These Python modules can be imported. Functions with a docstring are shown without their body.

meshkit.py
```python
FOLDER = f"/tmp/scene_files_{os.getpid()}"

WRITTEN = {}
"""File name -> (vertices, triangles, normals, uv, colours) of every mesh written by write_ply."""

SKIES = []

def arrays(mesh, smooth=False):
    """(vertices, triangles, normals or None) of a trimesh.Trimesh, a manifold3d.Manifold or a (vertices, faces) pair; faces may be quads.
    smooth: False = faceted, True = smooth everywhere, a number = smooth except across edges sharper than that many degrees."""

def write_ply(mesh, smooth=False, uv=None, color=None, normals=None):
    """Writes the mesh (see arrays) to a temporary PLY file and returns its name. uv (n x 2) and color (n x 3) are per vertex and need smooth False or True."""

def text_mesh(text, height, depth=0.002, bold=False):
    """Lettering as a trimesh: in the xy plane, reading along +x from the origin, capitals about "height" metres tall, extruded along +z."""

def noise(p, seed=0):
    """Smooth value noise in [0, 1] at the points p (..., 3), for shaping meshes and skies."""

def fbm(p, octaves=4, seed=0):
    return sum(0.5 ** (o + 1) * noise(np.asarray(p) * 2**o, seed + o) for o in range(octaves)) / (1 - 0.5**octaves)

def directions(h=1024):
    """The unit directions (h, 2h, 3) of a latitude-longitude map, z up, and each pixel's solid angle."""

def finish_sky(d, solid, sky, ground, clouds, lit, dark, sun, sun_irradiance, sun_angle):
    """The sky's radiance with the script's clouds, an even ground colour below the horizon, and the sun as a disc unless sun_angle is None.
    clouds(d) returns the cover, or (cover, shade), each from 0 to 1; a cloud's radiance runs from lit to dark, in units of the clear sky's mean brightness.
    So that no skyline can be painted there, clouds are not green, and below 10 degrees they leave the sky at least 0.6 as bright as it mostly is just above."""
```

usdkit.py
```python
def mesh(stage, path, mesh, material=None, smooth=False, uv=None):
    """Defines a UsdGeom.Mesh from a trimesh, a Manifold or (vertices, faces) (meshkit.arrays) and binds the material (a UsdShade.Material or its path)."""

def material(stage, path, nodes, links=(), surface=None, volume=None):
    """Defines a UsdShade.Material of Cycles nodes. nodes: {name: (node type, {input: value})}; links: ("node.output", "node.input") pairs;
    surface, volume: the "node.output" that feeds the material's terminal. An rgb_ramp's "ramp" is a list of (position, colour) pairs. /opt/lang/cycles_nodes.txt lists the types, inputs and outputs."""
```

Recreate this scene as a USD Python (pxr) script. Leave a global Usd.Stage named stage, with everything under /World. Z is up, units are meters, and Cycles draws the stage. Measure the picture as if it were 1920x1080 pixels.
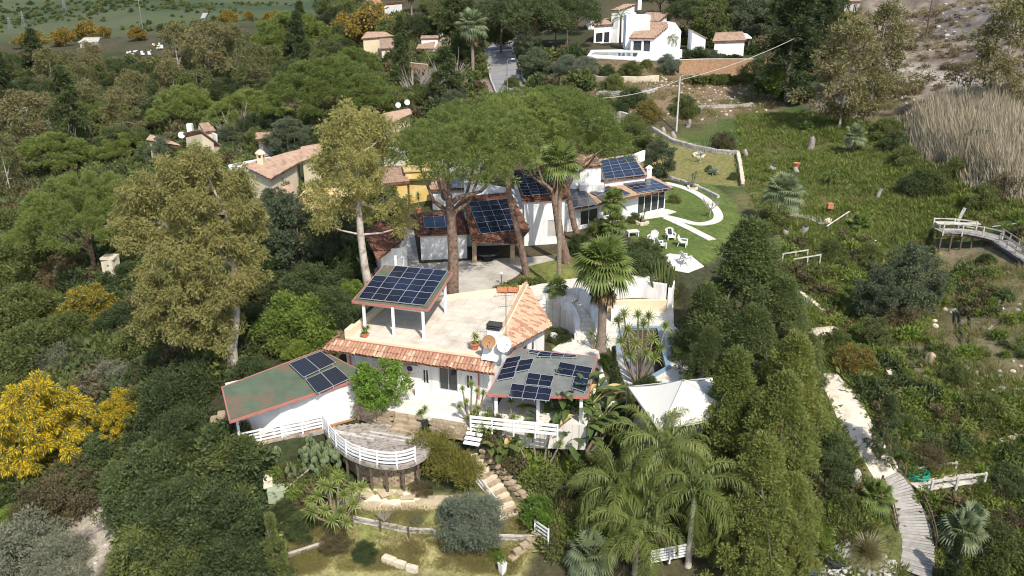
import math, random, numpy as np, trimesh, manifold3d as m3, usdkit, meshkit
from scipy.interpolate import RBFInterpolator, RegularGridInterpolator
from scipy.spatial import Delaunay
import shapely
from shapely.geometry import Polygon, LineString
from pxr import Usd, UsdGeom, UsdLux, UsdShade, Gf, Vt, Sdf

stage = Usd.Stage.CreateInMemory()
UsdGeom.SetStageUpAxis(stage, 'Z'); UsdGeom.SetStageMetersPerUnit(stage, 1.0)
UsdGeom.Xform.Define(stage, '/World'); UsdGeom.Scope.Define(stage, '/World/Looks')
# ---------------------------------------------------------------- camera, sky, sun, exposure
FPX, PITCH, CAMZ = 1600.0, math.radians(21.5), 26.0
cam = UsdGeom.Camera.Define(stage, '/World/camera')
cam.CreateHorizontalApertureAttr(36.0); cam.CreateVerticalApertureAttr(20.25); cam.CreateFocalLengthAttr(30.0)
cam.CreateClippingRangeAttr(Gf.Vec2f(0.5, 20000)); cam.CreateExposureAttr(0.4)
cam.AddTranslateOp().Set(Gf.Vec3d(0, 0, CAMZ)); cam.AddRotateXOp().Set(90 - math.degrees(PITCH))
SUN = np.array([0.40, -0.92]) ; SUN = SUN / np.linalg.norm(SUN); SUN_EL = math.radians(50)
skym = usdkit.material(stage, '/World/Looks/sky', {
    'sky': ('sky_texture', {'sky_type': 'single_scattering', 'sun_disc': False, 'sun_elevation': SUN_EL, 'sun_rotation': math.atan2(SUN[0], SUN[1]), 'altitude': 100.0, 'air_density': 1.0, 'aerosol_density': 1.6}),
    'bg': ('background_shader', {'strength': 0.15})}, [('sky.color', 'bg.color')], surface='bg.background')
dome = UsdLux.DomeLight.Define(stage, '/World/sky'); UsdShade.MaterialBindingAPI.Apply(dome.GetPrim()).Bind(skym)
sun = UsdLux.DistantLight.Define(stage, '/World/sun')
sun.CreateIntensityAttr(1.0); sun.CreateAngleAttr(0.6); sun.CreateNormalizeAttr(True); sun.CreateColorAttr(Gf.Vec3f(1.0, 0.95, 0.87))
_z = np.array([SUN[0] * math.cos(SUN_EL), SUN[1] * math.cos(SUN_EL), math.sin(SUN_EL)])
_x = np.cross([0, 0, 1.0], _z); _x /= np.linalg.norm(_x); _y = np.cross(_z, _x)
sun.AddTransformOp().Set(Gf.Matrix4d(*[float(a) for r in (_x, _y, _z) for a in (*r, 0)], 0, 0, 0, 1))

# ---------------------------------------------------------------- helpers
def ray(u, v):
    x, y = (u - 960) / FPX, -(v - 540) / FPX
    return np.array([x, math.cos(PITCH) + y * math.sin(PITCH), -math.sin(PITCH) + y * math.cos(PITCH)])
EYE = np.array([0, 0, CAMZ])
def P(u, v, z=0.0):
    d = ray(u, v); return EYE + d * ((z - CAMZ) / d[2])
def D(u, v, y):
    d = ray(u, v); return EYE + d * (y / d[1])
def depth(p):
    return p[1] * math.cos(PITCH) - (p[2] - CAMZ) * math.sin(PITCH)
def smooth(x): x = np.clip(x, 0, 1); return x * x * (3 - 2 * x)
def unit(a): a = np.asarray(a, float); return a / (np.linalg.norm(a, axis=-1, keepdims=True) + 1e-12)

_used = {}
def path_in(parent, name):
    base = (parent if isinstance(parent, str) else str(parent.GetPath())) if parent is not None else '/World'
    k = (base, name); n = _used.get(k, -1) + 1; _used[k] = n
    return f'{base}/{name}' + (f'_{n:03d}' if n else '')
def tag(o, label=None, cat=None, group=None, kind=None):
    p = o.GetPrim() if hasattr(o, 'GetPrim') else o
    for k, v in (('label', label), ('category', cat), ('group', group), ('kind', kind)):
        if v: p.SetCustomDataByKey(k, v)
    return p
def setm(prim, m):
    x = UsdGeom.Xformable(prim); x.ClearXformOpOrder()
    x.MakeMatrixXform().Set(Gf.Matrix4d(*[float(a) for a in np.asarray(m).T.ravel()]))
def mat4(loc=(0, 0, 0), rz=0.0, s=(1, 1, 1), lean=None):
    m = np.eye(4); c, q = math.cos(rz), math.sin(rz)
    r = np.array([[c, -q, 0], [q, c, 0], [0, 0, 1.0]])
    if lean is not None:
        ang, mag = lean; ax = np.array([math.cos(ang), math.sin(ang), 0])
        r = trimesh.transformations.rotation_matrix(mag, ax)[:3, :3] @ r
    m[:3, :3] = r * (np.ones(3) * s); m[:3, 3] = loc; return m
def thing(name, label, cat, m=None, group=None, kind=None):
    x = UsdGeom.Xform.Define(stage, path_in(None, name)); setm(x.GetPrim(), np.eye(4) if m is None else m)
    return tag(x, label, cat, group, kind)
def dup(root, m, label, cat, group=None):
    r = thing(root.GetName().rstrip('0123456789').rstrip('_'), label, cat, m, group)
    r.GetReferences().AddInternalReference(root.GetPath()); r.SetInstanceable(True); return r
def obj(name, mesh, mat, parent=None, smooth=False, uv=None, label=None, cat=None, group=None, kind=None):
    if isinstance(mesh, MB): mesh = mesh.get()
    o = usdkit.mesh(stage, path_in(parent, name), mesh, M[mat], smooth, uv)
    tag(o, label, cat, group, kind); return o.GetPrim()

class MB:
    "collects triangles"
    def __init__(s): s.v, s.f, s.n = [], [], 0
    def add(s, v, f):
        v, f = np.asarray(v, float), np.asarray(f, int)
        if f.shape[1] == 4: f = np.vstack([f[:, :3], f[:, [0, 2, 3]]])
        s.v.append(v); s.f.append(f + s.n); s.n += len(v); return s
    def man(s, man):
        me = man.to_mesh(); return s.add(me.vert_properties[:, :3], me.tri_verts)
    def box(s, c, size, ax=np.eye(3)):
        h = np.asarray(size, float) / 2; sg = np.array([[i, j, k] for i in (-1, 1) for j in (-1, 1) for k in (-1, 1)], float)
        return s.add(np.asarray(c, float) + (sg * h) @ np.asarray(ax, float), [[0, 1, 3, 2], [4, 6, 7, 5], [0, 4, 5, 1], [2, 3, 7, 6], [0, 2, 6, 4], [1, 5, 7, 3]])
    def beam(s, p, q, w, h=None, up=(0, 0, 1)):
        p, q = np.asarray(p, float), np.asarray(q, float); d = q - p; L = np.linalg.norm(d); d = d / L
        x = np.cross(d, up)
        if np.linalg.norm(x) < 1e-4: x = np.cross(d, [1, 0, 0])
        x = unit(x); y = np.cross(x, d)
        return s.box((p + q) / 2, (L, w, h or w), np.array([d, x, y]))
    def tube(s, pts, r, sides=8, cap=True):
        p = np.asarray(pts, float); n = len(p); r = np.broadcast_to(np.asarray(r, float), (n,))
        t = unit(np.gradient(p, axis=0)); ref = np.array([0.31, 0.95, 0.05]) if abs(t[0][2]) > 0.6 else np.array([0, 0, 1.0])
        a = unit(np.cross(t, ref)); b = np.cross(t, a); an = np.arange(sides) * 2 * np.pi / sides
        v = p[:, None] + r[:, None, None] * (np.cos(an)[None, :, None] * a[:, None] + np.sin(an)[None, :, None] * b[:, None])
        i, j = np.meshgrid(np.arange(n - 1), np.arange(sides), indexing='ij'); k = (j + 1) % sides
        f = np.stack([i * sides + j, i * sides + k, (i + 1) * sides + k, (i + 1) * sides + j], -1).reshape(-1, 4)[:, ::-1]
        s.add(v.reshape(-1, 3), f)
        if cap: s.add(np.vstack([v[-1], p[-1]]), [[k, (k + 1) % sides, sides] for k in range(sides)])
        return s
    def lathe(s, prof, c=(0, 0, 0), sides=16):
        an = np.arange(sides) * 2 * np.pi / sides; prof = np.asarray(prof, float)
        v = np.stack([np.outer(prof[:, 0], np.cos(an)), np.outer(prof[:, 0], np.sin(an)), np.repeat(prof[:, 1][:, None], sides, 1)], -1)
        i, j = np.meshgrid(np.arange(len(prof) - 1), np.arange(sides), indexing='ij'); k = (j + 1) % sides
        f = np.stack([i * sides + j, i * sides + k, (i + 1) * sides + k, (i + 1) * sides + j], -1).reshape(-1, 4)
        return s.add(v.reshape(-1, 3) + np.asarray(c), f)
    def prism(s, poly, z0, z1, holes=()):
        return s.man(solid(poly, z0, z1, holes))
    def slab(s, top, th, nrm=None):
        "convex planar polygon in space made thick downwards"
        t = np.asarray(top, float); n = len(t); off = np.array([0, 0, -th]) if nrm is None else -th * np.asarray(nrm)
        if np.sum(np.cross(t, np.roll(t, -1, 0))[:, 2]) < 0: t = t[::-1]
        f = [[0, i, i + 1] for i in range(1, n - 1)] + [[n, n + i + 1, n + i] for i in range(1, n - 1)]
        f += [[i, n + i, n + (i + 1) % n] for i in range(n)] + [[i, n + (i + 1) % n, (i + 1) % n] for i in range(n)]
        return s.add(np.vstack([t, t + off]), f)
    def get(s): return np.vstack(s.v), np.vstack(s.f)

def solid(poly, z0, z1, holes=()):
    cs = m3.CrossSection([np.asarray(poly, float)[:, :2]], m3.FillRule.NonZero if not hasattr(m3.FillRule, 'EvenOdd') else m3.FillRule.EvenOdd)
    for h in holes: cs = cs - m3.CrossSection([np.asarray(h, float)[:, :2]], m3.FillRule.EvenOdd)
    return m3.Manifold.extrude(cs, z1 - z0).translate([0, 0, z0])
def boxman(c, size, ax):
    m = m3.Manifold.cube(list(map(float, size)), True); A = np.zeros((3, 4)); A[:, :3] = np.asarray(ax).T; A[:, 3] = c
    return m.transform(A)
def plane_of(a, b, c):
    n = unit(np.cross(np.asarray(b) - a, np.asarray(c) - a)); n = n if n[2] > 0 else -n
    return n, float(n @ np.asarray(a, float))
def hit(u, v, n, d):
    r = ray(u, v); return EYE + r * ((d - n @ EYE) / (n @ r))
def zplane(x, y, n, d): return (d - n[0] * x - n[1] * y) / n[2]

# ---------------------------------------------------------------- materials
M = {}
def mat(name, c1, c2=None, scale=3.0, rough=0.8, bump=0.0, bscale=None, spec=0.3, detail=4.0, metal=0.0, stain=None, stain_scale=0.5, stain_at=(0.5, 0.62), tiles=None, streak=False):
    c2 = c2 or c1
    N = {'g': ('geometry', {}), 'n': ('noise_texture', {'scale': scale, 'detail': detail, 'roughness': 0.6}), 'r': ('rgb_ramp', {'ramp': [(0.3, c1), (0.7, c2)]}),
         'p': ('principled_bsdf', {'roughness': rough, 'specular_ior_level': spec, 'metallic': metal})}
    L = [('g.position', 'n.vector'), ('n.fac', 'r.fac')]
    out = 'r.color'
    if stain:
        N['sn'] = ('noise_texture', {'scale': stain_scale, 'detail': 6.0, 'roughness': 0.65}); N['sr'] = ('rgb_ramp', {'ramp': [(stain_at[0], (0, 0, 0)), (stain_at[1], (1, 1, 1))]})
        N['mx'] = ('mix', {'color2': stain}); N['sm'] = ('mapping', {'mapping_type': 'point', 'scale': (1, 1, .12) if streak else (1, 1, 1)}); L += [('g.position', 'sm.vector'), ('sm.vector', 'sn.vector'), ('sn.fac', 'sr.fac'), ('sr.color', 'mx.fac'), (out, 'mx.color1')]; out = 'mx.color'
    if tiles:   # laid slabs with darker joints, turned with the villa
        N['tm'] = ('mapping', {'rotation': (0, 0, .3), 'mapping_type': 'point'}); N['tb'] = ('brick_texture', {'scale': 1.0, 'mortar_size': .012, 'mortar_smooth': .2, 'brick_width': tiles, 'row_height': tiles, 'offset': .0, 'color1': (1, 1, 1), 'color2': (.9, .9, .9), 'mortar': (.62, .6, .57)})
        N['tx'] = ('mix', {'mix_type': 'multiply', 'fac': 1.0}); L += [('g.position', 'tm.vector'), ('tm.vector', 'tb.vector'), (out, 'tx.color1'), ('tb.color', 'tx.color2')]; out = 'tx.color'
    L.append((out, 'p.base_color'))
    if bump:
        N['bn'] = ('noise_texture', {'scale': bscale or scale * 4, 'detail': 4.0}); N['b'] = ('bump', {'strength': 0.8, 'distance': bump})
        L += [('g.position', 'bn.vector'), ('bn.fac', 'b.height'), ('b.normal', 'p.normal')]
    M[name] = usdkit.material(stage, '/World/Looks/' + name, N, L, surface='p.BSDF')
def leafmat(name, c1, c2, c3=None, scale=1.2, trans=0.3, rough=0.6, spec=0.25, tint=(1.2, 1.12, .75)):
    "foliage: tone varies over the crown, from leaf to leaf and from plant to plant; light passes through"
    c3 = c3 or c2
    N = {'g': ('geometry', {}), 'n': ('noise_texture', {'scale': scale, 'detail': 3.0, 'roughness': 0.7}), 'o': ('object_info', {}),
         'w': ('math', {'math_type': 'multiply_add', 'value2': 0.3, 'value3': -0.15}), 'a': ('math', {'math_type': 'add'}),
         'r': ('rgb_ramp', {'ramp': [(0.25, c1), (0.5, c2), (0.75, c3)]}),
         'p': ('principled_bsdf', {'roughness': rough, 'specular_ior_level': spec}), 't': ('translucent_bsdf', {}),
         'tc': ('mix', {'mix_type': 'multiply', 'fac': 1.0, 'color2': tint}), 'm': ('mix_closure', {'fac': trans})}
    L = [('g.position', 'n.vector'), ('o.random', 'w.value1'), ('n.fac', 'a.value1'), ('w.value', 'a.value2'), ('a.value', 'r.fac'), ('r.color', 'p.base_color'),
         ('r.color', 'tc.color1'), ('tc.color', 't.color'), ('p.BSDF', 'm.closure1'), ('t.BSDF', 'm.closure2')]
    M[name] = usdkit.material(stage, '/World/Looks/' + name, N, L, surface='m.closure')
mat('white_wall', (.74, .73, .70), (.80, .79, .77), 0.7, .85, .004, 14, stain=(.50, .47, .41), stain_scale=1.6, stain_at=(.50, .76), streak=True)
mat('white_paint', (.72, .71, .68), (.80, .79, .77), 3, .6, stain=(.5, .47, .42), stain_scale=2.2, stain_at=(.6, .75))
mat('cream_wall', (.62, .52, .34), (.70, .60, .42), 0.7, .85, .004, 14)
mat('ochre_wall', (.58, .40, .12), (.66, .48, .17), 0.7, .85, .004, 14, stain=(.72, .62, .4), stain_scale=.6)
mat('grey_wall', (.36, .34, .30), (.45, .42, .38), 0.9, .9, .004, 10)
mat('cream_coping', (.66, .55, .36), (.72, .62, .44), 2, .8)
mat('deck_floor', (.60, .53, .43), (.68, .61, .51), 1.4, .85, .002, 20, stain=(.46, .39, .30), stain_scale=.55, stain_at=(.48, .72), tiles=.85)
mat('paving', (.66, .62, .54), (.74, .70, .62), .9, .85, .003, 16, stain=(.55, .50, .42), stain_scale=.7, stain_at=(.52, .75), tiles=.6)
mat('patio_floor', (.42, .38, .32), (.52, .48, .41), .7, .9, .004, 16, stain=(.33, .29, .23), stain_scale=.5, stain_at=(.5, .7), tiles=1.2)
mat('terracotta', (.33, .165, .10), (.43, .25, .165), 2.5, .85, stain=(.22, .11, .07), stain_scale=3.5, stain_at=(.52, .7))
mat('terracotta_light', (.44, .285, .18), (.54, .395, .27), 2.5, .85, stain=(.34, .19, .11), stain_scale=3.5, stain_at=(.55, .72))
mat('terracotta_dark', (.15, .07, .045), (.29, .13, .075), 1.6, .9, stain=(.06, .04, .03), stain_scale=1.4, stain_at=(.48, .62))
mat('terracotta_dull', (.34, .225, .155), (.45, .315, .225), 1.6, .9, stain=(.25, .16, .11), stain_scale=1.4, stain_at=(.5, .65))
mat('roof_green', (.075, .105, .068), (.11, .14, .09), 1.1, .9, .004, 30, stain=(.17, .11, .075), stain_scale=.7, stain_at=(.48, .66))
mat('roof_grey', (.13, .14, .125), (.19, .195, .175), 1.1, .9, .004, 30, stain=(.24, .23, .20), stain_scale=.6, stain_at=(.55, .7))
mat('copper', (.36, .13, .10), (.44, .18, .14), 3, .5, spec=.5)
mat('aluminium', (.30, .31, .33), (.40, .41, .42), 4, .4, spec=.5)
mat('dark_frame', (.05, .05, .05), (.07, .07, .07), 4, .5)
mat('rubber', (.03, .03, .033), (.045, .045, .05), 2, .8)
mat('stone', (.28, .215, .14), (.46, .37, .25), 1.8, .9, .02, 6, stain=(.25, .19, .12), stain_scale=2.3)
mat('stone_pale', (.50, .42, .30), (.68, .60, .46), 1.8, .9, .02, 6)
mat('stone_grey', (.30, .28, .25), (.46, .43, .38), 1.6, .95, .02, 5)
mat('brick_brown', (.28, .16, .09), (.42, .27, .16), 2.5, .9, .01, 10)
mat('white_stone', (.38, .37, .35), (.58, .56, .53), 2.5, .8, .01, 8)
mat('wood_grey', (.27, .235, .20), (.40, .36, .31), 5, .9, .003, 30, stain=(.17, .14, .12), stain_scale=3)
mat('wood_pale', (.46, .43, .38), (.58, .55, .49), 4, .9, .003, 30, stain=(.33, .29, .25), stain_scale=2.2)
mat('wood_dark', (.075, .055, .04), (.14, .105, .08), 5, .9, .003, 30)
mat('wood_warm', (.28, .15, .07), (.36, .2, .1), 5, .7)
mat('asphalt', (.21, .205, .20), (.27, .265, .255), .8, .95, .004, 40, stain=(.15, .15, .145), stain_scale=.2)
mat('canvas', (.72, .68, .58), (.78, .74, .65), .8, .8)
mat('net_green', (.01, .26, .17), (.02, .34, .24), 5, .6)
mat('blue_plastic', (.01, .05, .5), (.02, .08, .6), 2, .4)
mat('pool_tile', (.19, .27, .34), (.25, .34, .42), 6, .35, spec=.5)
mat('pool_dark', (.035, .04, .022), (.06, .06, .035), 1.2, .8, stain=(.16, .16, .15), stain_scale=.3)
mat('terracotta_pot', (.42, .15, .07), (.52, .22, .11), 4, .85)
mat('soil', (.10, .07, .045), (.16, .11, .07), 4, .95)
mat('metal_grey', (.26, .27, .28), (.33, .34, .35), 3, .5, metal=.6)
mat('concrete_pole', (.50, .47, .42), (.60, .57, .52), 1.5, .9)
mat('sage_box', (.30, .34, .22), (.36, .40, .27), 3, .7)
mat('bark_pine', (.13, .085, .06), (.25, .17, .125), 3.5, .95, .03, 7, stain=(.075, .05, .04), stain_scale=4)
mat('bark_pale', (.36, .31, .26), (.54, .48, .41), 1.4, .9, .02, 5, stain=(.21, .16, .12), stain_scale=1.6, stain_at=(.5, .62))
mat('bark_palm', (.17, .13, .095), (.30, .24, .185), 6, .95, .03, 9)
mat('bark_brown', (.10, .08, .06), (.17, .135, .105), 4, .95, .02, 9)
mat('twig', (.25, .22, .19), (.36, .32, .28), 2, .95)
mat('reed', (.30, .25, .16), (.46, .39, .27), .9, .9)
mat('dead_frond', (.24, .16, .08), (.36, .26, .14), 3, .9)
mat('straw', (.42, .30, .12), (.56, .42, .19), 1.5, .9)
M['glass'] = usdkit.material(stage, '/World/Looks/glass', {'p': ('principled_bsdf', {'base_color': (.025, .03, .032), 'roughness': .06, 'specular_ior_level': .6})}, [], surface='p.BSDF')
M['water'] = usdkit.material(stage, '/World/Looks/water', {'g': ('geometry', {}), 'n': ('noise_texture', {'scale': 1.6, 'detail': 3.0}), 'b': ('bump', {'strength': .25, 'distance': .05}),
    'p': ('principled_bsdf', {'base_color': (.03, .06, .05), 'roughness': .08, 'specular_ior_level': .5})}, [('g.position', 'n.vector'), ('n.fac', 'b.height'), ('b.normal', 'p.normal')], surface='p.BSDF')
# solar cells: a 6 x 12 grid of faint lines on near-black blue glass
M['solar_glass'] = usdkit.material(stage, '/World/Looks/solar_glass', {
    'uv': ('uvmap', {'attribute': 'st'}), 's': ('separate_xyz', {}),
    'ux': ('math', {'math_type': 'multiply', 'value2': 6.0}), 'fx': ('math', {'math_type': 'fraction'}), 'lx': ('math', {'math_type': 'less_than', 'value2': .06}),
    'uy': ('math', {'math_type': 'multiply', 'value2': 12.0}), 'fy': ('math', {'math_type': 'fraction'}), 'ly': ('math', {'math_type': 'less_than', 'value2': .07}),
    'mx': ('math', {'math_type': 'maximum'}), 'c': ('mix', {'color1': (.010, .013, .027), 'color2': (.024, .028, .042)}),
    'p': ('principled_bsdf', {'roughness': .14, 'specular_ior_level': .5})},
    [('uv.UV', 's.vector'), ('s.x', 'ux.value1'), ('ux.value', 'fx.value1'), ('fx.value', 'lx.value1'), ('s.y', 'uy.value1'), ('uy.value', 'fy.value1'), ('fy.value', 'ly.value1'),
     ('lx.value', 'mx.value1'), ('ly.value', 'mx.value2'), ('mx.value', 'c.fac'), ('c.color', 'p.base_color')], surface='p.BSDF')
leafmat('pine_needles', (.10, .135, .034), (.155, .195, .049), (.222, .258, .07), .9, .3)
leafmat('pine_dark', (.044, .062, .026), (.07, .092, .035), (.105, .128, .048), .5, .25)
leafmat('gum_leaves', (.19, .19, .062), (.29, .265, .095), (.39, .33, .14), .8, .3)
leafmat('gum_far', (.12, .125, .05), (.17, .16, .065), (.22, .18, .085), .35, .25)
leafmat('gum_yellow', (.20, .21, .065), (.29, .285, .09), (.39, .34, .13), .8, .3)
leafmat('oak_leaves', (.066, .085, .046), (.10, .122, .066), (.14, .165, .09), .9, .2)
leafmat('conifer_green', (.08, .108, .036), (.125, .155, .05), (.18, .205, .065), .8, .25)
leafmat('conifer_yellow', (.10, .13, .034), (.155, .185, .046), (.225, .24, .065), .8, .3)
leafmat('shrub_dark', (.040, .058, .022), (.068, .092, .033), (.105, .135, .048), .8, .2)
leafmat('shrub_mid', (.075, .097, .03), (.12, .142, .042), (.175, .195, .06), .8, .25)
leafmat('shrub_light', (.11, .16, .03), (.17, .235, .045), (.25, .30, .06), .8, .3)
leafmat('shrub_grey', (.12, .13, .085), (.17, .18, .12), (.22, .225, .155), 1., .2)
leafmat('shrub_brown', (.075, .07, .035), (.12, .10, .05), (.17, .125, .06), 1., .2)
leafmat('olive_leaves', (.10, .125, .085), (.15, .175, .12), (.20, .22, .16), 1.4, .2)
leafmat('citrus_leaves', (.08, .14, .02), (.13, .22, .03), (.20, .29, .045), 1.4, .3, .4, .4)
leafmat('mimosa_flower', (.52, .36, .015), (.72, .50, .015), (.82, .60, .03), 1.2, .35, tint=(1.1, 1.0, .6))
leafmat('mimosa_dull', (.30, .20, .02), (.42, .28, .025), (.28, .24, .05), 1.2, .3)
leafmat('orange_flower', (.30, .14, .03), (.40, .19, .04), (.2, .15, .04), 1.2, .3)
leafmat('palm_green', (.09, .13, .03), (.14, .19, .045), (.21, .25, .07), 1.2, .3, .45, .4)
leafmat('palm_blue', (.13, .17, .09), (.19, .23, .12), (.26, .29, .15), 1.2, .3, .45, .4)
leafmat('feather_green', (.10, .135, .03), (.155, .19, .045), (.23, .26, .07), 1.0, .3, .45, .4)
leafmat('yucca_green', (.15, .19, .05), (.23, .28, .075), (.32, .36, .11), 2., .25, .45, .4)
leafmat('banana_green', (.07, .11, .034), (.115, .165, .05), (.175, .22, .07), 1., .3, .4, .45)
leafmat('cactus_green', (.10, .135, .065), (.14, .18, .085), (.19, .22, .11), 2., .05, .6, .3)
leafmat('agave_blue', (.20, .24, .17), (.28, .31, .20), (.4, .38, .2), 2., .1)
leafmat('grass_tuft', (.09, .13, .028), (.15, .19, .042), (.23, .23, .08), .5, .3)
leafmat('herb_green', (.10, .135, .03), (.155, .195, .042), (.22, .25, .065), .5, .3)
leafmat('dry_grass', (.22, .18, .09), (.30, .24, .12), (.22, .22, .08), .5, .3)
leafmat('fountain_grass', (.15, .155, .055), (.22, .21, .085), (.30, .26, .13), 1., .3)
M['collector'] = usdkit.material(stage, '/World/Looks/collector', {'p': ('principled_bsdf', {'base_color': (.022, .025, .033), 'roughness': .28, 'specular_ior_level': .4})}, [], surface='p.BSDF')
M['heater'] = usdkit.material(stage, '/World/Looks/heater', {'p': ('principled_bsdf', {'base_color': (.16, .18, .21), 'roughness': .3, 'specular_ior_level': .5})}, [], surface='p.BSDF')
mat('path_gravel', (.56, .49, .38), (.70, .63, .51), 2.2, .95, .01, 25, stain=(.44, .36, .26), stain_scale=1.1, stain_at=(.5, .68))
mat('wood_walk', (.27, .255, .23), (.36, .34, .31), 4, .9, .003, 30, stain=(.28, .25, .22), stain_scale=2.2)
mat('wood_walk_b', (.22, .205, .185), (.31, .29, .26), 4, .9, .003, 30, stain=(.24, .21, .18), stain_scale=2.2)
mat('flag', (.40, .32, .20), (.52, .43, .29), 1.3, .9, .01, 8)
mat('flag_b', (.34, .27, .17), (.44, .36, .24), 1.3, .9, .01, 8)
# ---------------------------------------------------------------- terrain
_cp = [(0,1080,-12.5),(300,1080,-10.8),(520,1080,-9.8),(700,1080,-9.4),(900,1070,-9.2),(1100,1060,-9),(1300,1060,-9),(1500,1070,-8.8),(1700,1070,-8.6),(1920,1080,-8.5),
 (880,1000,-8.5),(720,985,-8.0),(800,918,-6.5),(690,916,-6.5),(740,922,-6.6),(560,935,-7.2),(560,1010,-8.6),(520,860,-5.6),(640,880,-5.9),(400,900,-7),(415,820,-5.2),(435,700,-4),(300,800,-8),(300,700,-6.5),(100,700,-9),(0,800,-12),
 (0,600,-9),(100,600,-8.5),(250,560,-6.5),(200,520,-6.2),(550,600,-3),(620,580,-1.8),(620,530,-1.5),(560,480,-2.5),(690,530,-1.2),(0,400,-11),(100,450,-9.5),(300,400,-6),(500,400,-3),(650,450,-1.3),
 (350,275,-5),(500,330,-3),(0,300,-12.5),(150,250,-12),(0,200,-15),(200,200,-12),(400,150,-9),(600,120,-4),(100,110,-15),(300,90,-11),(0,75,-18),(500,60,-7),(450,50,-8),
 (700,200,-1),(1145,222,1.2),(1050,160,4),
 (1200,110,8.2),(1300,95,8.6),(1400,100,8.5),(1180,105,8),
 (1300,300,-.2),(1350,250,.8),(1280,230,1.0),(1400,200,2.6),(1600,350,0),(1500,280,1.2),(1600,250,2.5),(1750,350,1),(1750,280,3),(1900,300,3.5),(1900,400,1.5),(1800,450,-1.4),(1700,450,-1.5),(1550,440,-1.5),(1500,500,-2),
 (1600,520,-2.5),(1800,550,-1.8),(1900,600,-1),(1700,650,-3),(1600,600,-3.3),(1500,560,-2.8),(1580,700,-3.3),(1800,750,-3.6),(1900,800,-4),(1600,850,-4.5),(1680,900,-5.5),(1800,900,-6),(1900,950,-7),(1550,950,-6.4),(1800,1050,-8.2),(1450,900,-5.5),(1300,900,-6),
 
 (1130,580,-3.2),(1040,610,-3.2),(1200,640,-3.3),(1300,650,-3.4),(1180,740,-3.6),(1050,800,-5.5),(950,850,-5.5),(1000,900,-7),(1150,900,-7.5),(900,800,-4),(940,980,-8.2),
 (760,440,-.6),(848,540,-.6),(960,500,-.6),(1000,480,-.6),(1100,430,-.6),(1200,400,-.6),(1260,390,-.6),(1340,400,-.6),(1300,450,-.6),(1250,500,-.9),(1150,480,-.6),(1000,330,0),(900,330,0),(800,330,-.5),(1250,300,-.3),(720,330,-1),(1100,280,.5),(1150,250,.8)]
_cd = [(1700,200,125),(1700,150,140),(1700,100,155),(1700,40,175),(1700,0,195),(1800,100,148),(1900,150,120),(1900,40,150),(1900,0,165),(1600,20,190),(1500,100,165),(1550,180,135),(1450,170,146),(1450,60,200),(1300,40,212),(1200,30,218),(1000,40,222),
 (870,190,140),(950,150,157),(930,100,182),(940,65,222),(1050,100,178),(1200,150,148),(1300,160,147),(1250,185,139),(1150,185,139),(1400,150,152),(650,50,290),(720,30,290),(850,30,270),(750,150,172),(800,115,195)]
_pts = [P(*c) for c in _cp] + [D(*c) for c in _cd]
for th in np.radians([-34, -26, -18, -10]):
    k = (math.degrees(th) + 34) / 24
    for r, z in ((500, -16 + 10 * k), (640, -36 + 16 * k), (800, -41 + 18 * k), (1000, -40 + 22 * k), (1250, -30 + 22 * k), (1700, 25), (2600, 140), (4000, 200)): _pts.append(np.array([r * math.sin(th), r * math.cos(th), z]))
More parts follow.
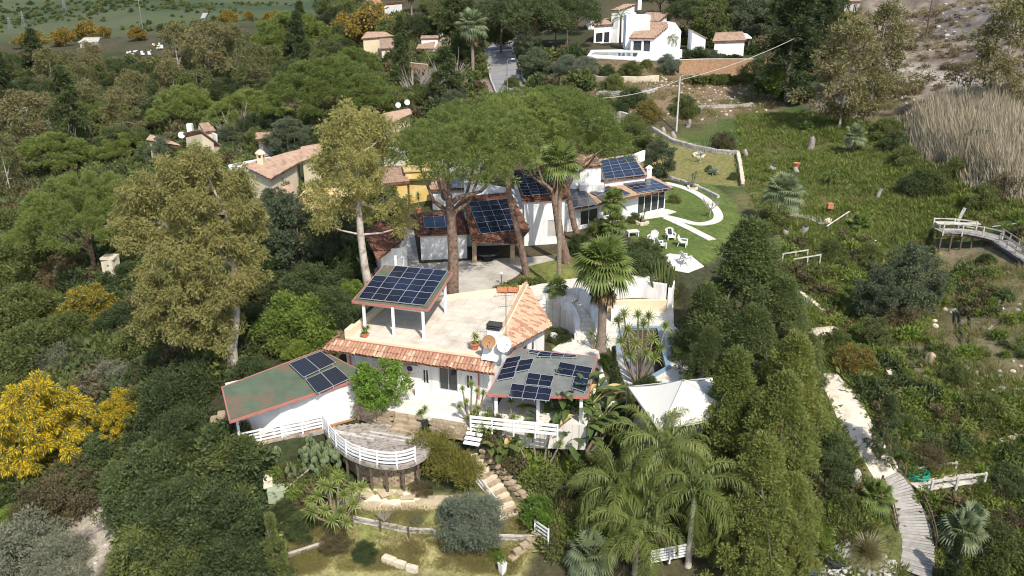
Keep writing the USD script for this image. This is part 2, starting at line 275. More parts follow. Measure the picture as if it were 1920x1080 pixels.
for th in np.radians([-2, 6, 14, 22, 30, 36]):
    for r, z in ((330, 34), (500, 60), (900, 110), (1700, 160), (2600, 200), (4000, 220)): _pts.append(np.array([r * math.sin(th), r * math.cos(th), z + max(0, math.degrees(th)) * .5]))
for th in np.radians([-75, -50, 50, 75]):
    for r, z in ((25, -12), (50, -9), (100, -8), (250, -8), (800, -20), (2500, 120)): _pts.append(np.array([r * math.sin(th), r * math.cos(th), z + (0 if th < 0 else 8 + r * .05)]))
for th in np.radians([-30, -15, 0, 15, 30]): _pts.append(np.array([30 * math.sin(th), 30 * math.cos(th), -13 + th * 2])); _pts.append(np.array([15 * math.sin(th), 15 * math.cos(th), -17]))
_pts = np.array(_pts)
def _dom(x, y): return np.stack([np.arctan2(x, y) * 2.2, np.log(np.hypot(x, y))], -1)
_rbf = RBFInterpolator(_dom(_pts[:, 0], _pts[:, 1]), _pts[:, 2], kernel='linear', smoothing=0.004)
_lr0 = np.linspace(math.log(14), math.log(4200), 170); _th0 = np.radians(np.linspace(-80, 80, 200))
_L, _T = np.meshgrid(_lr0, _th0, indexing='ij')
_zb = _rbf(np.stack([_T.ravel() * 2.2, _L.ravel()], -1)).reshape(_L.shape)
_base = RegularGridInterpolator((_lr0, _th0), _zb, method='linear', bounds_error=False, fill_value=None)
LR = np.concatenate([np.linspace(math.log(14), math.log(40), 60)[:-1], np.linspace(math.log(40), math.log(115), 250)[:-1], np.linspace(math.log(115), math.log(4200), 230)])
TH = np.radians(np.concatenate([np.linspace(-80, -40, 40)[:-1], np.linspace(-40, 40, 300)[:-1], np.linspace(40, 80, 40)]))
GL, GT = np.meshgrid(LR, TH, indexing='ij'); GR = np.exp(GL); GX, GY = GR * np.sin(GT), GR * np.cos(GT)
GZ = _base(np.stack([GL.ravel(), GT.ravel()], -1)).reshape(GL.shape)
def fbm(x, y, s, oct=4, seed=0):
    q = np.stack([np.ravel(x) * s + seed * 17.3, np.ravel(y) * s - seed * 9.1, np.full(np.size(x), seed * 3.7)], -1)
    return (np.asarray(meshkit.fbm(q, oct)).reshape(np.shape(x)) - .5) * 1.6
GZ += fbm(GX, GY, .18, 4, 1) * np.clip(GR / 80, .5, 6) * .38 + fbm(GX, GY, .012, 4, 2) * np.clip((GR - 150) / 300, 0, 1) * 14
def inside(poly, x, y): return shapely.contains_xy(Polygon(np.asarray(poly)[:, :2]), x, y)
def sdist(poly, x, y):
    "distance outside the polygon, 0 inside; computed only near it"
    poly = np.asarray(poly)[:, :2]; pg = Polygon(poly); b = pg.bounds; out = np.full(np.shape(x), 99.0)
    m = (x > b[0] - 4) & (x < b[2] + 4) & (y > b[1] - 4) & (y < b[3] + 4)
    if m.any(): out[m] = shapely.distance(pg, shapely.points(x[m], y[m]))
    return out
HO, HX, HY = np.array([-12.08, 56.11]), np.array([.955, -.297]), np.array([.297, .955])
def H(a, b, z=0.0): p = HO + HX * a + HY * b; return np.array([p[0], p[1], z])
def PP(z, *uv): return np.array([P(u, v, z) for u, v in uv])
def S(zoom, ox, oy, *xy): return [(ox + x / zoom, oy + y / zoom) for x, y in xy]
POOL = PP(-3.3, (1164, 613), (1238, 613), (1256, 690), (1210, 716), (1186, 692), (1156, 656))
PADS = [  # polygon, height, blend width
 (PP(-.55, (690,470),(775,440),(800,400),(960,350),(1130,330),(1265,340),(1360,390),(1340,450),(1290,480),(1180,488),(1050,520),(985,527),(930,545),(840,562),(700,535)), -.58, 1.5),
 (np.array([H(.2, -3.0), H(5.0, -3.3), H(12.2, -3.4), H(13.5, 3), H(11, 8), H(4, 7), H(0, 5.5), H(-1.5, 2)]), -3.45, .35),
 (PP(-6.75, (600,930),(690,914),(790,918),(866,924),(872,950),(800,962),(720,966),(640,960)), -6.75, 1.0),
 (PP(-4.3, (612,810),(636,838),(668,860),(702,872),(740,876),(780,866),(800,838),(796,814),(776,802),(735,798),(690,794),(645,800)), -6.35, .5),
 (PP(-3.3, (1000,640),(1040,575),(1075,565),(1110,600),(1170,560),(1262,565),(1340,620),(1340,730),(1190,730),(1150,760),(1080,760)), -3.42, .8),
 (PP(-3.3, (1180, 628), (1228, 628), (1240, 684), (1209, 702), (1196, 690), (1176, 655)), -5.0, .5),
 (np.array([[-18.5, 46.9], [-9.5, 53.5], [-14, 57], [-20, 51]]), -4.4, .8),
 (PP(8.2, (1100,100),(1100,112),(1280,112),(1420,108),(1420,85),(1280,60),(1150,60)), 8.1, 1.2),
 (PP(-5, (290,290),(420,290),(420,250),(350,240)), -5.0, 4),
 (PP(-3, (440,345),(600,345),(590,300),(440,300)), -2.2, 3),
]
for poly, z, bl in PADS:
    d = sdist(poly, GX, GY); w = 1 - smooth(d / bl); GZ = GZ * (1 - w) + z * w
_tz = RegularGridInterpolator((LR, TH), GZ, bounds_error=False, fill_value=None)
def T(x, y):
    x, y = np.asarray(x, float), np.asarray(y, float)
    return _tz(np.stack([np.log(np.hypot(x, y)), np.arctan2(x, y)], -1))
_ts = np.exp(np.linspace(math.log(20), math.log(3800), 900))
def G(u, v, up=0.0):
    "the ground seen at a place of the picture (a point 'up' metres above ground)"
    d = ray(u, v); q = EYE + d * _ts[:, None]; g = q[:, 2] - T(q[:, 0], q[:, 1]) - up
    k = np.nonzero(g < 0)[0]
    if not len(k): return q[-1]
    k = max(int(k[0]), 1); f = g[k - 1] / (g[k - 1] - g[k]); t = _ts[k - 1] + (_ts[k] - _ts[k - 1]) * f
    p = EYE + d * t; p[2] = T(p[0], p[1]); return p
def GG(*uv): return np.array([G(u, v) for u, v in uv])

# ground cover: what grows or lies where (plain colours of soil, grass, litter)
col = np.empty(GX.shape + (3,)); n1, n2, n3 = fbm(GX, GY, .11, 5, 3), fbm(GX, GY, .45, 4, 4), fbm(GX, GY, .03, 4, 5)
def mixc(a, b, t): t = np.clip(t, 0, 1)[..., None]; return np.asarray(a) * (1 - t) + np.asarray(b) * t
col[:] = mixc((.04, .05, .022), (.085, .07, .04), .5 + 1.6 * n1)
far = smooth((GR - 420) / 150)
hill = mixc(mixc((.05, .075, .036), (.095, .115, .05), .5 + 2.2 * fbm(GX, GY, .006, 5, 6)), (.10, .10, .062), 1.5 * fbm(GX, GY, .02, 4, 7))
hill = mixc(hill, (.20, .20, .07), smooth((fbm(GX, GY, .0035, 3, 8) - .12) * 6) * smooth((GR - 1050) / 300))
col = col * (1 - far[..., None]) + hill * far[..., None]
def zone(poly, ca, cb, blend, amt=1.0, nz=None, k=1.8):
    global col
    nz = n1 if nz is None else nz
    w = (1 - smooth((sdist(poly, GX, GY) + n2 * blend * .8) / blend)) * amt
    col = col * (1 - w[..., None]) + mixc(ca, cb, .5 + k * nz) * w[..., None]
# green slope right of the gardens, with dry and bare patches
zone(GG((1230,270),(1420,190),(1530,215),(1700,230),(2250,330),(2250,1079),(1500,1079),(1560,900),(1520,740),(1480,560),(1390,360)), (.055, .095, .022), (.13, .125, .05), 3.0, 1, n1, 2.6)
zone(GG((1700,450),(2250,470),(2250,700),(1830,720),(1740,690),(1700,560)), (.10, .09, .045), (.25, .20, .125), 2.0, .85, n2, 2.0)
zone(GG((1640,720),(1700,640),(1760,700),(1700,760)), (.16, .13, .08), (.30, .24, .16), 1.5, .7, n2)
zone(GG((1820,810),(2250,790),(2250,960),(1840,900)), (.16, .12, .07), (.36, .25, .15), 1.2, .75, n2)
zone(GG((1660,420),(1740,425),(1740,455),(1660,455)), (.2, .15, .09), (.32, .25, .16), 1.2, .8, n2)
# cleared hillside above
zone(GG((1640,-20),(2250,-30),(2250,190),(1800,175),(1680,195),(1560,235),(1540,180),(1620,150)), (.13, .10, .075), (.30, .245, .19), 4.0, 1, n2 + fbm(GX, GY, 1.1, 3, 21) * .6, 2.4)
zone(GG((1690,115),(1760,140),(1850,165),(1840,175),(1740,150),(1690,130)), (.38, .33, .27), (.46, .4, .33), 2.0, .8)
zone(GG((1770,20),(1850,10),(1850,50),(1770,60)), (.12, .11, .10), (.22, .20, .185), 4.0, .8, n2, 2.2)
# terraces below the upper house
zone(GG((1110,130),(1430,150),(1450,205),(1230,215),(1120,200)), (.12, .09, .055), (.24, .17, .11), 3.0, 1, n2, 1.3)
zone(GG((870,160),(905,150),(940,168),(870,200),(840,190)), (.2, .15, .12), (.28, .21, .17), 1.5, 1, n2)
# the dry lawn behind the stone wall, the mown lawn of the rear house
zone(GG((1210,265),(1235,245),(1385,290),(1392,350),(1340,345),(1260,335),(1200,330)), (.16, .16, .05), (.24, .21, .085), .8, 1, n2, 1.4)
zone(GG((1180,430),(1190,405),(1265,345),(1330,345),(1375,380),(1400,440),(1330,490),(1255,495),(1200,470)), (.085, .125, .03), (.13, .165, .045), .6, 1, n2, 1.2)
zone(PP(-.6, (985,500),(1040,480),(1120,470),(1130,500),(1060,520),(985,525)), (.12, .14, .035), (.19, .19, .06), .6, 1, n2)
zone(PP(-3.3, (1035,610),(1075,600),(1082,625),(1040,655)), (.13, .17, .035), (.2, .2, .06), .3, 1, n2)
# the front garden's lawns
zone(GG((530,940),(640,930),(960,950),(1000,1000),(960,1079),(540,1079)), (.25, .235, .09), (.35, .31, .15), 1.0, 1, n2, .8)
zone(GG((660,965),(830,950),(830,985),(700,985)), (.17, .20, .055), (.25, .24, .09), .5, 1, n2, 1.4)
# litter and pale earth below the left scrub, brown woodland floor
zone(GG((120,960),(180,900),(235,900),(240,960),(170,1079),(90,1079)), (.25, .21, .165), (.46, .40, .32), 1.2, 1, n2, 1.5)
zone(GG((20,530),(100,520),(130,600),(120,690),(30,660)), (.07, .105, .03), (.12, .15, .045), 2.0, .9, n1)
zone(GG((530,620),(600,590),(640,640),(600,660)), (.26, .19, .12), (.36, .28, .19), .8, .9, n2)
zone(GG((690,470),(760,440),(770,500),(700,530)), (.14, .09, .06), (.22, .15, .1), .8, 1, n2)
gi = np.arange(GX.size).reshape(GX.shape)
_f = np.stack([gi[:-1, :-1], gi[:-1, 1:], gi[1:, 1:], gi[1:, :-1]], -1).reshape(-1, 4)
M['ground'] = usdkit.material(stage, '/World/Looks/ground', {
    'a': ('attribute', {'attribute': 'landcover'}), 'g': ('geometry', {}), 'n': ('noise_texture', {'scale': 2.2, 'detail': 8.0, 'roughness': .75}), 'r': ('rgb_ramp', {'ramp': [(.3, (.45, .47, .42)), (.5, (1, 1, 1)), (.7, (1.55, 1.5, 1.45))]}),
    'x': ('mix', {'mix_type': 'multiply', 'fac': 1.0}), 'b': ('bump', {'strength': .9, 'distance': .12}), 'n2': ('noise_texture', {'scale': 5.0, 'detail': 6.0, 'roughness': .7}),
    'p': ('principled_bsdf', {'roughness': .95, 'specular_ior_level': .15})},
    [('g.position', 'n.vector'), ('g.position', 'n2.vector'), ('n.fac', 'r.fac'), ('a.color', 'x.color1'), ('r.color', 'x.color2'), ('x.color', 'p.base_color'), ('n2.fac', 'b.height'), ('b.normal', 'p.normal')], surface='p.BSDF')
_g = obj('ground', (np.stack([GX, GY, GZ], -1).reshape(-1, 3), _f[:, ::-1]), 'ground', smooth=True, kind='structure')
_pv = UsdGeom.PrimvarsAPI(_g).CreatePrimvar('landcover', Sdf.ValueTypeNames.Color3fArray, 'vertex'); _pv.Set(Vt.Vec3fArray.FromNumpy(np.clip(col, .01, .9).reshape(-1, 3).astype(np.float32)))

def drape(poly, off=.05, step=.6, flat=None):
    "a sheet over the ground inside a polygon"
    pg = Polygon(np.asarray(poly)[:, :2]).buffer(0); ring = np.array(shapely.segmentize(pg.exterior, step).coords)[:-1]; b = pg.bounds
    gx, gy = np.meshgrid(np.arange(b[0], b[2], step), np.arange(b[1], b[3], step)); m = shapely.contains_xy(pg.buffer(-step * .4), gx.ravel(), gy.ravel())
    q = np.vstack([ring, np.stack([gx.ravel()[m], gy.ravel()[m]], -1)]); tr = Delaunay(q).simplices; c = q[tr].mean(1)
    tr = tr[shapely.contains_xy(pg, c[:, 0], c[:, 1])]
    z = T(q[:, 0], q[:, 1]) + off if flat is None else np.full(len(q), flat)
    v = np.column_stack([q, z]); a = np.cross(v[tr[:, 1]] - v[tr[:, 0]], v[tr[:, 2]] - v[tr[:, 0]])[:, 2]; tr[a < 0] = tr[a < 0][:, ::-1]
    n = len(ring); k = len(v); v = np.vstack([v, v[:n] - [0, 0, .35]])
    e = [[i, k + i, k + (i + 1) % n] for i in range(n)] + [[i, k + (i + 1) % n, (i + 1) % n] for i in range(n)]
    if Polygon(ring).exterior.is_ccw is False: e = [x[::-1] for x in e]
    return v, np.vstack([tr, e])
def strip(pts, w, **k):
    pts = np.asarray(pts)[:, :2]; return np.array(LineString(pts).buffer(w / 2, cap_style='flat', join_style='round').exterior.coords)[:-1]
# ---------------------------------------------------------------- building helpers
def on_plane(u, v, p0, p1):
    "where a wall (vertical plane through p0, p1) is seen at a place of the picture: (metres along, height)"
    p0, p1 = np.asarray(p0, float)[:2], np.asarray(p1, float)[:2]; t = unit(p1 - p0); n = np.array([t[1], -t[0]]); d = ray(u, v)
    k = (p0 @ n) / (d[:2] @ n); q = EYE + d * k; return float((q[:2] - p0) @ t), float(q[2])
def opening(body, parent, p0, p1, s0, s1, z0, z1, frame='white_paint', mull=1, depth=.16, glass='glass', bars=0, name='window', fw=.07):
    "cuts a recess into the body, sets a framed pane into it; returns the body"
    p0, p1 = np.asarray(p0, float)[:2], np.asarray(p1, float)[:2]; t = unit(p1 - p0); n = np.array([t[1], -t[0]])
    if n @ (p0 * -1) < 0: n = -n          # outwards: towards the side the picture shows
    ax = np.array([[*t, 0], [*n, 0], [0, 0, 1.0]]); c = np.array([*(p0 + t * (s0 + s1) / 2), (z0 + z1) / 2]); w, h = s1 - s0, z1 - z0
    body = body - boxman(c, (w, depth * 2, h), ax)
    q = c - ax[1] * (depth - .035); f = MB()
    for sx in (-1, 1): f.box(q + ax[0] * sx * (w - fw) / 2, (fw, .06, h), ax)
    for sz in (-1, 1): f.box(q + ax[2] * sz * (h - fw) / 2, (w - 2 * fw, .058, fw), ax)
    for k in range(mull): f.box(q + ax[0] * (w * (k + 1) / (mull + 1) - w / 2), (fw * .8, .054, h - 2 * fw), ax)
    for k in range(bars): f.box(q + ax[2] * (h * (k + 1) / (bars + 1) - h / 2), (w - 2 * fw, .05, fw * .5), ax)
    fr = obj(name, f, frame, parent); obj('pane', MB().box(q - ax[1] * .012, (w - .02, .012, h - .02), ax), glass, fr)
    return body
def frame2(n, down):
    d = np.asarray(down, float); d = unit(d - n * (d @ n)); s = unit(np.cross(d, n)); return s, d
def tile_sheet(poly, n, w=.25, L=.42, seed=0, single=False, r=.55, rowwise=True, jit=.012):
    "barrel tiles laid on a planar roof polygon; down the steepest line"
    rg = np.random.default_rng(seed); dn = np.array([n[0], n[1], 0]) if np.hypot(n[0], n[1]) > 1e-3 else np.array([0, -1.0, 0]); s, d = frame2(n, dn)
    o = np.asarray(poly[0], float); uv = np.stack([(np.asarray(poly) - o) @ s, (np.asarray(poly) - o) @ d], -1); pg = Polygon(uv).buffer(0); lo, hi = uv.min(0), uv.max(0)
    outs = []
    ang = np.linspace(0, np.pi, 5)
    for cx in np.arange(lo[0] + w / 2, hi[0], w):
        line = LineString([(cx, lo[1] - 1), (cx, hi[1] + 1)]).intersection(pg)
        if line.is_empty: continue
        for sg in getattr(line, 'geoms', [line]):
            ys = [c[1] for c in sg.coords]; a, b = min(ys), max(ys)
            k = max(1, round((b - a) / L)) if rowwise else 1; st = (b - a) / k
            if b - a < L * .3: continue
            for i in range(k):
                y0, y1 = a + i * st - .03, a + (i + 1) * st + .035; e = rg.normal(0, jit, 3)
                R0, R1 = w * r * .86, w * r; l0, l1 = .0, .035
                ring = lambda y, R, lf: o + s * (cx + e[0] + R * np.cos(ang))[:, None] + d * (y + e[1]) + n * (R * np.sin(ang) + lf + e[2] * .6)[:, None]
                v = np.vstack([ring(y0, R0, l0), ring(y1, R1, l1), ring(y1, R1 * .72, l1)])
                f = [[j, j + 1, 6 + j, 5 + j] for j in range(4)] + [[5 + j, 6 + j, 11 + j, 10 + j] for j in range(4)]
                f = np.array(f)[:, ::-1]; outs.append((v, np.vstack([f[:, :3], f[:, [0, 2, 3]]])))
    if single: return outs
    m = MB()
    for v, f in outs: m.add(v, f)
    return m
def roof(parent, poly, n, tiles='terracotta', under='terracotta_dark', th=.16, w=.25, L=.42, seed=0, single=False, rowwise=True, lab=None):
    "a roof part: slab with tiles as its own pieces (single) or joined"
    rf = obj('roof', MB().slab(np.asarray(poly), th), under, parent, label=lab)
    if single:
        for v, f in tile_sheet(poly, n, w, L, seed, True): obj('tile', (v, f), tiles if random.random() < .72 else tiles2.get(tiles, tiles), rf, smooth=50)
    else: obj('tiles', tile_sheet(poly, n, w, L, seed, rowwise=rowwise), tiles, rf, smooth=50, kind='stuff')
    return rf
tiles2 = {'terracotta': 'terracotta_light', 'terracotta_light': 'terracotta'}
random.seed(5)
def under_plane(foot, z0, planes, drop=.17):
    zt = max(zplane(*p[:2], n, d) for p in foot for n, d in planes) + 1
    b = solid(foot, z0, zt)
    for n, d in planes: b = b.trim_by_plane(list(-n), -(d - drop * n[2]))
    return b
def inset(poly, k):
    pg = Polygon(np.asarray(poly)[:, :2]).buffer(0); q = pg.buffer(-k, join_style='mitre')
    while q.is_empty or q.geom_type != 'Polygon': k *= .6; q = pg.buffer(-k, join_style='mitre')
    return np.array(q.exterior.coords)[:-1]
FOOTS = []
def shed(px, zf, zb, z0, ins=.35):
    "px: the roof's back-left, back-right, front-right, front-left in the picture, front and back heights -> (corners, plane, body)"
    FL, FR, BL = P(*px[3], zf), P(*px[2], zf), P(*px[0], zb); n, d = plane_of(FL, FR, BL); BR = hit(*px[1], n, d)
    poly = np.array([BL, BR, FR, FL]); FOOTS.append(Polygon(poly[:, :2]).buffer(1.2)); return poly, n, d, under_plane(inset(poly, ins), z0, [(n, d)])
def solar(label, px, n, d, cols, rows, skip=(), lift=.14, group=None, pts=None, cat='solar panels', mid=True, glass='solar_glass', name='solar_array', gap=.012, fw=None):
    q = [hit(*p, n, d + lift) for p in px] if pts is None else pts; TL, TR, BR, BL = map(np.asarray, q)
    t = thing(name, label, cat, group=group); fw = fw or (.026 if TL[1] < 66 else .017)
    at = lambda i, j: (TL * (1 - i) + TR * i) * (1 - j) + (BL * (1 - i) + BR * i) * j
    for j in range(rows):
        for i in range(cols):
            if (i, j) in skip: continue
            c = np.array([at((i + a) / cols, (j + b) / rows) for a, b in ((0, 0), (1, 0), (1, 1), (0, 1))]); m = c.mean(0); c = m + (c - m) * (1 - gap)
            pn = obj('solar_panel', (c, np.array([[0, 3, 2], [0, 2, 1]])), glass, t, uv=np.array([[0, 1], [1, 1], [1, 0], [0, 0]]))
            f = MB(); up = unit(np.cross(c[1] - c[0], c[0] - c[3])); up = up if up[2] > 0 else -up
            for a in range(4): f.beam(c[a] - up * .012, c[(a + 1) % 4] - up * .012, fw, .045, up)
            if mid: f.beam((c[0] + c[3]) / 2 - up * .02, (c[1] + c[2]) / 2 - up * .02, .014, .05, up)
            obj('frame', f, 'aluminium', pn)
    # feet that carry the rails
    fm = MB()
    for i in np.linspace(.08, .92, cols + 1):
        for j in (.02, .98): p = at(i, j); fm.box(p - np.array([0, 0, lift * .5 + .02]), (.05, .05, lift))
    obj('mounting_feet', fm, 'aluminium', t); return t
def post(m, p, z0, z1, w=.14): m.box((p[0], p[1], (z0 + z1) / 2), (w, w, z1 - z0)); return m

# ---------------------------------------------------------------- the near villa with the roof terrace
v1 = thing('villa', 'white villa with flat cream roof terrace and terracotta tiled awning', 'house')
hA, hD, hB = H(9.75, 13.3, .42), H(11.0, .6, .42), P(1034, 611, -.8); hn, hd = plane_of(hA, hD, hB); hC = hit(958, 652, hn, hd)
foot = np.array([H(0, 0), H(11.15, 0), H(11.5, 3.0), H(12.75, 8.1), H(9.75, 13.2), H(0, 6.1)])
body = under_plane(foot, -3.7, [(hn, hd)], .17); body = body.trim_by_plane([0, 0, -1], .11)
W0, W1 = H(0, 0), H(11.15, 0)
body = opening(body, v1, W0, W1, 7.2, 8.62, -3.05, -1.15, 'aluminium', 1, name='sliding_door')
body = opening(body, v1, W0, W1, 5.92, 6.42, -2.8, -1.62); body = opening(body, v1, W0, W1, 9.22, 9.78, -2.7, -1.55); body = opening(body, v1, W0, W1, 2.2, 3.4, -2.3, -1.5, mull=1, glass='white_paint')
body = opening(body, v1, H(11.5, 3.0), H(12.75, 8.1), 1.6, 2.7, -2.9, -1.3, 'dark_frame'); body = opening(body, v1, H(11.5, 3.0), H(12.75, 8.1), 3.3, 3.9, -2.3, -1.4, 'white_paint', 0)
obj('walls', body, 'white_wall', v1)
fl = obj('terrace_floor', MB().prism([H(.02, .02), H(11.1, .02), H(10.7, 3.5), H(9.7, 13.1), H(.02, 6.05)], -.12, 0), 'deck_floor', v1)
pm = MB()
par = lambda a, b, h, w=.3, m='cream_coping': obj('parapet', MB().beam(np.array([*a[:2], h / 2 - .06]), np.array([*b[:2], h / 2 - .06]), w, h + .12), m, v1)
par(H(.15, .1), H(.15, 1.25), .62, .42); par(H(.17, 1.25), H(.17, 6.0), .5, .32, 'cream_wall'); par(H(.1, 6.1), H(5.2, 9.9), .3); par(H(5.2, 9.9), H(9.7, 13.2), .32); par(H(9.75, 13.1), H(10.95, 1.3), .5, .5); par(H(.35, .12), H(10.3, .12), .09, .3)
gt = MB()
for k in range(2): gt.beam(H(-.7, -.06 - .06 * k, -.10 - .06 * k), H(10.9, -.06 - .06 * k, -.10 - .06 * k), .1, .06)
obj('gutter', gt, 'copper', v1)
aw = [H(-.75, -.16, -.2), H(11.3, -.16, -.2), H(11.75, -1.05, -.62), H(-1.2, -1.05, -.62)]; an, ad = plane_of(*aw[:3])
awn = obj('tiled_awning', MB().slab(np.array(aw), .1), 'terracotta_dark', v1)
for v, f in tile_sheet(aw, an, .255, .5, 3, True, jit=.02): obj('tile', (v, f), random.choice(['terracotta', 'terracotta', 'terracotta_light']), awn, smooth=50)
sw = [H(-.75, -.16, -.2), H(-1.2, -1.05, -.62), H(-1.3, .9, -.62), H(-.75, .9, -.2)]; sn, _ = plane_of(*sw[:3])
obj('tiles', tile_sheet(sw, sn, .255, .5, 4), 'terracotta', awn, smooth=50)
hip = [hA, hD, hC, hB]; hr = obj('hip_roof', MB().slab(np.array(hip), .12), 'terracotta_dark', v1)
for v, f in tile_sheet(hip, hn, .25, .5, 7, True, jit=.018): obj('tile', (v, f), random.choice(['terracotta_light', 'terracotta_light', 'terracotta']), hr, smooth=50)
rt = MB().beam(hA + [0, 0, .1], hD + [0, 0, .1], .24, .16); obj('ridge', rt, 'terracotta_light', hr)
for (a, zt, zb) in ((4.95, -.7, -3.2), (10.25, -.7, -3.3), (.35, -.7, -2.6)):
    q = MB().tube([H(a, -.8, zt), H(a, -.75, zt - .35), H(a, -.12, zt - .75), H(a, -.09, zt - .95), H(a, -.09, zb)] if a < 9 and a > 1 else [H(a, -.5, zt), H(a, -.12, zt - .3), H(a, -.09, zb)], .055, 8); obj('downpipe', q, 'copper', v1, smooth=40)
ch = thing('chimney_stack', 'white chimney block on the roof terrace corner with dark slatted cowl', 'chimney', mat4(H(11.15, .75, 0)))
ch_ax = np.array([[*HX, 0], [*HY, 0], [0, 0, 1.0]])
obj('stack', MB().box((0, 0, .95), (.86, .62, 1.9), ch_ax), 'white_wall', ch)
bq = m3.Manifold.extrude(m3.CrossSection([[(-1.3, 0), (0, 0), (0, .95), (-.55, .8)]], m3.FillRule.Positive), 1.15)
me = bq.to_mesh(); vv = me.vert_properties[:, :3]; obj('sloped_base', (np.array([ch_ax[0]]) * (vv[:, 2:3] - .62) + ch_ax[1] * (vv[:, :1] + .2) + ch_ax[2] * vv[:, 1:2], me.tri_verts), 'white_wall', ch)
cw = MB()
for k in range(3): cw.box((0, 0, 2.0 + .14 * k), (1.0 - .04 * (k % 2), .74, .05), ch_ax)
for sx in (-1, 1):
    for sy in (-1, 1): cw.box(ch_ax[0] * sx * .38 + ch_ax[1] * sy * .24 + [0, 0, 2.12], (.09, .09, .44), ch_ax)
obj('cowl', cw, 'dark_frame', ch)
def dish(label, p, facing, r, matn='white_paint', g=None, post_h=.6):
    t = thing('satellite_dish', label, 'satellite dish', mat4(p), g); f = unit(facing); a = unit(np.cross(f, [0, 0, 1])); b = np.cross(a, f); n = MB()
    an = np.linspace(0, 2 * np.pi, 25)[:-1]; rs = [0, .4, .75, 1.0]; V = [np.zeros(3)]
    for q in rs[1:]: V += [f * (.22 * r * q * q) + r * q * (math.cos(x) * a + math.sin(x) * b) for x in an]
    F = [[0, 1 + i, 1 + (i + 1) % 24] for i in range(24)]
    for k in range(2): F += [[1 + k * 24 + i, 1 + k * 24 + 24 + i, 1 + k * 24 + 24 + (i + 1) % 24] for i in range(24)] + [[1 + k * 24 + i, 1 + k * 24 + 24 + (i + 1) % 24, 1 + k * 24 + (i + 1) % 24] for i in range(24)]
    V = np.array(V); n.add(V, F); n.add(V - f * .02, np.array(F)[:, ::-1]); obj('reflector', n, matn, t, smooth=60)
    obj('arm', MB().tube([-b * r * .9 + f * .2 * r, -b * r * .5 + f * r * .9, f * r * .95], .018, 6), 'metal_grey', t); obj('feed', MB().tube([f * r * .88, f * r * 1.08], .045, 8), 'dark_frame', t)
    obj('mast', MB().tube([-f * .04, -f * .15 - [0, 0, .15], -f * .15 - [0, 0, post_h]], .03, 8), 'metal_grey', t); return t
dish('brown weathered satellite dish on the front of the white chimney block', H(11.05, -.25, 1.35), [.15, -1, .35], .48, 'wood_warm')
dish('white satellite dish right of the chimney block above the tiles', H(12.0, .1, 1.15), [.55, -1, .35], .55)
an_ = thing('tv_antenna', 'tall thin television antenna mast behind the white chimney', 'antenna', mat4(H(11.75, 1.5, 0)))
obj('mast', MB().tube([(0, 0, 0), (0, 0, 4.3)], .03, 6), 'metal_grey', an_)
for zz, L in ((4.1, 1.2), (3.3, .8)):
    b = MB(); b.beam((-L * .7, 0, zz), (L * .5, .25, zz), .03)
    for k in np.linspace(-.65, .45, 7): b.beam((k * L, .12 - .3, zz), (k * L + .05, .12 + .4, zz), .015)
    obj('aerial', b, 'metal_grey', an_)
ac = thing('air_conditioner', 'white air conditioner unit with round black fan under the awning', 'air conditioner', mat4(H(5.35, -.2, -1.5)))
obj('case', MB().box((0, 0, 0), (.85, .32, .55), ch_ax), 'white_paint', ac); me = trimesh.creation.cylinder(.22, .03, sections=20); me.apply_transform(trimesh.transformations.rotation_matrix(np.pi / 2, ch_ax[0])); me.apply_translation(-ch_ax[1] * .165 - ch_ax[0] * .18); obj('fan_grille', me, 'dark_frame', ac)
# solar pergola on the roof terrace
pg_ = thing('pergola', 'solar pergola with green felt roof on white posts above the roof terrace', 'pergola')
rFL, rFR, rBL = P(660, 565, 2.35), P(803, 581, 2.35), P(720, 497, 2.95); rn, rd = plane_of(rFL, rFR, rBL); rBR = hit(848, 511, rn, rd)
# roof reaches from just under the panels out to the copper eaves
RP = np.array([rBL, rBR, rFR, rFL]); obj('roof', MB().slab(RP, .1), 'roof_green', pg_); ed = MB()
for k in range(4): ed.beam(RP[k] - [0, 0, .06], RP[(k + 1) % 4] - [0, 0, .06], .09, .16)
obj('eaves_trim', ed, 'copper', pg_)
for u, v in ((685, 620), (739, 629), (795, 635), (836, 587), (745, 545)):
    q = P(u, v, 0); obj('post', MB().box((*q[:2], (zplane(q[0], q[1], rn, rd) - .1) / 2), (.2, .2, zplane(q[0], q[1], rn, rd) - .1)), 'white_paint', pg_)
bm = MB(); qs = [P(*c, 0) for c in ((685, 620), (795, 635))]; zz = [zplane(q[0], q[1], rn, rd) - .2 for q in qs]; bm.beam([*qs[0][:2], zz[0]], [*qs[1][:2], zz[1]], .12, .18); obj('beam', bm, 'white_paint', pg_)
solar('fourteen solar panels in three rows on the pergola over the roof terrace', S(3.375, 600, 480, (490, 62), (810, 92), (660, 312), (240, 265)), rn, rd, 5, 3, pts=None) if False else None
a0 = S(3.375, 600, 480, (396, 54), (808, 92), (662, 312), (240, 265)); solar('fourteen solar panels in three rows on the pergola over the roof terrace', a0, rn, rd, 5, 3, skip=[(0, 0)])

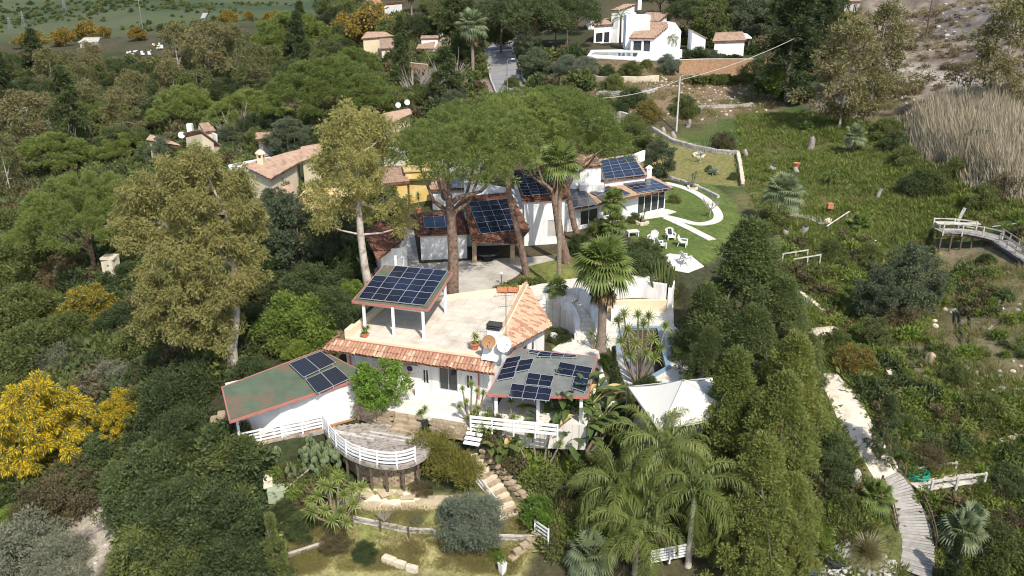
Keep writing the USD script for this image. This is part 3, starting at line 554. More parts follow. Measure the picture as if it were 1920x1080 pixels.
# right pavilion below the terrace
pv = thing('pavilion', 'open pavilion with grey felt roof carrying solar panels beside the villa', 'pavilion')
q3 = [P(966, 653, -.75), P(1120, 669, -.75), P(1102, 744, -1.15)]; gn, gd = plane_of(*q3); GP = np.array([*q3, hit(913, 740, gn, gd)])
obj('roof', MB().slab(GP, .12), 'roof_grey', pv); ed = MB()
for k in range(4): ed.beam(GP[k] - [0, 0, .07], GP[(k + 1) % 4] - [0, 0, .07], .08, .18)
obj('eaves_trim', ed, 'copper', pv)
for a, b in ((.07, .93), (.5, .95), (.93, .93), (.93, .08), (.5, .06)):
    q = (GP[0] * (1 - a) + GP[1] * a) * (1 - b) + (GP[3] * (1 - a) + GP[2] * a) * b; obj('post', MB().box((q[0], q[1], (q[2] - .15 - 3.4) / 2), (.22, .22, q[2] - .15 + 3.4)), 'white_paint', pv)
q = (GP[0] + GP[3]) / 2; obj('floor', MB().prism(np.array([GP[0] + [0, .2, 0], GP[1], GP[2], GP[3]]), -5.2, -3.28), 'paving', pv)
def z3(*xy): return S(3.6, 880, 500, *xy)
solar('single black solar panel stepped forward at the top left of the grey pavilion roof', z3((333, 632), (437, 618), (408, 692), (305, 712)), gn, gd, 1, 1)
solar('two black solar panels one behind the other along the grey pavilion roof left eaves', z3((250, 618), (352, 598), (300, 745), (180, 768)), gn, gd, 1, 2)
solar('two upper black solar panels in the middle of the grey pavilion roof', z3((398, 715), (572, 738), (548, 810), (376, 792)), gn, gd, 2, 1)
solar('lower row of three solar panels at the front edge of the grey pavilion roof', z3((288, 788), (560, 822), (538, 905), (262, 878)), gn, gd, 3, 1)
solar('pair of solar panels near the right corner of the grey pavilion roof', z3((612, 642), (832, 682), (808, 758), (582, 720)), gn, gd, 2, 1)
solar('lone solar panel half hidden by big leaves at the front right of the pavilion roof', z3((712, 738), (808, 760), (785, 846), (690, 815)), gn, gd, 1, 1)
solar('flat grey shining solar panels along the back edge of the grey pavilion roof', z3((480, 570), (725, 598), (720, 612), (455, 606)), gn, gd, 3, 1)
solar('narrow glossy solar panel at the back left corner of the grey pavilion roof', z3((410, 560), (480, 570), (465, 586), (396, 576)), gn, gd, 1, 1)

# left pavilion: long white annexe with a green felt roof
lv = thing('annexe', 'long white annexe with green felt roof left of the villa', 'house')
q3 = [P(601, 656, -.95), P(692, 704, -1.4), P(431, 790, -1.45)]; ln, ld = plane_of(*q3); LP = np.array([hit(416, 726, ln, ld), *q3])
obj('roof', MB().slab(LP, .12), 'roof_green', lv); ed = MB()
for k in range(4): ed.beam(LP[k] - [0, 0, .06], LP[(k + 1) % 4] - [0, 0, .06], .09, .17)
obj('eaves_trim', ed, 'copper', lv)
f0, f1 = P(530, 818, -4.2)[:2], P(686, 776, -4.2)[:2]; t_ = unit(f1 - f0); f1 = f1 + t_ * .8; nb = np.array([-t_[1], t_[0]]); bk = 3.6
_lq = Polygon([f0, f1, f1 + nb * bk, f0 + nb * bk]).intersection(Polygon(inset(LP, .12))); lb = under_plane(np.array(_lq.exterior.coords)[:-1], -4.7, [(ln, ld)], .13)
lb = opening(lb, lv, f0, f1, .9, 1.9, -4.2, -2.1, 'white_paint', 0, glass='white_paint', name='door')
obj('walls', lb, 'white_wall', lv)
pb = under_plane([f0 - t_ * 2.6 + nb * 2.2, f0, f0 + nb * bk, f0 - t_ * 2.6 + nb * bk], -4.7, [(ln, ld)], .13); obj('porch_wall', pb, 'white_wall', lv)
for k, q in enumerate((f0 - t_ * 2.75 + nb * .15, f0 - t_ * 2.9 + nb * 1.9)): obj('post', MB().box((*q, -2.85), (.16, .16, 2.8), np.array([[*t_, 0], [*nb, 0], [0, 0, 1]])), 'white_paint', lv)
obj('porch_floor', MB().prism([f0 - t_ * 2.9 - nb * .1, f0 + t_ * .05 - nb * .1, f0 + nb * 2.2, f0 - t_ * 2.9 + nb * 2.2], -4.6, -4.22), 'stone', lv)
def z4(*xy): return S(3.376, 400, 640, *xy)
solar('two large dark solar collectors at the back edge of the green annexe roof', z4((478, 140), (680, 62), (775, 132), (570, 228)), ln, ld, 2, 1, mid=False, glass='collector', lift=.2) if 'collector' in M else None
solar('two dark solar collectors nearer the middle of the green annexe roof', z4((585, 240), (775, 158), (862, 236), (658, 330)), ln, ld, 2, 1, mid=False, glass='collector', lift=.2)
# ---------------------------------------------------------------- the rear villa
def r4(*xy): return S(3.375, 640, 240, *xy)
def r5(*xy): return S(3.857, 940, 240, *xy)
v2 = thing('villa', 'white villa behind the umbrella pines with tiled roofs full of solar panels', 'house')
# garage wing
gp, n1_, d1_, gb = shed([(781, 401), (868, 396), (881, 437), (783, 441)], 1.95, 2.6, -.7, .25); obj('walls', gb, 'white_wall', v2); roof(v2, gp, n1_, 'terracotta_dark', seed=11)
solar('three solar panels in a row on the low dark tiled garage roof', r4((516, 562), (720, 552), (728, 622), (528, 632)), n1_, d1_, 3, 1, lift=.27)
# porch wing
FL, FR, BL = P(886, 452, 2.1), P(993, 430, 2.1), P(866, 370, 4.2); n2_, d2_ = plane_of(FL, FR, BL); pp = np.array([BL, hit(957, 361, n2_, d2_), FR, hit(969, 456, n2_, d2_), FL])
roof(v2, pp, n2_, 'terracotta_dark', seed=12, lab='dark tiled porch roof carried by stone pillars')
pbk = under_plane([P(872, 474, -.55)[:2] + [0, 2.0], P(985, 474, -.55)[:2] + [0, 2.6], P(985, 474, -.55)[:2] + [-.3, 6], P(872, 474, -.55)[:2] + [-.3, 6]], -.7, [(n2_, d2_)])
obj('porch_wall', pbk, 'white_wall', v2)
for u, v in ((890, 493), (961, 494)):
    q = P(u, v, -.57); zt = zplane(q[0], q[1], n2_, d2_) - .16; obj('pillar', MB().box((q[0], q[1], (zt - .57) / 2), (.42, .42, zt + .57)), 'stone', v2)
solar('twelve solar panels in three rows on the dark tiled porch roof', r4((800, 467), (1048, 447), (1137, 640), (882, 670)), n2_, d2_, 4, 3, lift=.27)
# tall block
tp, n3_, d3_, tb = shed([(961, 320), (1040, 317), (1064, 372), (980, 377)], 4.0, 5.3, -.7, .22)
tf0, tf1 = inset(tp, .22)[[3, 2]] if False else (None, None)
ip = inset(tp, .22); k0 = np.argsort(ip[:, 1])[:2]; a, b = sorted((ip[k0[0]], ip[k0[1]]), key=lambda q: q[0])
tb = opening(tb, v2, a, b, 2.3, 3.2, .2, 1.9, 'grey_wall', 0, .08, 'grey_wall', name='shutter')
obj('walls', tb, 'white_wall', v2, label='tall white block with a flat wall'); roof(v2, tp, n3_, 'terracotta_dark', seed=13)
solar('block of sixteen solar panels on the tall white wing behind the palm', r5((86, 325), (345, 310), (400, 468), (160, 490)), n3_, d3_, 4, 4, lift=.27)
# low front wing with the glass doors and sunroom
FL, FR, BL = P(1072, 393, 2.1), P(1263, 353, 2.1), P(1050, 346, 2.55); n4_, d4_ = plane_of(FL, FR, BL)
fp = np.array([BL, hit(1160, 335, n4_, d4_), hit(1222, 331, n4_, d4_), FR, FL]); roof(v2, fp, n4_, 'terracotta_light', seed=14, lab='low pale orange tiled roof over the glass doors')
e = unit((FR - FL)[:2]); nb = np.array([-e[1], e[0]]); w0 = FL[:2] + nb * 1.0 + e * .3; w1 = FR[:2] + nb * .9 - e * .35
fb = under_plane([w0, w1, w1 + nb * 3.2, w0 + nb * 3.6], -.7, [(n4_, d4_)])
def win_px(body, tl, br, frame='white_paint', mull=1, **k):
    s0, z1 = on_plane(*tl, w0, w1); s1, z0 = on_plane(*br, w0, w1); return opening(body, v2, w0, w1, s0, s1, max(z0, -.5), min(z1, 1.72), frame, mull, **k)
fb = win_px(fb, (1089, 396), (1121, 417), mull=1, name='sliding_door'); fb = win_px(fb, (1132, 388), (1163, 400), 'white_paint', 1)
fb = win_px(fb, (1197, 367), (1247, 392), mull=3, name='sunroom_glazing', fw=.12)
obj('walls', fb, 'white_wall', v2, label='low front wall with sliding doors and the glazed sunroom')
solar('nine solar panels on the low roof just right of the leaning pine trunk', r5((462, 430), (575, 420), (700, 550), (515, 575)), n4_, d4_, 3, 3, lift=.27)
solar('three small solar panels in the middle of the low orange roof', r5((640, 462), (772, 416), (826, 438), (694, 490)), n4_, d4_, 3, 1, lift=.27)
solar('four solar panels at the front edge of the low orange roof behind the small palm', r5((690, 495), (858, 436), (938, 476), (740, 528)), n4_, d4_, 4, 1, lift=.27)
solar('ten solar panels on the sunroom roof by the white chimney', r5((876, 395), (1080, 362), (1228, 432), (990, 466)), n4_, d4_, 5, 2, lift=.27)
# upper block with a pale tiled roof
ep, n5_, d5_, eb = shed([(985, 281), (1110, 283), (1130, 311), (1002, 318)], 5.0, 6.1, -.6, .12); obj('walls', eb, 'white_wall', v2, label='upper white block with a small square vent'); roof(v2, ep, n5_, 'terracotta_light', seed=15, lab='pale pink upper tiled roof')
qe = np.array([ep[0], ep[3]]); obj('parapet', MB().beam(qe[0] + [0, 0, .2], qe[1] + [0, 0, .2], .35, .6), 'white_wall', v2)
hp, n6_, d6_, hb = shed([(1123, 300), (1187, 289.5), (1214, 329), (1132, 340)], 3.15, 4.0, -.6, .2); obj('walls', hb, 'white_wall', v2); roof(v2, hp, n6_, 'terracotta_light', seed=16)
solar('twelve solar panels in three rows on the raised rear roof beside the white block', r5((716, 236), (946, 196), (1040, 335), (747, 370)), n6_, d6_, 4, 3, lift=.27)
qw = P(1187, 300, 3.6); obj('parapet', MB().beam(qw + [.2, .4, 0], qw + [1.6, 2.4, 0], .3, 1.2), 'white_wall', v2)
cq = P(1216, 336, 2.3); cm = thing('chimney_stack', 'white chimney with pyramid cap at the corner of the sunroom roof', 'chimney', mat4((cq[0], cq[1], 2.0)))
obj('stack', MB().box((0, 0, .7), (.55, .55, 1.7)), 'white_wall', cm); obj('cap', MB().lathe([(.45, 1.55), (.43, 1.62), (0, 1.95)], sides=4), 'white_wall', cm)
sc = MB()
s_ = P(1092, 352, 2.9); obj('low_block', MB().box((s_[0] + 1.0, s_[1] + .3, 2.7), (2.6, 1.0, 1.1)), 'white_wall', v2)
# small wing at the back left with solar water heaters
bp, n7_, d7_, bb = shed([(815, 328), (894, 326), (903, 352), (803, 357)], 1.8, 2.9, -.6, .3)
obj('walls', bb, 'white_wall', v2); roof(v2, bp, n7_, 'terracotta_dull', seed=17)
obj('upper_wall', MB().box((bp[0] + bp[1]) / 2 + [.5, .8, .3], (5.0, 1.2, 2.2)), 'white_wall', v2)
solar('two pale grey flat solar water heaters on the small rear roof behind the pine fork', [(843, 334), (881, 334), (884, 351), (846, 352)], n7_, d7_, 2, 1, lift=.27, mid=False, glass='heater', name='solar_water_heater', cat='solar heater')
# patio table, seats and lights come with the details
# dark-roofed round outbuilding
ob = thing('outbuilding', 'round-ended white outbuilding with a dark rusty tiled roof left of the patio', 'outbuilding')
n8, d8 = plane_of(P(708, 487, 1.6), P(757, 447, 1.6), P(684, 436, 2.3)); op = np.array([P(684, 436, 2.3), hit(722, 409, n8, d8), P(757, 447, 1.6), P(708, 487, 1.6)])
roof(ob, op, n8, 'terracotta_dark', seed=18); oc = (op[2] * .58 + op[3] * .42); rr = 1.25
obj('round_wall', MB().lathe([(rr, -.7), (rr, .55), (rr + .06, .6), (rr + .02, .66), (rr, 1.62)], (oc[0] - .15, oc[1] + .75, 0), 24), 'white_wall', ob, smooth=30); obj('walls', under_plane(inset(op, .7), -.8, [(n8, d8)]), 'white_wall', ob)
# ---------------------------------------------------------------- neighbours
oh = thing('house', 'ochre yellow house with pink tiled roofs between the tan eucalyptus and the rear villa', 'house')
xp, nx, dx, xb = shed([(722, 312), (752, 311), (768, 341), (716, 346)], 2.2, 3.0, -1.4, .25); obj('walls', xb, 'ochre_wall', oh); roof(oh, xp, nx, 'terracotta_dull', seed=21)
xp, nx, dx, xb = shed([(752, 303), (806, 301), (812, 318), (757, 321)], 3.2, 3.4, -1.4, .2); obj('walls', xb, 'ochre_wall', oh); obj('flat_roof', MB().slab(xp, .15), 'straw', oh)
xb2 = P(790, 345, .5); obj('garden_wall', MB().box(xb2 - [0, 0, .6], (3.2, .5, 2.0)), 'ochre_wall', oh)
px_ = P(690, 395, .6); obj('side_wall', MB().box(px_ + [-4, 4.5, -.6], (7.5, 5, 3.0)), 'ochre_wall', oh)
pgl = thing('pergola', 'brown reed covered pergola in front of the ochre house', 'pergola'); a = [P(760, 322, 2.3), P(818, 320, 2.3), P(822, 336, 2.2), P(766, 338, 2.2)]
obj('reed_roof', MB().slab(np.array(a), .08), 'shrub_brown', pgl)
for q in a: obj('post', MB().box((q[0], q[1], .7), (.12, .12, 3.0)), 'wood_dark', pgl)
wh = thing('house', 'low white garden house behind the left umbrella pine crown', 'house'); xp, nx, dx, xb = shed([(722, 275), (765, 273), (772, 288), (715, 290)], 4.0, 4.6, -1, .2); obj('walls', xb, 'white_wall', wh); obj('flat_roof', MB().slab(xp, .15), 'grey_wall', wh)
ph = thing('house', 'house with pink tiled roof and two satellite dishes behind the umbrella pine', 'house'); xp, nx, dx, xb = shed([(720, 213), (768, 204), (772, 214), (728, 234)], 3.0, 3.9, -1, .3); obj('walls', xb, 'cream_wall', ph); roof(ph, xp, nx, 'terracotta_dull', seed=22, rowwise=False)
q = hit(747, 207, nx, dx); dish('left white satellite dish on the pink tiled roof behind the pine', q + [0, 0, .8], [.2, -1, .3], .4, post_h=.9); q = hit(764, 203, nx, dx); dish('right white satellite dish with a red mark behind the pine', q + [0, 0, .9], [.2, -1, .3], .42, post_h=1)
# cream house with swept roof on the left
ch2 = thing('house', 'cream house with swept dull pink tiled roof and white roof parapet left of the eucalyptus', 'house')
xp, nx, dx, xb = shed([(455, 310), (568, 279), (562, 305), (508, 336)], 1.9, 2.8, -3.0, .45); xb = opening(xb, ch2, inset(xp, .45)[3][:2], inset(xp, .45)[2][:2], 2.0, 3.2, -.2, 1.0) if False else xb
obj('walls', xb, 'cream_wall', ch2); roof(ch2, xp, nx, 'terracotta_dull', seed=23, rowwise=False)
xp2, nx2, dx2, xb2 = shed([(565, 276), (600, 270), (604, 290), (562, 305)], 1.9, 2.8, -3.0, .3); obj('walls', xb2, 'cream_wall', ch2); roof(ch2, xp2, nx2, 'terracotta_dull', seed=24, rowwise=False)
obj('white_parapet', MB().beam(P(432, 318, 1.2), P(508, 303, 2.2), .4, 1.2).beam(P(432, 318, 1.2), P(438, 332, .8), .4, 1.2), 'white_wall', ch2)
xp3, nx3, dx3, xb3 = shed([(512, 356), (548, 345), (552, 358), (497, 392)], .2, 1.1, -2.6, .3); obj('walls', xb3, 'cream_wall', ch2); roof(ch2, xp3, nx3, 'terracotta_dull', seed=25, rowwise=False)
def chim(label, p, h, w, m='cream_wall'):
    t = thing('chimney_stack', label, 'chimney', mat4(p)); obj('stack', MB().box((0, 0, h / 2), (w, w, h)), m, t); obj('cap', MB().lathe([(w * .95, h), (w * .9, h + .12), (w * .3, h + w * .7), (0, h + w * .8)], sides=4), m, t)
    obj('vents', MB().box((0, 0, h - .28), (w * 1.02, w * .4, .3)).box((0, 0, h - .28), (w * .4, w * 1.02, .3)), 'dark_frame', t)
chim('cream chimney with a stepped cap on the swept tiled roof', hit(490, 309, nx, dx) - [0, 0, .3], 1.6, .7); q = P(501, 372, -2.2); chim('ochre chimney standing in front of the cream house', q, 3.6, .75, 'ochre_wall')
lh = thing('house', 'pale house with three dull tiled roofs among dark pines on the left', 'house')
for px, zf, zb, sd in (([(282, 253), (324, 266), (342, 274), (275, 263)], -1.6, -.9, 31), ([(340, 251), (374, 243), (417, 274), (352, 263)], -1.2, -.2, 32), ([(372, 232), (392, 230), (405, 246), (383, 248)], .3, 1.0, 33), ([(306, 282), (322, 274), (336, 276), (314, 288)], -3.0, -2.4, 34)):
    xp, nx, dx, xb = shed(px, zf, zb, -5.4, .25); obj('walls', xb, 'cream_wall', lh); roof(lh, xp, nx, 'terracotta_dull', seed=sd, rowwise=False)
a, b = P(352, 265, -1.35), P(417, 276, -1.35); obj('front_wall', MB().beam(a + [.3, .5, -1.6], b + [-.2, .5, -1.6], .4, 3.0), 'cream_wall', lh); a, b = P(372, 233, .9), P(404, 250, .1); obj('gable_wall', MB().beam(a - [0, 0, 1.6], b - [0, 0, 1.6], .3, 2.9), 'white_wall', lh)
q = P(357, 245, -.3); obj('chimney', MB().box(q, (.8, .8, 2.2)), 'white_wall', lh); q = P(341, 258, -.7); dish('pale satellite dish on the pale house among the dark pines', q + [0, 0, .4], [.4, -1, .3], .5, post_h=1)
dk = thing('house', 'dark shaded house with tiled roof under pines behind the cream house', 'house'); xp, nx, dx, xb = shed([(478, 250), (510, 247), (512, 258), (480, 262)], .5, 1.2, -3, .3); obj('walls', xb, 'grey_wall', dk); roof(dk, xp, nx, 'terracotta_dull', seed=35, rowwise=False)
# houses along the top
th = thing('house', 'cream house with brown tiled roofs behind the large dark pine', 'house')
for px, zf, zb, sd in (([(688, 60), (722, 60), (738, 68), (677, 73)], 5.2, 6.4, 41), ([(712, 73), (742, 72), (738, 91), (713, 92)], 4.0, 5.0, 42)):
    xp, nx, dx, xb = shed(px, zf, zb, 0, .3); obj('walls', xb, 'cream_wall', th); roof(th, xp, nx, 'terracotta_dull', seed=sd, rowwise=False)
wg = thing('house', 'white house with shuttered garage and brown tiled roof left of the road', 'house')
for px, zf, zb, sd, o in (([(790, 67), (824, 67), (822, 72), (788, 73)], 6.3, 6.9, 43, 0), ([(828, 71), (862, 71), (858, 92), (814, 93)], 5.2, 6.5, 44, 0), ([(784, 84), (816, 78), (812, 92), (780, 92)], 4.8, 5.3, 45, 1)):
    xp, nx, dx, xb = shed(px, zf, zb, 1.5, .2)
    if o:
        q = inset(xp, .2); k = np.argsort(q[:, 1])[:2]; a, b = sorted((q[k[0]], q[k[1]]), key=lambda r: r[0]); xb = opening(xb, wg, a, b, .5, 2.9, 2.2, 4.2, 'aluminium', 0, bars=5, glass='white_paint', name='garage_door')
    obj('walls', xb, 'white_wall', wg); roof(wg, xp, nx, 'terracotta_dull', seed=sd, rowwise=False)
q = P(827, 68, 6.8); dish('white satellite dish on the white house left of the road', q + [0, 0, .5], [.1, -1, .3], .55, post_h=.8)
for label, px, zf, zb, z0, mt, tl, sd in (
 ('white house with orange red roof at the top of the picture centre', [(722, 5), (757, 2), (752, 14), (714, 18)], 9.0, 11.0, 3, 'white_wall', 'terracotta', 46),
 ('pale house with red roof at the top edge left of the palms', [(690, 0), (722, -4), (716, 9), (672, 12)], 8.5, 10.0, 3, 'cream_wall', 'terracotta', 47),
 ('white villa block right of the two red roofs at the top edge', [(800, -8), (828, -8), (826, 2), (798, 3)], 10.5, 11.5, 3, 'white_wall', 'terracotta_dull', 48),
 ('small white building at the far top edge above the pines', [(611, 10), (636, 9), (636, 13), (610, 15)], 4.0, 4.6, -3, 'white_wall', 'terracotta_dull', 49),
 ('grey house half hidden by trees on the top right slope', [(1582, -4), (1612, -5), (1616, 2), (1582, 4)], 16.4, 16.9, 12.5, 'grey_wall', 'terracotta_dull', 50)):
    t = thing('house', label, 'house'); xp, nx, dx, xb = shed(px, zf, zb, z0, .3)
    q = inset(xp, .3); k = np.argsort(q[:, 1])[:2]; a, b = sorted((q[k[0]], q[k[1]]), key=lambda r: r[0]); Lw = np.linalg.norm(b - a)
    for s in (.15, .6): xb = opening(xb, t, a, b, Lw * s, Lw * (s + .25), zf - 2.1, zf - .6, 'white_paint', 1)
    obj('walls', xb, mt, t); roof(t, xp, nx, tl, seed=sd, rowwise=False)
# the upper villa
uv_ = thing('villa', 'large white villa with stepped pinkish tiled roofs above the pool at top right', 'house')
for px, zf, zb, sd, ins in (([(1118, 38), (1152, 33), (1149, 46), (1110, 48)], 11.8, 12.6, 51, .3), ([(1171, 8), (1193, 8), (1160, 20), (1144, 19.5)], 14.6, 15.6, 52, .2), ([(1212, 23.5), (1255, 24.5), (1236, 40), (1193, 39.5)], 12.9, 14.2, 53, .3), ([(1203, 41), (1262, 42), (1226, 72.5), (1179, 71.5)], 10.7, 13.0, 54, .35)):
    xp, nx, dx, xb = shed(px, zf, zb, 7.8, ins)
    if sd in (51, 54):
        q = inset(xp, ins); k = np.argsort(q[:, 1])[:2]; a, b = sorted((q[k[0]], q[k[1]]), key=lambda r: r[0]); Lw = np.linalg.norm(b - a)
        xb = opening(xb, uv_, a, b, Lw * .12, Lw * .5, 8.4, 10.2, 'dark_frame', 1); xb = opening(xb, uv_, a, b, Lw * .6, Lw * .9, 8.2, 10.3, 'dark_frame', 1, name='glass_door')
    obj('walls', xb, 'white_wall', uv_); roof(uv_, xp, nx, 'terracotta_dull', seed=sd, rowwise=False)
g = [P(1236, 73, 10.5), P(1262, 42, 13.0), P(1274, 56, 11.2)]; 
gw = np.array([P(1237, 93, 8.2)[:2], P(1275, 92, 8.2)[:2]]); gl = MB(); c0, c1 = np.array([*gw[0], 0]), np.array([*gw[1], 0]); tq = unit(c1 - c0); nq = np.array([-tq[1], tq[0], 0]); Lq = np.linalg.norm(c1 - c0)
prof = [(0, 7.8), (Lq, 7.8), (Lq, 11.6), (Lq * .68, 13.2), (0, 10.6)]; f_ = np.array([c0 + tq * s + [0, 0, z] for s, z in prof]); gl.add(np.vstack([f_, f_ + nq * 5]), [[0, 1, 2], [0, 2, 3], [0, 3, 4]] + [[5, 7, 6], [5, 8, 7], [5, 9, 8]] + [[i, i + 5, (i + 1) % 5 + 5] for i in range(5)] + [[i, (i + 1) % 5 + 5, (i + 1) % 5] for i in range(5)])
obj('gable_wing', gl, 'white_wall', uv_); a = P(1160, 70, 8.2); obj('white_tower', MB().box((a[0] + 1.7, a[1] + 3, 10.6), (4.2, 4, 5.6)), 'white_wall', uv_); a = P(1182, 45, 13); obj('upper_wall', MB().box((a[0] + 1.5, a[1] + 2, 11.4), (4.6, 4, 6.4)), 'white_wall', uv_)
a = P(1108, 66, 8.4); obj('left_wall', MB().box((a[0], a[1] + 2, 10), (1.4, 4, 4.0)), 'white_wall', uv_); obj('chimney', MB().box((*P(1199, 12, 15)[:2], 15.6), (.8, .8, 2.6)), 'white_wall', uv_)
sg = thing('garden_house', 'small white garden house with pointed gable right of the upper villa', 'house'); a, b = P(1296, 91, 8.5), P(1322, 91, 8.5); obj('walls', under_plane([a[:2], b[:2], b[:2] + [0, 4], a[:2] + [0, 4]], 7.9, [plane_of(a + [0, 0, 3.4], a + [0, 4, 3.4], b + [0, 0, 1.9])], 0), 'white_wall', sg); obj('roof', MB().slab(np.array([a + [-.2, -.2, 3.5], b + [.3, -.2, 1.95], b + [.3, 4.2, 1.95], a + [-.2, 4.2, 3.5]]), .12), 'terracotta_dull', sg)
wb2 = thing('house', 'white house with dull tiled roof behind the garden pavilion on the upper terrace', 'house'); xp, nx, dx, xb = shed([(1342, 62), (1392, 60), (1400, 76), (1336, 78)], 11.0, 12.2, 7.9, .3); obj('walls', xb, 'white_wall', wb2); roof(wb2, xp, nx, 'terracotta_dull', seed=61, rowwise=False)
pq = thing('pavilion', 'open dark-posted garden pavilion with flat roof at the right end of the upper terrace', 'pavilion'); a, b = P(1362, 98, 8.5), P(1402, 98, 8.5); obj('roof', MB().slab(np.array([a + [-.5, -.5, 2.7], b + [.4, -.5, 2.7], b + [.4, 3.6, 3.1], a + [-.5, 3.6, 3.1]]), .2), 'white_wall', pq); obj('back_wall', MB().box((a + b) / 2 + [0, 3.2, 1.3], (b[0] - a[0], .3, 2.8)), 'white_wall', pq)
for k in np.linspace(0, 1, 4): obj('post', MB().box(a * (1 - k) + b * k + [0, 0, 1.25], (.25, .25, 2.7)), 'wood_dark', pq)
# far houses low on the left
for label, px, zf, zb in (('pale grey roofed building among far orange mimosas at upper left', [(158, 70), (188, 70), (184, 78), (146, 79)], -8, -6.5), ('tennis court shelter at the left edge', [(12, 202), (52, 200), (50, 214), (10, 216)], -10.5, -10.2), ('tiny far building on the green hill at the top', [(380, 24), (390, 24), (384, 34), (376, 34)], -14, -13)):
    t = thing('building', label, 'building'); xp, nx, dx, xb = shed(px, zf, zb, zf - 4, .3); obj('walls', xb, 'grey_wall', t); obj('roof', MB().slab(xp, .3), 'stone_grey', t)
rh = thing('stone_hut', 'small square tan block chimney tower with a dark slot left of the eucalyptus', 'hut'); q = P(216, 540, -6.4); bx_ = boxman((0, 0, 1.6), (1.25, 1.25, 3.4), np.eye(3)) - boxman((.1, -.6, 2.6), (.26, .4, .34), np.eye(3))
m_ = bx_.rotate([0, 0, -12]).translate(list(q)); obj('tower', m_, 'stone_pale', rh); obj('cap', MB().box(q + [0, 0, 3.42], (1.4, 1.4, .2)), 'stone_pale', rh)
# ---------------------------------------------------------------- vegetation: prototypes (crown about 1 wide unless in metres)
def leafset(rg, C, N, L, Wd, spread=.8, droop=0.0, up=0.0, fold=.15, jit=.55):
    "leaf-sized rhombs at C that point along N, loosened"
    n = len(C); t = unit(N * 1.0 + rg.normal(0, spread, (n, 3)) + np.array([0, 0, up - droop])); r = rg.normal(0, 1, (n, 3)); s = unit(np.cross(t, r)); k = np.cross(s, t)
    l = (L * (1 + rg.uniform(-jit, jit, n)))[:, None]; w = (Wd * (1 + rg.uniform(-jit, jit, n)))[:, None]
    v = np.stack([C, C + t * l * .5 + s * w * .5 + k * w * fold, C + t * l, C + t * l * .5 - s * w * .5 + k * w * fold], 1).reshape(-1, 3)
    i = np.arange(n)[:, None] * 4; return v, np.vstack([i + [0, 1, 2], i + [0, 2, 3]])
def clump_pts(rg, cs, rs, per, shell=.55, zf=.85, top=.25):
    "points spread through ball-like clumps, more of them near the skin and on top"
    per = np.maximum((np.asarray(per) * np.ones(len(cs))).astype(int), 3); idx = np.repeat(np.arange(len(cs)), per); d = rg.normal(0, 1, (len(idx), 3)); d[:, 2] += top * 1.2; d = unit(d)
    r = rs[idx] * (shell + (1 - shell) * rg.uniform(0, 1, len(idx)) ** .5) * (1 + .25 * rg.normal(0, 1, len(idx)).clip(-1, 1)); d2 = d * [1, 1, zf]
    return cs[idx] + d2 * r[:, None], d
def crown_centers(rg, shape, n, H=1.0):
    out = []
    while len(out) < n:
        x, y, z = rg.uniform(-1, 1, 3); rho = math.hypot(x, y)
        if shape == 'umbrella':   # flat-bottomed dome
            if rho > 1: continue
            top = (1 - rho ** 2.2) ** .6; zz = rg.uniform(.25, 1) ** .5 * top; zz = max(zz, rg.uniform(0, .25)); out.append((x * .5, y * .5, zz * .5 * H))
        elif shape == 'round':
            q = math.sqrt(x * x + y * y + z * z)
            if q > 1 or q < .45: continue
            out.append((x * .5, y * .5, z * .5 * H))
        elif shape == 'dome':     # shrub: half ball to the ground
            z = abs(z); q = math.sqrt(x * x + y * y + z * z)
            if q > 1 or q < .5: continue
            out.append((x * .5, y * .5, z * H))
        elif shape == 'cone':
            z = rg.uniform(0, 1); R = (1 - z) ** .75 * .95 + .06
            if rho > 1 or rho < .35: continue
            out.append((x * .5 * R, y * .5 * R, z * H))
        elif shape == 'fatcone':
            z = rg.uniform(0, 1); R = (1 - z ** 1.25) ** .9 * .95 + .05
            if rho > 1 or rho < .4: continue
            out.append((x * .5 * R, y * .5 * R, z * H))
        elif shape == 'spire':    # cypress
            z = rg.uniform(0, 1); R = (math.sin(min(z * 1.15 + .12, 1) * math.pi) ** .6 if z > .6 else 1) * (1 - z ** 3 * .8)
            if rho > 1 or rho < .4: continue
            out.append((x * .5 * R, y * .5 * R, z * H))
        elif shape == 'plume':    # eucalyptus: ragged upright
            z = rg.uniform(0, 1); R = math.sin(math.pi * (z * .86 + .1)) ** .7 * (1 + .35 * math.sin(z * 17 + 3 * math.atan2(y, x)))
            if rho > 1 or rho < .3: continue
            out.append((x * .5 * R, y * .5 * R, z * H))
    return np.array(out)
def limbs(m, rg, base, top, r0, r1, ends, er, sides=7, bend=.06, fork=None):
    "a tapered trunk with limbs that reach into the crown"
    base, top = np.asarray(base, float), np.asarray(top, float); k = 6; s = np.linspace(0, 1, k)[:, None]; h = np.linalg.norm(top - base)
    tp = base + (top - base) * s + np.cumsum(rg.normal(0, bend * h / k, (k, 3)) * [1, 1, .2], 0) * (s > 0); rr = np.linspace(r0, r1, k); rr[0] *= 1.25; m.tube(tp, rr, sides + 2)
    for e in ends:
        f = rg.uniform(.7, 1) if fork is None else rg.uniform(*fork); b = tp[0] + (tp[-1] - tp[0]) * f; j = min(int(f * (k - 1)), k - 2); g = f * (k - 1) - j; b = tp[j] * (1 - g) + tp[j + 1] * g
        mid = b * .55 + e * .45 + [0, 0, .12 * np.linalg.norm(e - b)] + rg.normal(0, .05, 3) * np.linalg.norm(e - b); m.tube([b, b * .6 + mid * .4, mid, e], [er, er * .8, er * .55, er * .2], 6)
    return tp
PROTO = {}
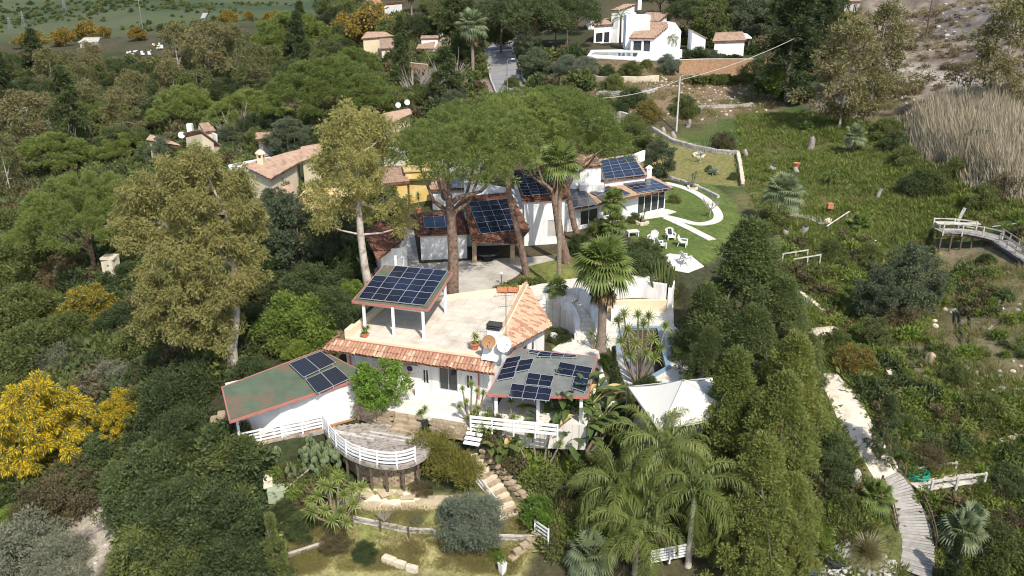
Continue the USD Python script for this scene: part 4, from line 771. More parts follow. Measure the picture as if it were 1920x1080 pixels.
def build_plant(key, root):
    "the parts of a plant, under root, in its own unit"
    sp = SPEC[key]; rg = np.random.default_rng(sp.get('seed', 1)); m = MB(); Hc = sp['H']; z0 = sp['z0']
    cs = crown_centers(rg, sp['shape'], sp['n'], Hc)
    if sp.get('lump'): # uneven outline: whole lobes pushed out or left away
        a = np.arctan2(cs[:, 1], cs[:, 0]); f = 1 + sp['lump'] * (np.sin(a * 3 + cs[:, 2] * 9 + rg.uniform(0, 6)) + .6 * np.sin(a * 5 - cs[:, 2] * 14 + rg.uniform(0, 6))); cs[:, :2] *= f[:, None]
        cs = cs[rg.uniform(0, 1, len(cs)) > sp.get('gap', .0)]
    cs[:, 2] += z0; rs = sp['r'] * rg.uniform(.65, 1.35, len(cs)); per = sp['per'] * (rs / sp['r']) ** 2
    C, N = clump_pts(rg, cs, rs, per, sp.get('shell', .5), sp.get('zf', .8)); ctr = np.array([0, 0, z0 + Hc * .4]); N = unit(N + sp.get('outward', .4) * unit(C - ctr))
    v, f = leafset(rg, C, N, sp['L'], sp['W'], sp.get('spread', .7), sp.get('droop', 0), sp.get('up', 0), sp.get('fold', .15))
    if sp.get('floor'): keep = C[:, 2] > .0
    if sp.get('trunk', True):
        k = min(len(cs), sp.get('limbs', 9)); ends = cs[rg.choice(len(cs), k, replace=False)]; top = np.array([0, 0, z0 + Hc * sp.get('ttop', .45)])
        if sp.get('multi'):
            for q in range(sp['multi']): limbs(m, rg, [rg.normal(0, .03), rg.normal(0, .03), -.05], ends[q] * .8, sp['tr'], sp['tr'] * .5, ends[q::sp['multi']][:3], sp['tr'] * .4)
        else: limbs(m, rg, [0, 0, -.06], top, sp['tr'], sp['tr'] * .55, ends, sp['tr'] * .5, fork=sp.get('fork'))
        obj('trunk', m, sp.get('bark', 'bark_brown'), root, smooth=40)
    nm = sp.get('crown', 'crown')
    if sp.get('mat2'):   # flowers or pale tips on the outside
        i = len(C); out = rg.uniform(0, 1, i) < sp.get('frac2', .4); q = v.reshape(-1, 4, 3); mk = lambda s: (s.reshape(-1, 3), np.vstack([np.arange(len(s))[:, None] * 4 + [0, 1, 2], np.arange(len(s))[:, None] * 4 + [0, 2, 3]]))
        obj(nm, mk(q[~out]), sp['leaf'], root); obj(sp.get('crown2', 'flowers'), mk(q[out]), sp['mat2'], root)
    else: obj(nm, (v, f), sp['leaf'], root)
PINE = dict(shape='umbrella', H=.62, z0=.62, n=150, r=.052, per=230, L=.028, W=.0085, spread=.55, up=.7, leaf='pine_needles', bark='bark_pine', tr=.022, limbs=16, ttop=.1, shell=.35, zf=.75, fork=(.6, 1), lump=.08, gap=.06)
SPEC = {
 'pine_dome': dict(PINE, H=1.0, z0=.28, n=170, per=200, seed=2, lump=.1),
 'pine_giant': dict(PINE, H=.95, z0=.3, n=520, r=.030, per=150, L=.0165, W=.0045, seed=28, lump=.07, gap=.0, limbs=14),
 'pine_wood_a': dict(PINE, H=.85, z0=.42, n=70, r=.085, per=190, L=.04, W=.014, leaf='pine_dark', seed=3, lump=.12, limbs=8),
 'pine_wood_b': dict(PINE, H=.62, z0=.5, n=60, r=.09, per=190, L=.04, W=.014, leaf='pine_dark', seed=4, lump=.2, gap=.12, limbs=8),
 'gum_far': dict(shape='plume', H=1.35, z0=.25, n=70, r=.10, per=110, L=.055, W=.02, leaf='gum_far', bark='bark_pale', tr=.022, droop=.5, seed=5, lump=.15, gap=.1),
 'conifer_dark': dict(shape='cone', H=1.9, z0=.15, n=110, r=.075, per=130, L=.06, W=.02, leaf='pine_dark', bark='bark_brown', tr=.035, spread=.5, up=-.1, seed=6, lump=.1, zf=.55, ttop=.8),
 'oak': dict(shape='round', H=1.35, z0=.62, n=110, r=.09, per=190, L=.034, W=.019, leaf='oak_leaves', tr=.03, seed=7, lump=.1, gap=.05),
 'broadleaf': dict(shape='round', H=.95, z0=.62, n=60, r=.11, per=150, L=.045, W=.026, leaf='shrub_mid', tr=.03, seed=8, lump=.12),
 'bright_tree': dict(shape='round', H=1.0, z0=.7, n=60, r=.10, per=110, L=.055, W=.032, leaf='shrub_light', tr=.025, seed=9, lump=.12, gap=.1),
 'leylandii': dict(shape='fatcone', H=1.35, z0=.02, n=330, r=.07, per=200, L=.026, W=.010, leaf='conifer_green', tr=.03, spread=.65, up=.15, seed=10, lump=.16, gap=.06, ttop=.85, zf=.8, limbs=20),
 'leylandii_yellow': dict(shape='fatcone', H=1.4, z0=.02, n=330, r=.068, per=200, L=.027, W=.011, leaf='conifer_yellow', tr=.03, spread=.7, up=.2, seed=11, lump=.2, gap=.1, ttop=.85, limbs=24, zf=.8),
 'fir': dict(shape='cone', H=1.9, z0=.12, n=100, r=.075, per=170, L=.05, W=.014, leaf='shrub_dark', tr=.03, spread=.5, up=-.05, seed=12, lump=.25, gap=.1, zf=.4, ttop=.9, limbs=20),
 'cypress': dict(shape='spire', H=4.6, z0=.05, n=150, r=.12, per=130, L=.12, W=.035, leaf='shrub_dark', tr=.08, up=.8, spread=.45, seed=13, ttop=.8, limbs=3, crown='foliage'),
 'cypress_green': dict(shape='spire', H=4.6, z0=.05, n=150, r=.12, per=130, L=.12, W=.035, leaf='conifer_green', tr=.08, up=.8, spread=.45, seed=14, ttop=.8, limbs=3, crown='foliage'),
 'shrub_dark': dict(shape='dome', H=.52, z0=0, n=90, r=.10, per=230, L=.034, W=.016, leaf='shrub_dark', trunk=False, seed=15, lump=.12, crown='foliage', up=.25),
 'shrub_dark_b': dict(shape='dome', H=.7, z0=0, n=100, r=.095, per=220, L=.034, W=.016, leaf='shrub_dark', trunk=False, seed=16, lump=.18, crown='foliage', up=.25),
 'shrub_mid': dict(shape='dome', H=.6, z0=0, n=80, r=.10, per=200, L=.036, W=.018, leaf='shrub_mid', trunk=False, seed=17, lump=.14, crown='foliage', up=.25),
 'shrub_light': dict(shape='dome', H=.65, z0=0, n=70, r=.10, per=170, L=.04, W=.022, leaf='shrub_light', trunk=False, seed=18, lump=.16, crown='foliage', up=.25),
 'shrub_brown': dict(shape='dome', H=.55, z0=0, n=60, r=.10, per=170, L=.036, W=.016, leaf='shrub_brown', trunk=False, seed=19, lump=.16, crown='foliage', up=.25),
 'shrub_grey': dict(shape='dome', H=.55, z0=0, n=70, r=.10, per=190, L=.034, W=.012, leaf='shrub_grey', trunk=False, seed=20, lump=.16, crown='foliage', up=.4),
 'olive': dict(shape='round', H=.86, z0=.5, n=130, r=.085, per=210, L=.036, W=.010, leaf='olive_leaves', tr=.03, seed=21, lump=.06, up=.5, ttop=.15, multi=3),
 'citrus': dict(shape='round', H=.85, z0=.62, n=75, r=.095, per=120, L=.05, W=.03, leaf='citrus_leaves', tr=.022, seed=22, lump=.14, gap=.05, up=.1, fold=.3),
 'mimosa': dict(shape='round', H=1.15, z0=.62, n=150, r=.065, per=420, L=.040, W=.0075, leaf='shrub_mid', mat2='mimosa_flower', frac2=.48, tr=.02, seed=23, lump=.22, gap=.12, droop=.45, spread=.4, outward=.8),
 'mimosa_bush': dict(shape='dome', H=.75, z0=.05, n=70, r=.10, per=170, L=.045, W=.018, leaf='shrub_mid', mat2='mimosa_dull', frac2=.42, tr=.02, seed=24, lump=.18, droop=.3),
 'orange_far': dict(shape='round', H=.75, z0=.45, n=45, r=.12, per=120, L=.06, W=.03, leaf='shrub_brown', mat2='mimosa_dull', frac2=.48, tr=.03, seed=25, lump=.15),
 'orange_shrub': dict(shape='dome', H=.6, z0=0, n=60, r=.1, per=140, L=.04, W=.022, leaf='shrub_mid', mat2='orange_flower', frac2=.3, trunk=False, seed=26, lump=.15, crown='foliage'),
 'broom': dict(shape='dome', H=.8, z0=0, n=110, r=.09, per=220, L=.045, W=.007, leaf='gum_yellow', trunk=False, seed=27, lump=.1, crown='foliage', up=.5, spread=.5),
}
def add_proto(key, label, cat, m, group):
    if key in PROTO: return dup(PROTO[key], m, label, cat, group)
    t = thing(NAMES.get(key, key), label, cat, m, group); build_plant(key, t) if key in SPEC else BUILD[key](t); PROTO[key] = t; return t
NAMES = {'pine_dome': 'umbrella_pine', 'pine_giant': 'umbrella_pine', 'pine_wood_a': 'pine_tree', 'pine_wood_b': 'pine_tree', 'gum_far': 'eucalyptus_tree', 'conifer_dark': 'conifer_tree', 'oak': 'oak_tree', 'broadleaf': 'broadleaf_tree', 'bright_tree': 'bright_green_tree', 'leylandii': 'conifer_tree', 'leylandii_yellow': 'conifer_tree',
 'fir': 'fir_tree', 'cypress': 'cypress_tree', 'cypress_green': 'cypress_tree', 'shrub_dark': 'shrub', 'shrub_dark_b': 'shrub', 'shrub_mid': 'shrub', 'shrub_light': 'shrub', 'shrub_brown': 'shrub', 'shrub_grey': 'shrub', 'olive': 'olive_tree', 'citrus': 'citrus_tree', 'mimosa': 'mimosa_tree', 'mimosa_bush': 'mimosa_bush', 'orange_far': 'mimosa_tree', 'orange_shrub': 'flowering_shrub', 'broom': 'broom_shrub'}
BUILD = {}
_pr = np.random.default_rng(77)
def locate(u, v, w, hc):
    "base of a plant whose middle, hc widths above ground, is seen at (u, v) and which is w pixels wide"
    d = ray(u, v); q = EYE + d * _ts[:, None]; W = w * _ts / FPX   # ray() has unit depth
    g = q[:, 2] - T(q[:, 0], q[:, 1]) - hc * W; k = np.nonzero(g < 0)[0]; k = int(k[0]) if len(k) else len(q) - 1
    p = q[k].copy(); p[2] = T(p[0], p[1]); return p, W[k]
def plant(key, u, v, w, label, group=None, cat=None, hs=1.0, hc=None):
    sp = SPEC[key]; hc = (sp['z0'] + sp['H'] * (.5 if sp['shape'] in ('cone', 'fatcone', 'spire', 'dome', 'plume') else .25 if sp['shape'] == 'umbrella' else 0)) * hs if hc is None else hc
    p, W = locate(u, v, w, hc); W *= SCALE.get(key, 1.0)
    return add_proto(key, label, cat or ('shrub' if sp['shape'] == 'dome' else 'tree'), mat4(p - [0, 0, .03 * W], _pr.uniform(0, 6.28), (W, W, W * hs), (_pr.uniform(0, 6.28), _pr.normal(0, .03))), group)
SCALE = {k: 1.0 for k in SPEC}; SCALE.update(cypress=.8, cypress_green=.8, leylandii=1.12, leylandii_yellow=1.13)
# ---- the wood on the left and behind, one by one
def wood(poly, n, kinds, wid, group, seed, mind=.62, vk=None):
    rg = np.random.default_rng(seed); pg = Polygon(poly); b = pg.bounds; pts = []; got = []; tries = 0
    while len(pts) < n and tries < 6000:
        tries += 1; u, v = rg.uniform(b[0], b[2]), rg.uniform(b[1], b[3])
        if not shapely.contains_xy(pg, u, v): continue
        w = wid(u, v) * rg.uniform(.75, 1.25)
        if any((abs(u - a) / (w + c)) ** 2 + (abs(v - q) / (.62 * (w + c))) ** 2 < (mind * .5 * 1.6) ** 2 * .39 for a, q, c in pts) or any(abs(u - a) < ww * .5 + w * .42 and -h * .9 < v - q < w * .55 for a, q, ww, h in KEEP): continue
        ks = list(kinds); pts.append((u, v, w)); got.append((u, v, w, ks[rg.choice(len(ks), p=np.array([kinds[x][0] for x in ks]) / sum(kinds[x][0] for x in ks))]))
    for k in sorted({g[3] for g in got}):
        row = sorted(g for g in got if g[3] == k)
        for i, (u, v, w, _) in enumerate(row): plant(k, u, v, w, (ORD[i] if i < len(ORD) else f'{i + 1}th') + (' from the left' if i else '') + ' of the ' + kinds[k][1], group + ' (' + NAMES[k].replace('_', ' ') + ')')
ORD = ['leftmost'] + 'second third fourth fifth sixth seventh eighth ninth tenth eleventh twelfth thirteenth fourteenth fifteenth sixteenth seventeenth eighteenth nineteenth twentieth'.split()
# places that must stay open: (u, v, width, height) of what shows there
KEEP = [(1190, 52, 190, 70), (1350, 80, 150, 40), (350, 262, 150, 40), (515, 320, 170, 50), (167, 76, 60, 15), (285, 98, 60, 16), (30, 210, 60, 20), (705, 76, 80, 30), (825, 88, 80, 34), (740, 10, 90, 20), (940, 140, 60, 70), (745, 220, 70, 25), (760, 135, 50, 24), (500, 255, 40, 15)]
# ---- palms, yuccas, big-leaved plants: every frond a part
GOLD = math.pi * (3 - 5 ** .5)
def ribbon(pts, ws, nrm, fold=0.0):
    "a leaf blade along pts"
    p = np.asarray(pts, float); t = unit(np.gradient(p, axis=0)); s = unit(np.cross(t, nrm)); k = np.cross(s, t); w = np.asarray(ws)[:, None]
    v = np.vstack([p - s * w / 2 + k * w * fold, p, p + s * w / 2 + k * w * fold]); n = len(p)
    return v, np.array([[i, i + 1, n + i + 1, n + i] for i in range(n - 1)] + [[n + i, n + i + 1, 2 * n + i + 1, 2 * n + i] for i in range(n - 1)])
def fan(rg, base, az, el, pet, R, m=None, segs=17, arc=3.6, droop=.35):
    m = m or MB(); d = np.array([math.cos(az) * math.cos(el), math.sin(az) * math.cos(el), math.sin(el)]); s = np.array([-math.sin(az), math.cos(az), 0]); up = np.cross(d, s) * -1; up = up if up[2] >= 0 else -up
    h = base + d * pet + [0, 0, -.06 * pet]; m.tube([base, (base + h) / 2 + up * .04 * pet, h], [.035, .028, .02], 4, False); d2 = unit(d - [0, 0, droop * .6])
    for k, a in enumerate(np.linspace(-arc / 2, arc / 2, segs)):
        r = R * (1 - .18 * abs(a) / (arc / 2)) * rg.uniform(.9, 1.05); q = d2 * math.cos(a) + s * math.sin(a); tip = h + q * r + np.array([0, 0, -droop * r * .55]); mid = h + q * r * .6 + up * .03 * R
        w = R * arc / segs * .62; m.add(*ribbon([h + q * .05, mid, tip], [w * .35, w, .01], up, .22))
    return m
def fan_palm(t, h, r, n, R, dead=10, leaf='palm_green', seed=1, lean=(0, 0), r_top=None, base_z=-.3):
    rg = np.random.default_rng(seed); k = 14; s = np.linspace(0, 1, k); p = np.stack([lean[0] * s ** 1.5, lean[1] * s ** 1.5, base_z + (h - base_z) * s], -1); rr = r * (1 - .35 * s) * (1 + .08 * np.sin(s * h * 14)); rr[0] *= 1.35
    obj('trunk', MB().tube(p, rr, 10), 'bark_palm', t, smooth=60); top = p[-1]
    for i in range(n):
        f = (i + .5) / n; el = math.radians(82 - 118 * f ** 1.05) + rg.normal(0, .07); obj('frond', fan(rg, top + [0, 0, .25 * (1 - f)], i * GOLD + rg.normal(0, .15), el, R * rg.uniform(.42, .6), R * rg.uniform(.55, .66), droop=.15 + .5 * f), leaf, t)
    for i in range(dead):
        obj('dead_frond', fan(rg, top - [0, 0, .15 + .9 * rg.uniform()], i * GOLD * 1.3, math.radians(rg.uniform(-82, -62)), R * .4, R * .55, segs=9, arc=2.0, droop=.2), 'dead_frond', t)
def feather(rg, base, az, el, L, bendk=1.0, leaflet=.62, n=34, w=.045, droop=.75):
    m = MB(); k = 9; q = [np.array(base, float)]; e = el; hd = np.array([math.cos(az), math.sin(az), 0])
    for i in range(k): q.append(q[-1] + (hd * math.cos(e) + np.array([0, 0, math.sin(e)])) * L / k); e -= bendk * (.10 + .045 * i)
    q = np.array(q); m.tube(q, np.linspace(.04, .01, len(q)), 4, False); t = unit(np.gradient(q, axis=0)); s = np.array([-math.sin(az), math.cos(az), 0]); V, F = [], []
    for j in range(n):
        f = .18 + .82 * (j + .5) / n; x = f * k; i = min(int(x), k - 1); g = x - i; b = q[i] * (1 - g) + q[i + 1] * g; ll = leaflet * math.sin(math.pi * min(f * .85 + .12, 1)) ** .6 * rg.uniform(.85, 1.15)
        for sg in (-1, 1):
            d = unit(s * sg * 1.0 + t[i] * .75 + rg.normal(0, .14, 3)); mid = b + d * ll * .5 + [0, 0, .02]; tip = b + d * ll * .8 + np.array([0, 0, -droop * ll]); m.add(*ribbon([b, mid, tip], [w * .6, w, .006], [0, 0, 1], .1))
    return m
def feather_palm(t, h, r, n, L, seed=1, lean=(0, 0), leaf='feather_green', droop=.75, leaflet=.62, bark='bark_palm', base_z=-.3, elmin=-.25):
    rg = np.random.default_rng(seed); k = 10; s = np.linspace(0, 1, k); p = np.stack([lean[0] * s ** 1.4, lean[1] * s ** 1.4, base_z + (h - base_z) * s], -1); rr = r * (1 - .3 * s); rr[0] *= 1.3; obj('trunk', MB().tube(p, rr, 10), bark, t, smooth=60)
    obj('crownshaft', MB().tube([p[-1], p[-1] + [0, 0, .8]], [r * .8, r * .3], 8), 'banana_green', t, smooth=60)
    for i in range(n):
        f = (i + .5) / n; obj('frond', feather(rg, p[-1] + [0, 0, .7 - .4 * f], i * GOLD + rg.normal(0, .2), 1.35 - (1.35 - elmin) * f, L * rg.uniform(.85, 1.1), .72 + .38 * f, leaflet, droop=droop), leaf, t)
def rosette(rg, c, R, n, w, elmax=1.45, elmin=-.35, curve=.35, m=None, fold=.18):
    m = m or MB(); c = np.asarray(c, float)
    for i in range(n):
        f = (i + .5) / n; el = elmax - (elmax - elmin) * f ** .9 + rg.normal(0, .06); az = i * GOLD; r = R * rg.uniform(.8, 1.1); d = np.array([math.cos(az) * math.cos(el), math.sin(az) * math.cos(el), math.sin(el)])
        m.add(*ribbon([c, c + d * r * .55, c + d * r + np.array([0, 0, -curve * r * f])], [w * .8, w, .006], [0, 0, 1.0] if abs(d[2]) < .9 else [1, 0, 0], fold))
    return m
def yucca(t, heads, R, seed=1, leaf='yucca_green', n=46, w=.06, bark='bark_palm', r=.07):
    "heads: positions of the rosettes above the foot"
    rg = np.random.default_rng(seed)
    for q in heads:
        q = np.asarray(q, float); b = np.array([q[0] * .12, q[1] * .12, -.2]); mid = np.array([q[0] * .7, q[1] * .7, q[2] * .5]) + rg.normal(0, .06, 3); st = obj('stem', MB().tube([b, mid, q - [0, 0, .05]], [r * 1.2, r, r * .8], 7), bark, t, smooth=60)
        obj('rosette', rosette(rg, q, R * rg.uniform(.85, 1.12), n, w, m=MB()), leaf, t)
def paddle_plant(t, stems, seed=1, L=1.3, W=.36, per=7, leaf='banana_green'):
    rg = np.random.default_rng(seed)
    for (x, y, h) in stems:
        obj('stem', MB().tube([(x * .4, y * .4, -.3), (x * .8, y * .8, h * .5), (x, y, h)], [.12, .1, .07], 7), 'bark_palm', t, smooth=60); a0 = rg.uniform(0, 3)
        for i in range(per):
            az = a0 + (0 if i % 2 else math.pi) + rg.normal(0, .55); el = rg.uniform(.45, 1.25); d = np.array([math.cos(az) * math.cos(el), math.sin(az) * math.cos(el), math.sin(el)]); b = np.array([x, y, h]); pl = L * rg.uniform(.6, 1.0); j = b + d * pl
            m = MB().tube([b, j], [.035, .02], 4, False); d2 = unit(d - [0, 0, .15]); k = 7; s = np.linspace(0, 1, k); hd = np.array([d[0], d[1], 0]) ; pts = j + np.outer(s, d2) * L + np.outer(s ** 2, hd * .35 - np.array([0, 0, .75])) * L * .55; ws = W * np.sin(np.pi * (s * .93 + .05)) ** .55; ws[-1] = .02
            m.add(*ribbon(pts, ws, [0, 0, 1.0] if el < 1.1 else np.array([hd[0], hd[1], .5]), .16)); obj('leaf', m, leaf if rg.uniform() > .1 else 'straw', t)
def spot(u, v, z=None):
    return G(u, v) if z is None else P(u, v, z)
def one(name, label, u, v, fn, cat='plant', rz=0.0, s=1.0, z=None, group=None):
    t = thing(name, label, cat, mat4(spot(u, v, z), rz, (s, s, s)), group); fn(t); return t
# ================================================================ walls, paving, decks and paths
def wall_path(m, pts, top, th, bottom=None, closed=False):
    "a wall along pts (x, y) with given tops; its foot goes below the ground"
    p = np.asarray(pts, float)[:, :2]; n = len(p); t = unit(np.gradient(p, axis=0)); s = np.stack([-t[:, 1], t[:, 0]], -1) * th / 2; z1 = np.broadcast_to(np.asarray(top, float), (n,)); z0 = (np.minimum(T(p[:, 0], p[:, 1]), z1) - .5) if bottom is None else np.full(n, float(bottom))
    c = lambda o, z: np.column_stack([p + o, z]); v = np.vstack([c(s, z0), c(s, z1), c(-s, z1), c(-s, z0)]); f = []
    for i in range(n - 1):
        for a, b in ((0, 1), (1, 2), (2, 3)): f.append([a * n + i, b * n + i, b * n + i + 1, a * n + i + 1])
    f = np.array(f)[:, ::-1]; m.add(v, f); m.add(v[[0, n, 2 * n, 3 * n]], [[0, 1, 2, 3]]); m.add(v[[n - 1, 2 * n - 1, 3 * n - 1, 4 * n - 1]], [[3, 2, 1, 0]]); return m
def dense(pts, step=.8):
    l = LineString(np.asarray(pts)[:, :2]); return np.array([l.interpolate(d).coords[0] for d in np.linspace(0, l.length, max(int(l.length / step), 2))])
def spline(pts, n=40):
    from scipy.interpolate import CubicSpline
    p = np.asarray(pts, float); d = np.r_[0, np.cumsum(np.linalg.norm(np.diff(p, axis=0), axis=1))]; return CubicSpline(d, p)(np.linspace(0, d[-1], n))
def stones(path, h, w, size, seed, single=0, z=None, mats=('stone',)):
    "courses of rough stones along a path: list of (vertices, faces)"
    rg = np.random.default_rng(seed); p = dense(path, size * 1.15); out = []; cube = trimesh.creation.box((1, 1, 1)).subdivide(); cv = cube.vertices / np.maximum(1, np.linalg.norm(cube.vertices, axis=1, keepdims=True) / .8)
    courses = max(1, round(h / (size * .62)))
    for c in range(courses):
        for i in range(len(p) - 1):
            q = (p[i] + p[i + 1]) / 2 + (p[i + 1] - p[i]) * (.25 if c % 2 else -.25); t = unit(p[i + 1] - p[i]); g = float(T(*q)) if z is None else z; dim = np.array([np.linalg.norm(p[i + 1] - p[i]) * rg.uniform(.85, 1.12), w * rg.uniform(.85, 1.15), h / courses * rg.uniform(.85, 1.2)])
            v = cv * dim * (1 + rg.normal(0, .05, cv.shape)); ax = np.array([[*t, 0], [-t[1], t[0], 0], [0, 0, 1]]); out.append((v @ ax + [*q, g + h / courses * (c + .45)], cube.faces))
    return out
def stone_wall(label, uv, h, w, size, seed, mt='stone', name='stone_wall', cat='wall', pts=None, z=None):
    t = thing(name, label, cat); p = GG(*uv) if pts is None else pts; st = stones(p, h, w, size, seed, z=z); random.Random(seed).shuffle(st)
    for v, f in st[:120]: obj('stone', (v, f), mt, t, smooth=60)
    if st[120:]:
        m = MB(); [m.add(*q) for q in st[120:]]; obj('stones', m, mt, t, smooth=60, kind='stuff')
    return t
def sheet(name, poly, mt, off=.05, step=.6, flat=None): return obj(name, drape(poly, off, step, flat), mt, smooth=False, kind='structure')
# ---- the villa's front terrace
sheet('terrace', [H(.4, .1), H(11.6, .1), H(11.9, -3.4), H(5.0, -3.35), H(2.3, -3.0)], 'paving', flat=-3.3, step=1.5)
stone_wall('low stone retaining wall along the front edge of the villa terrace', None, 1.15, .4, .3, 61, 'stone', pts=np.array([H(8.0, -3.5), H(10.2, -3.6), H(11.9, -3.55)]), z=-4.45); stone_wall('stone wall beside the steps between terrace and round deck', None, 1.15, .4, .3, 62, 'stone', pts=np.array([H(2.2, -3.2), H(4.0, -3.45), H(5.2, -3.5)]), z=-4.45)
st_ = thing('stone_steps', 'stone steps from the villa terrace down to the round deck', 'steps')
for k in range(4): obj('step', MB().box(H(6.4, -3.5 - .28 * k, -3.55 - .22 * k), (1.9, .34, .4), ch_ax), 'stone', st_)
# ---- the round wooden deck
dz = -4.25; edge = spline(PP(dz, (608, 803), (628, 832), (662, 857), (700, 869), (742, 873), (785, 861), (806, 836)), 40)[:, :2]; dpoly = np.vstack([edge, PP(dz, (800, 812), (776, 800), (735, 796), (690, 792), (640, 797))[:, :2]])
dk_ = thing('wooden_deck', 'round grey plank deck on dark posts in front of the villa terrace', 'deck'); dpg = Polygon(dpoly).buffer(0); rgk = np.random.default_rng(8)
tt = np.array([(q - HO) @ HY for q in dpoly])
for b in np.arange(tt.min(), tt.max(), .2):
    ln_ = LineString([H(-8, b + .1)[:2], H(16, b + .1)[:2]]).intersection(dpg)
    for sg in getattr(ln_, 'geoms', [ln_]):
        if sg.is_empty or sg.length < .3: continue
        a, c = np.array(sg.coords[0]), np.array(sg.coords[-1]); L = np.linalg.norm(c - a); cuts = [0] + sorted(rgk.choice([2.4, 3.0, 3.6], 1).tolist() if L > 3.2 else []) + [L]
        for i in range(len(cuts) - 1):
            d = (c - a) / L; p, q = a + d * (cuts[i] + .01), a + d * (cuts[i + 1] - .01); obj('plank', MB().beam([*p, dz - .03 + rgk.normal(0, .006)], [*q, dz - .03 + rgk.normal(0, .006)], .182, .05), 'wood_grey' if rgk.uniform() < .75 else 'wood_pale', dk_)
obj('rim_beam', wall_path(MB(), edge, dz - .02, .1, dz - .32), 'wood_grey', dk_)
for k in np.linspace(5, 37, 9).astype(int):
    q = edge[k] + unit(np.array([edge[k][0] - (-8.8), edge[k][1] - 49.8])) * -.12; obj('post', MB().box((*q, (dz - .3 + float(T(*q)) - .3) / 2), (.15, .15, dz - .3 - float(T(*q)) + .3)), 'wood_dark', dk_)
inn = np.array([q + unit(np.array([-8.8, 50.2]) - q) * .95 for q in edge]); stone_wall('curved stone base wall in the shade under the round deck', None, 2.7, .35, .3, 63, 'stone', pts=inn[4:38], z=-7.1)
def railing(label, pts, zb, h=1.0, rails=4, spacing=1.3, w=.1, mt='white_paint', board=.12, group=None):
    t = thing('railing', label, 'railing', group=group); p = np.asarray(pts, float); zb = np.broadcast_to(np.asarray(zb, float), (len(p),)); d = np.r_[0, np.cumsum(np.linalg.norm(np.diff(p[:, :2], axis=0), axis=1))]; at = lambda s: np.array([np.interp(s, d, p[:, 0]), np.interp(s, d, p[:, 1]), np.interp(s, d, zb)]); n = max(int(round(d[-1] / spacing)), 1)
    for k in range(n + 1): q = at(d[-1] * k / n); obj('post', MB().box(q + [0, 0, h / 2 - .1], (w, w, h + .25)), mt, t)
    for r in range(rails):
        z = h * (r + 1) / rails - .06; s = np.linspace(0, d[-1], max(2, n * 2 + 1)); m = MB()
        for i in range(len(s) - 1): m.beam(at(s[i]) + [0, 0, z], at(s[i + 1]) + [0, 0, z], .045, board)
        obj('rail', m, mt, t)
    return t
railing('white curved board railing round the wooden deck', edge[:33], dz); 
bA, bB = P(450, 838, dz)[:2], P(606, 803, dz)[:2]
bal = thing('balcony', 'narrow timber balcony in front of the long white annexe wall', 'balcony'); nn_ = unit(np.array([-(bB - bA)[1], (bB - bA)[0]])); obj('floor', MB().prism([bA, bB, bB + [.2, .9], f1 + nb * 0 - t_ * .0, f0, f0 - t_ * 2.9, bA + nn_ * 1.2] if False else [bA, bB, f1, f0 - t_ * 2.7], dz - .12, dz - .02), 'wood_warm', bal)
obj('edge_beam', MB().beam([*(bA - nn_ * .06), dz - .2], [*(bB - nn_ * .06), dz - .2], .1, .32), 'wood_grey', bal)
for k in np.linspace(.04, .96, 6): q = bA + (bB - bA) * k; obj('post', MB().box((*q, (dz - .3 + float(T(*q)) - .3) / 2), (.14, .14, dz - .3 - float(T(*q)) + .3)), 'wood_dark', bal)
railing('white straight board railing along the annexe balcony', [bA, bB], dz, rails=4)
stone_wall('stone retaining wall under the annexe balcony', None, 2.2, .4, .3, 64, 'stone_pale', pts=np.array([bA + nn_ * .7, bB + nn_ * .7]), z=-6.6); stone_wall('stone end wall left of the annexe porch', [(408, 830), (432, 815)], 1.8, .4, .45, 65, 'stone')
for k, (a, b) in enumerate(((.35, .5), (.7, .9))):
    q = np.array([*(f0 - t_ * (1.9 - k * .7) + np.array([-t_[1], t_[0]]) * (.6 + b)), -4.22]); t = thing('wooden_chair', ['folded brown wooden chair on the annexe porch', 'second brown wooden chair nearer the wall on the annexe porch'][k], 'chair', mat4(q, .6 + k))
    obj('seat', MB().box((0, 0, .42), (.5, .5, .05)), 'wood_warm', t); obj('backrest', MB().beam((-.2, .25, .4), (-.2, .42, 1.05), .06).beam((.2, .25, .4), (.2, .42, 1.05), .06).beam((-.2, .36, .8), (.2, .36, .8), .14, .03).beam((-.2, .41, .98), (.2, .41, .98), .14, .03), 'wood_warm', t)
    for sx in (-1, 1):
        for sy in (-1, 1): obj('leg', MB().beam((sx * .21, sy * .2, .42), (sx * .23, -sy * .24, 0), .05), 'wood_warm', t)
# white board fence before the pavilion, white bench inside
railing('white board fence on the terrace edge in front of the pavilion', [H(11.0, -3.9)[:2], P(1045, 822, -3.4)[:2]], -3.35, h=.95, rails=3, spacing=1.6, board=.2)
wst = thing('white_steps', 'white painted wooden steps left of the pavilion fence', 'steps')
for k in range(4): obj('step', MB().box(H(11.3, -3.75 - .28 * k, -3.42 - .2 * k), (1.1, .3, .1), ch_ax), 'white_paint', wst)
wb = thing('white_box', 'white plastic storage box on the terrace left of the sliding door', 'box', mat4(H(6.2, -.75, -3.3), -.3)); obj('body', MB().box((0, 0, .4), (.85, .5, .8)), 'white_paint', wb); obj('lid', MB().box((0, 0, .84), (.9, .55, .07)), 'white_paint', wb)
tb_ = thing('white_stool', 'small white stool in the shade under the pavilion', 'stool', mat4(P(918, 770, -3.28))); obj('seat', MB().box((0, 0, .45), (.5, .4, .06)), 'white_paint', tb_); [obj('leg', MB().box((sx * .2, sy * .15, .21), (.05, .05, .42)), 'white_paint', tb_) for sx in (-1, 1) for sy in (-1, 1)]
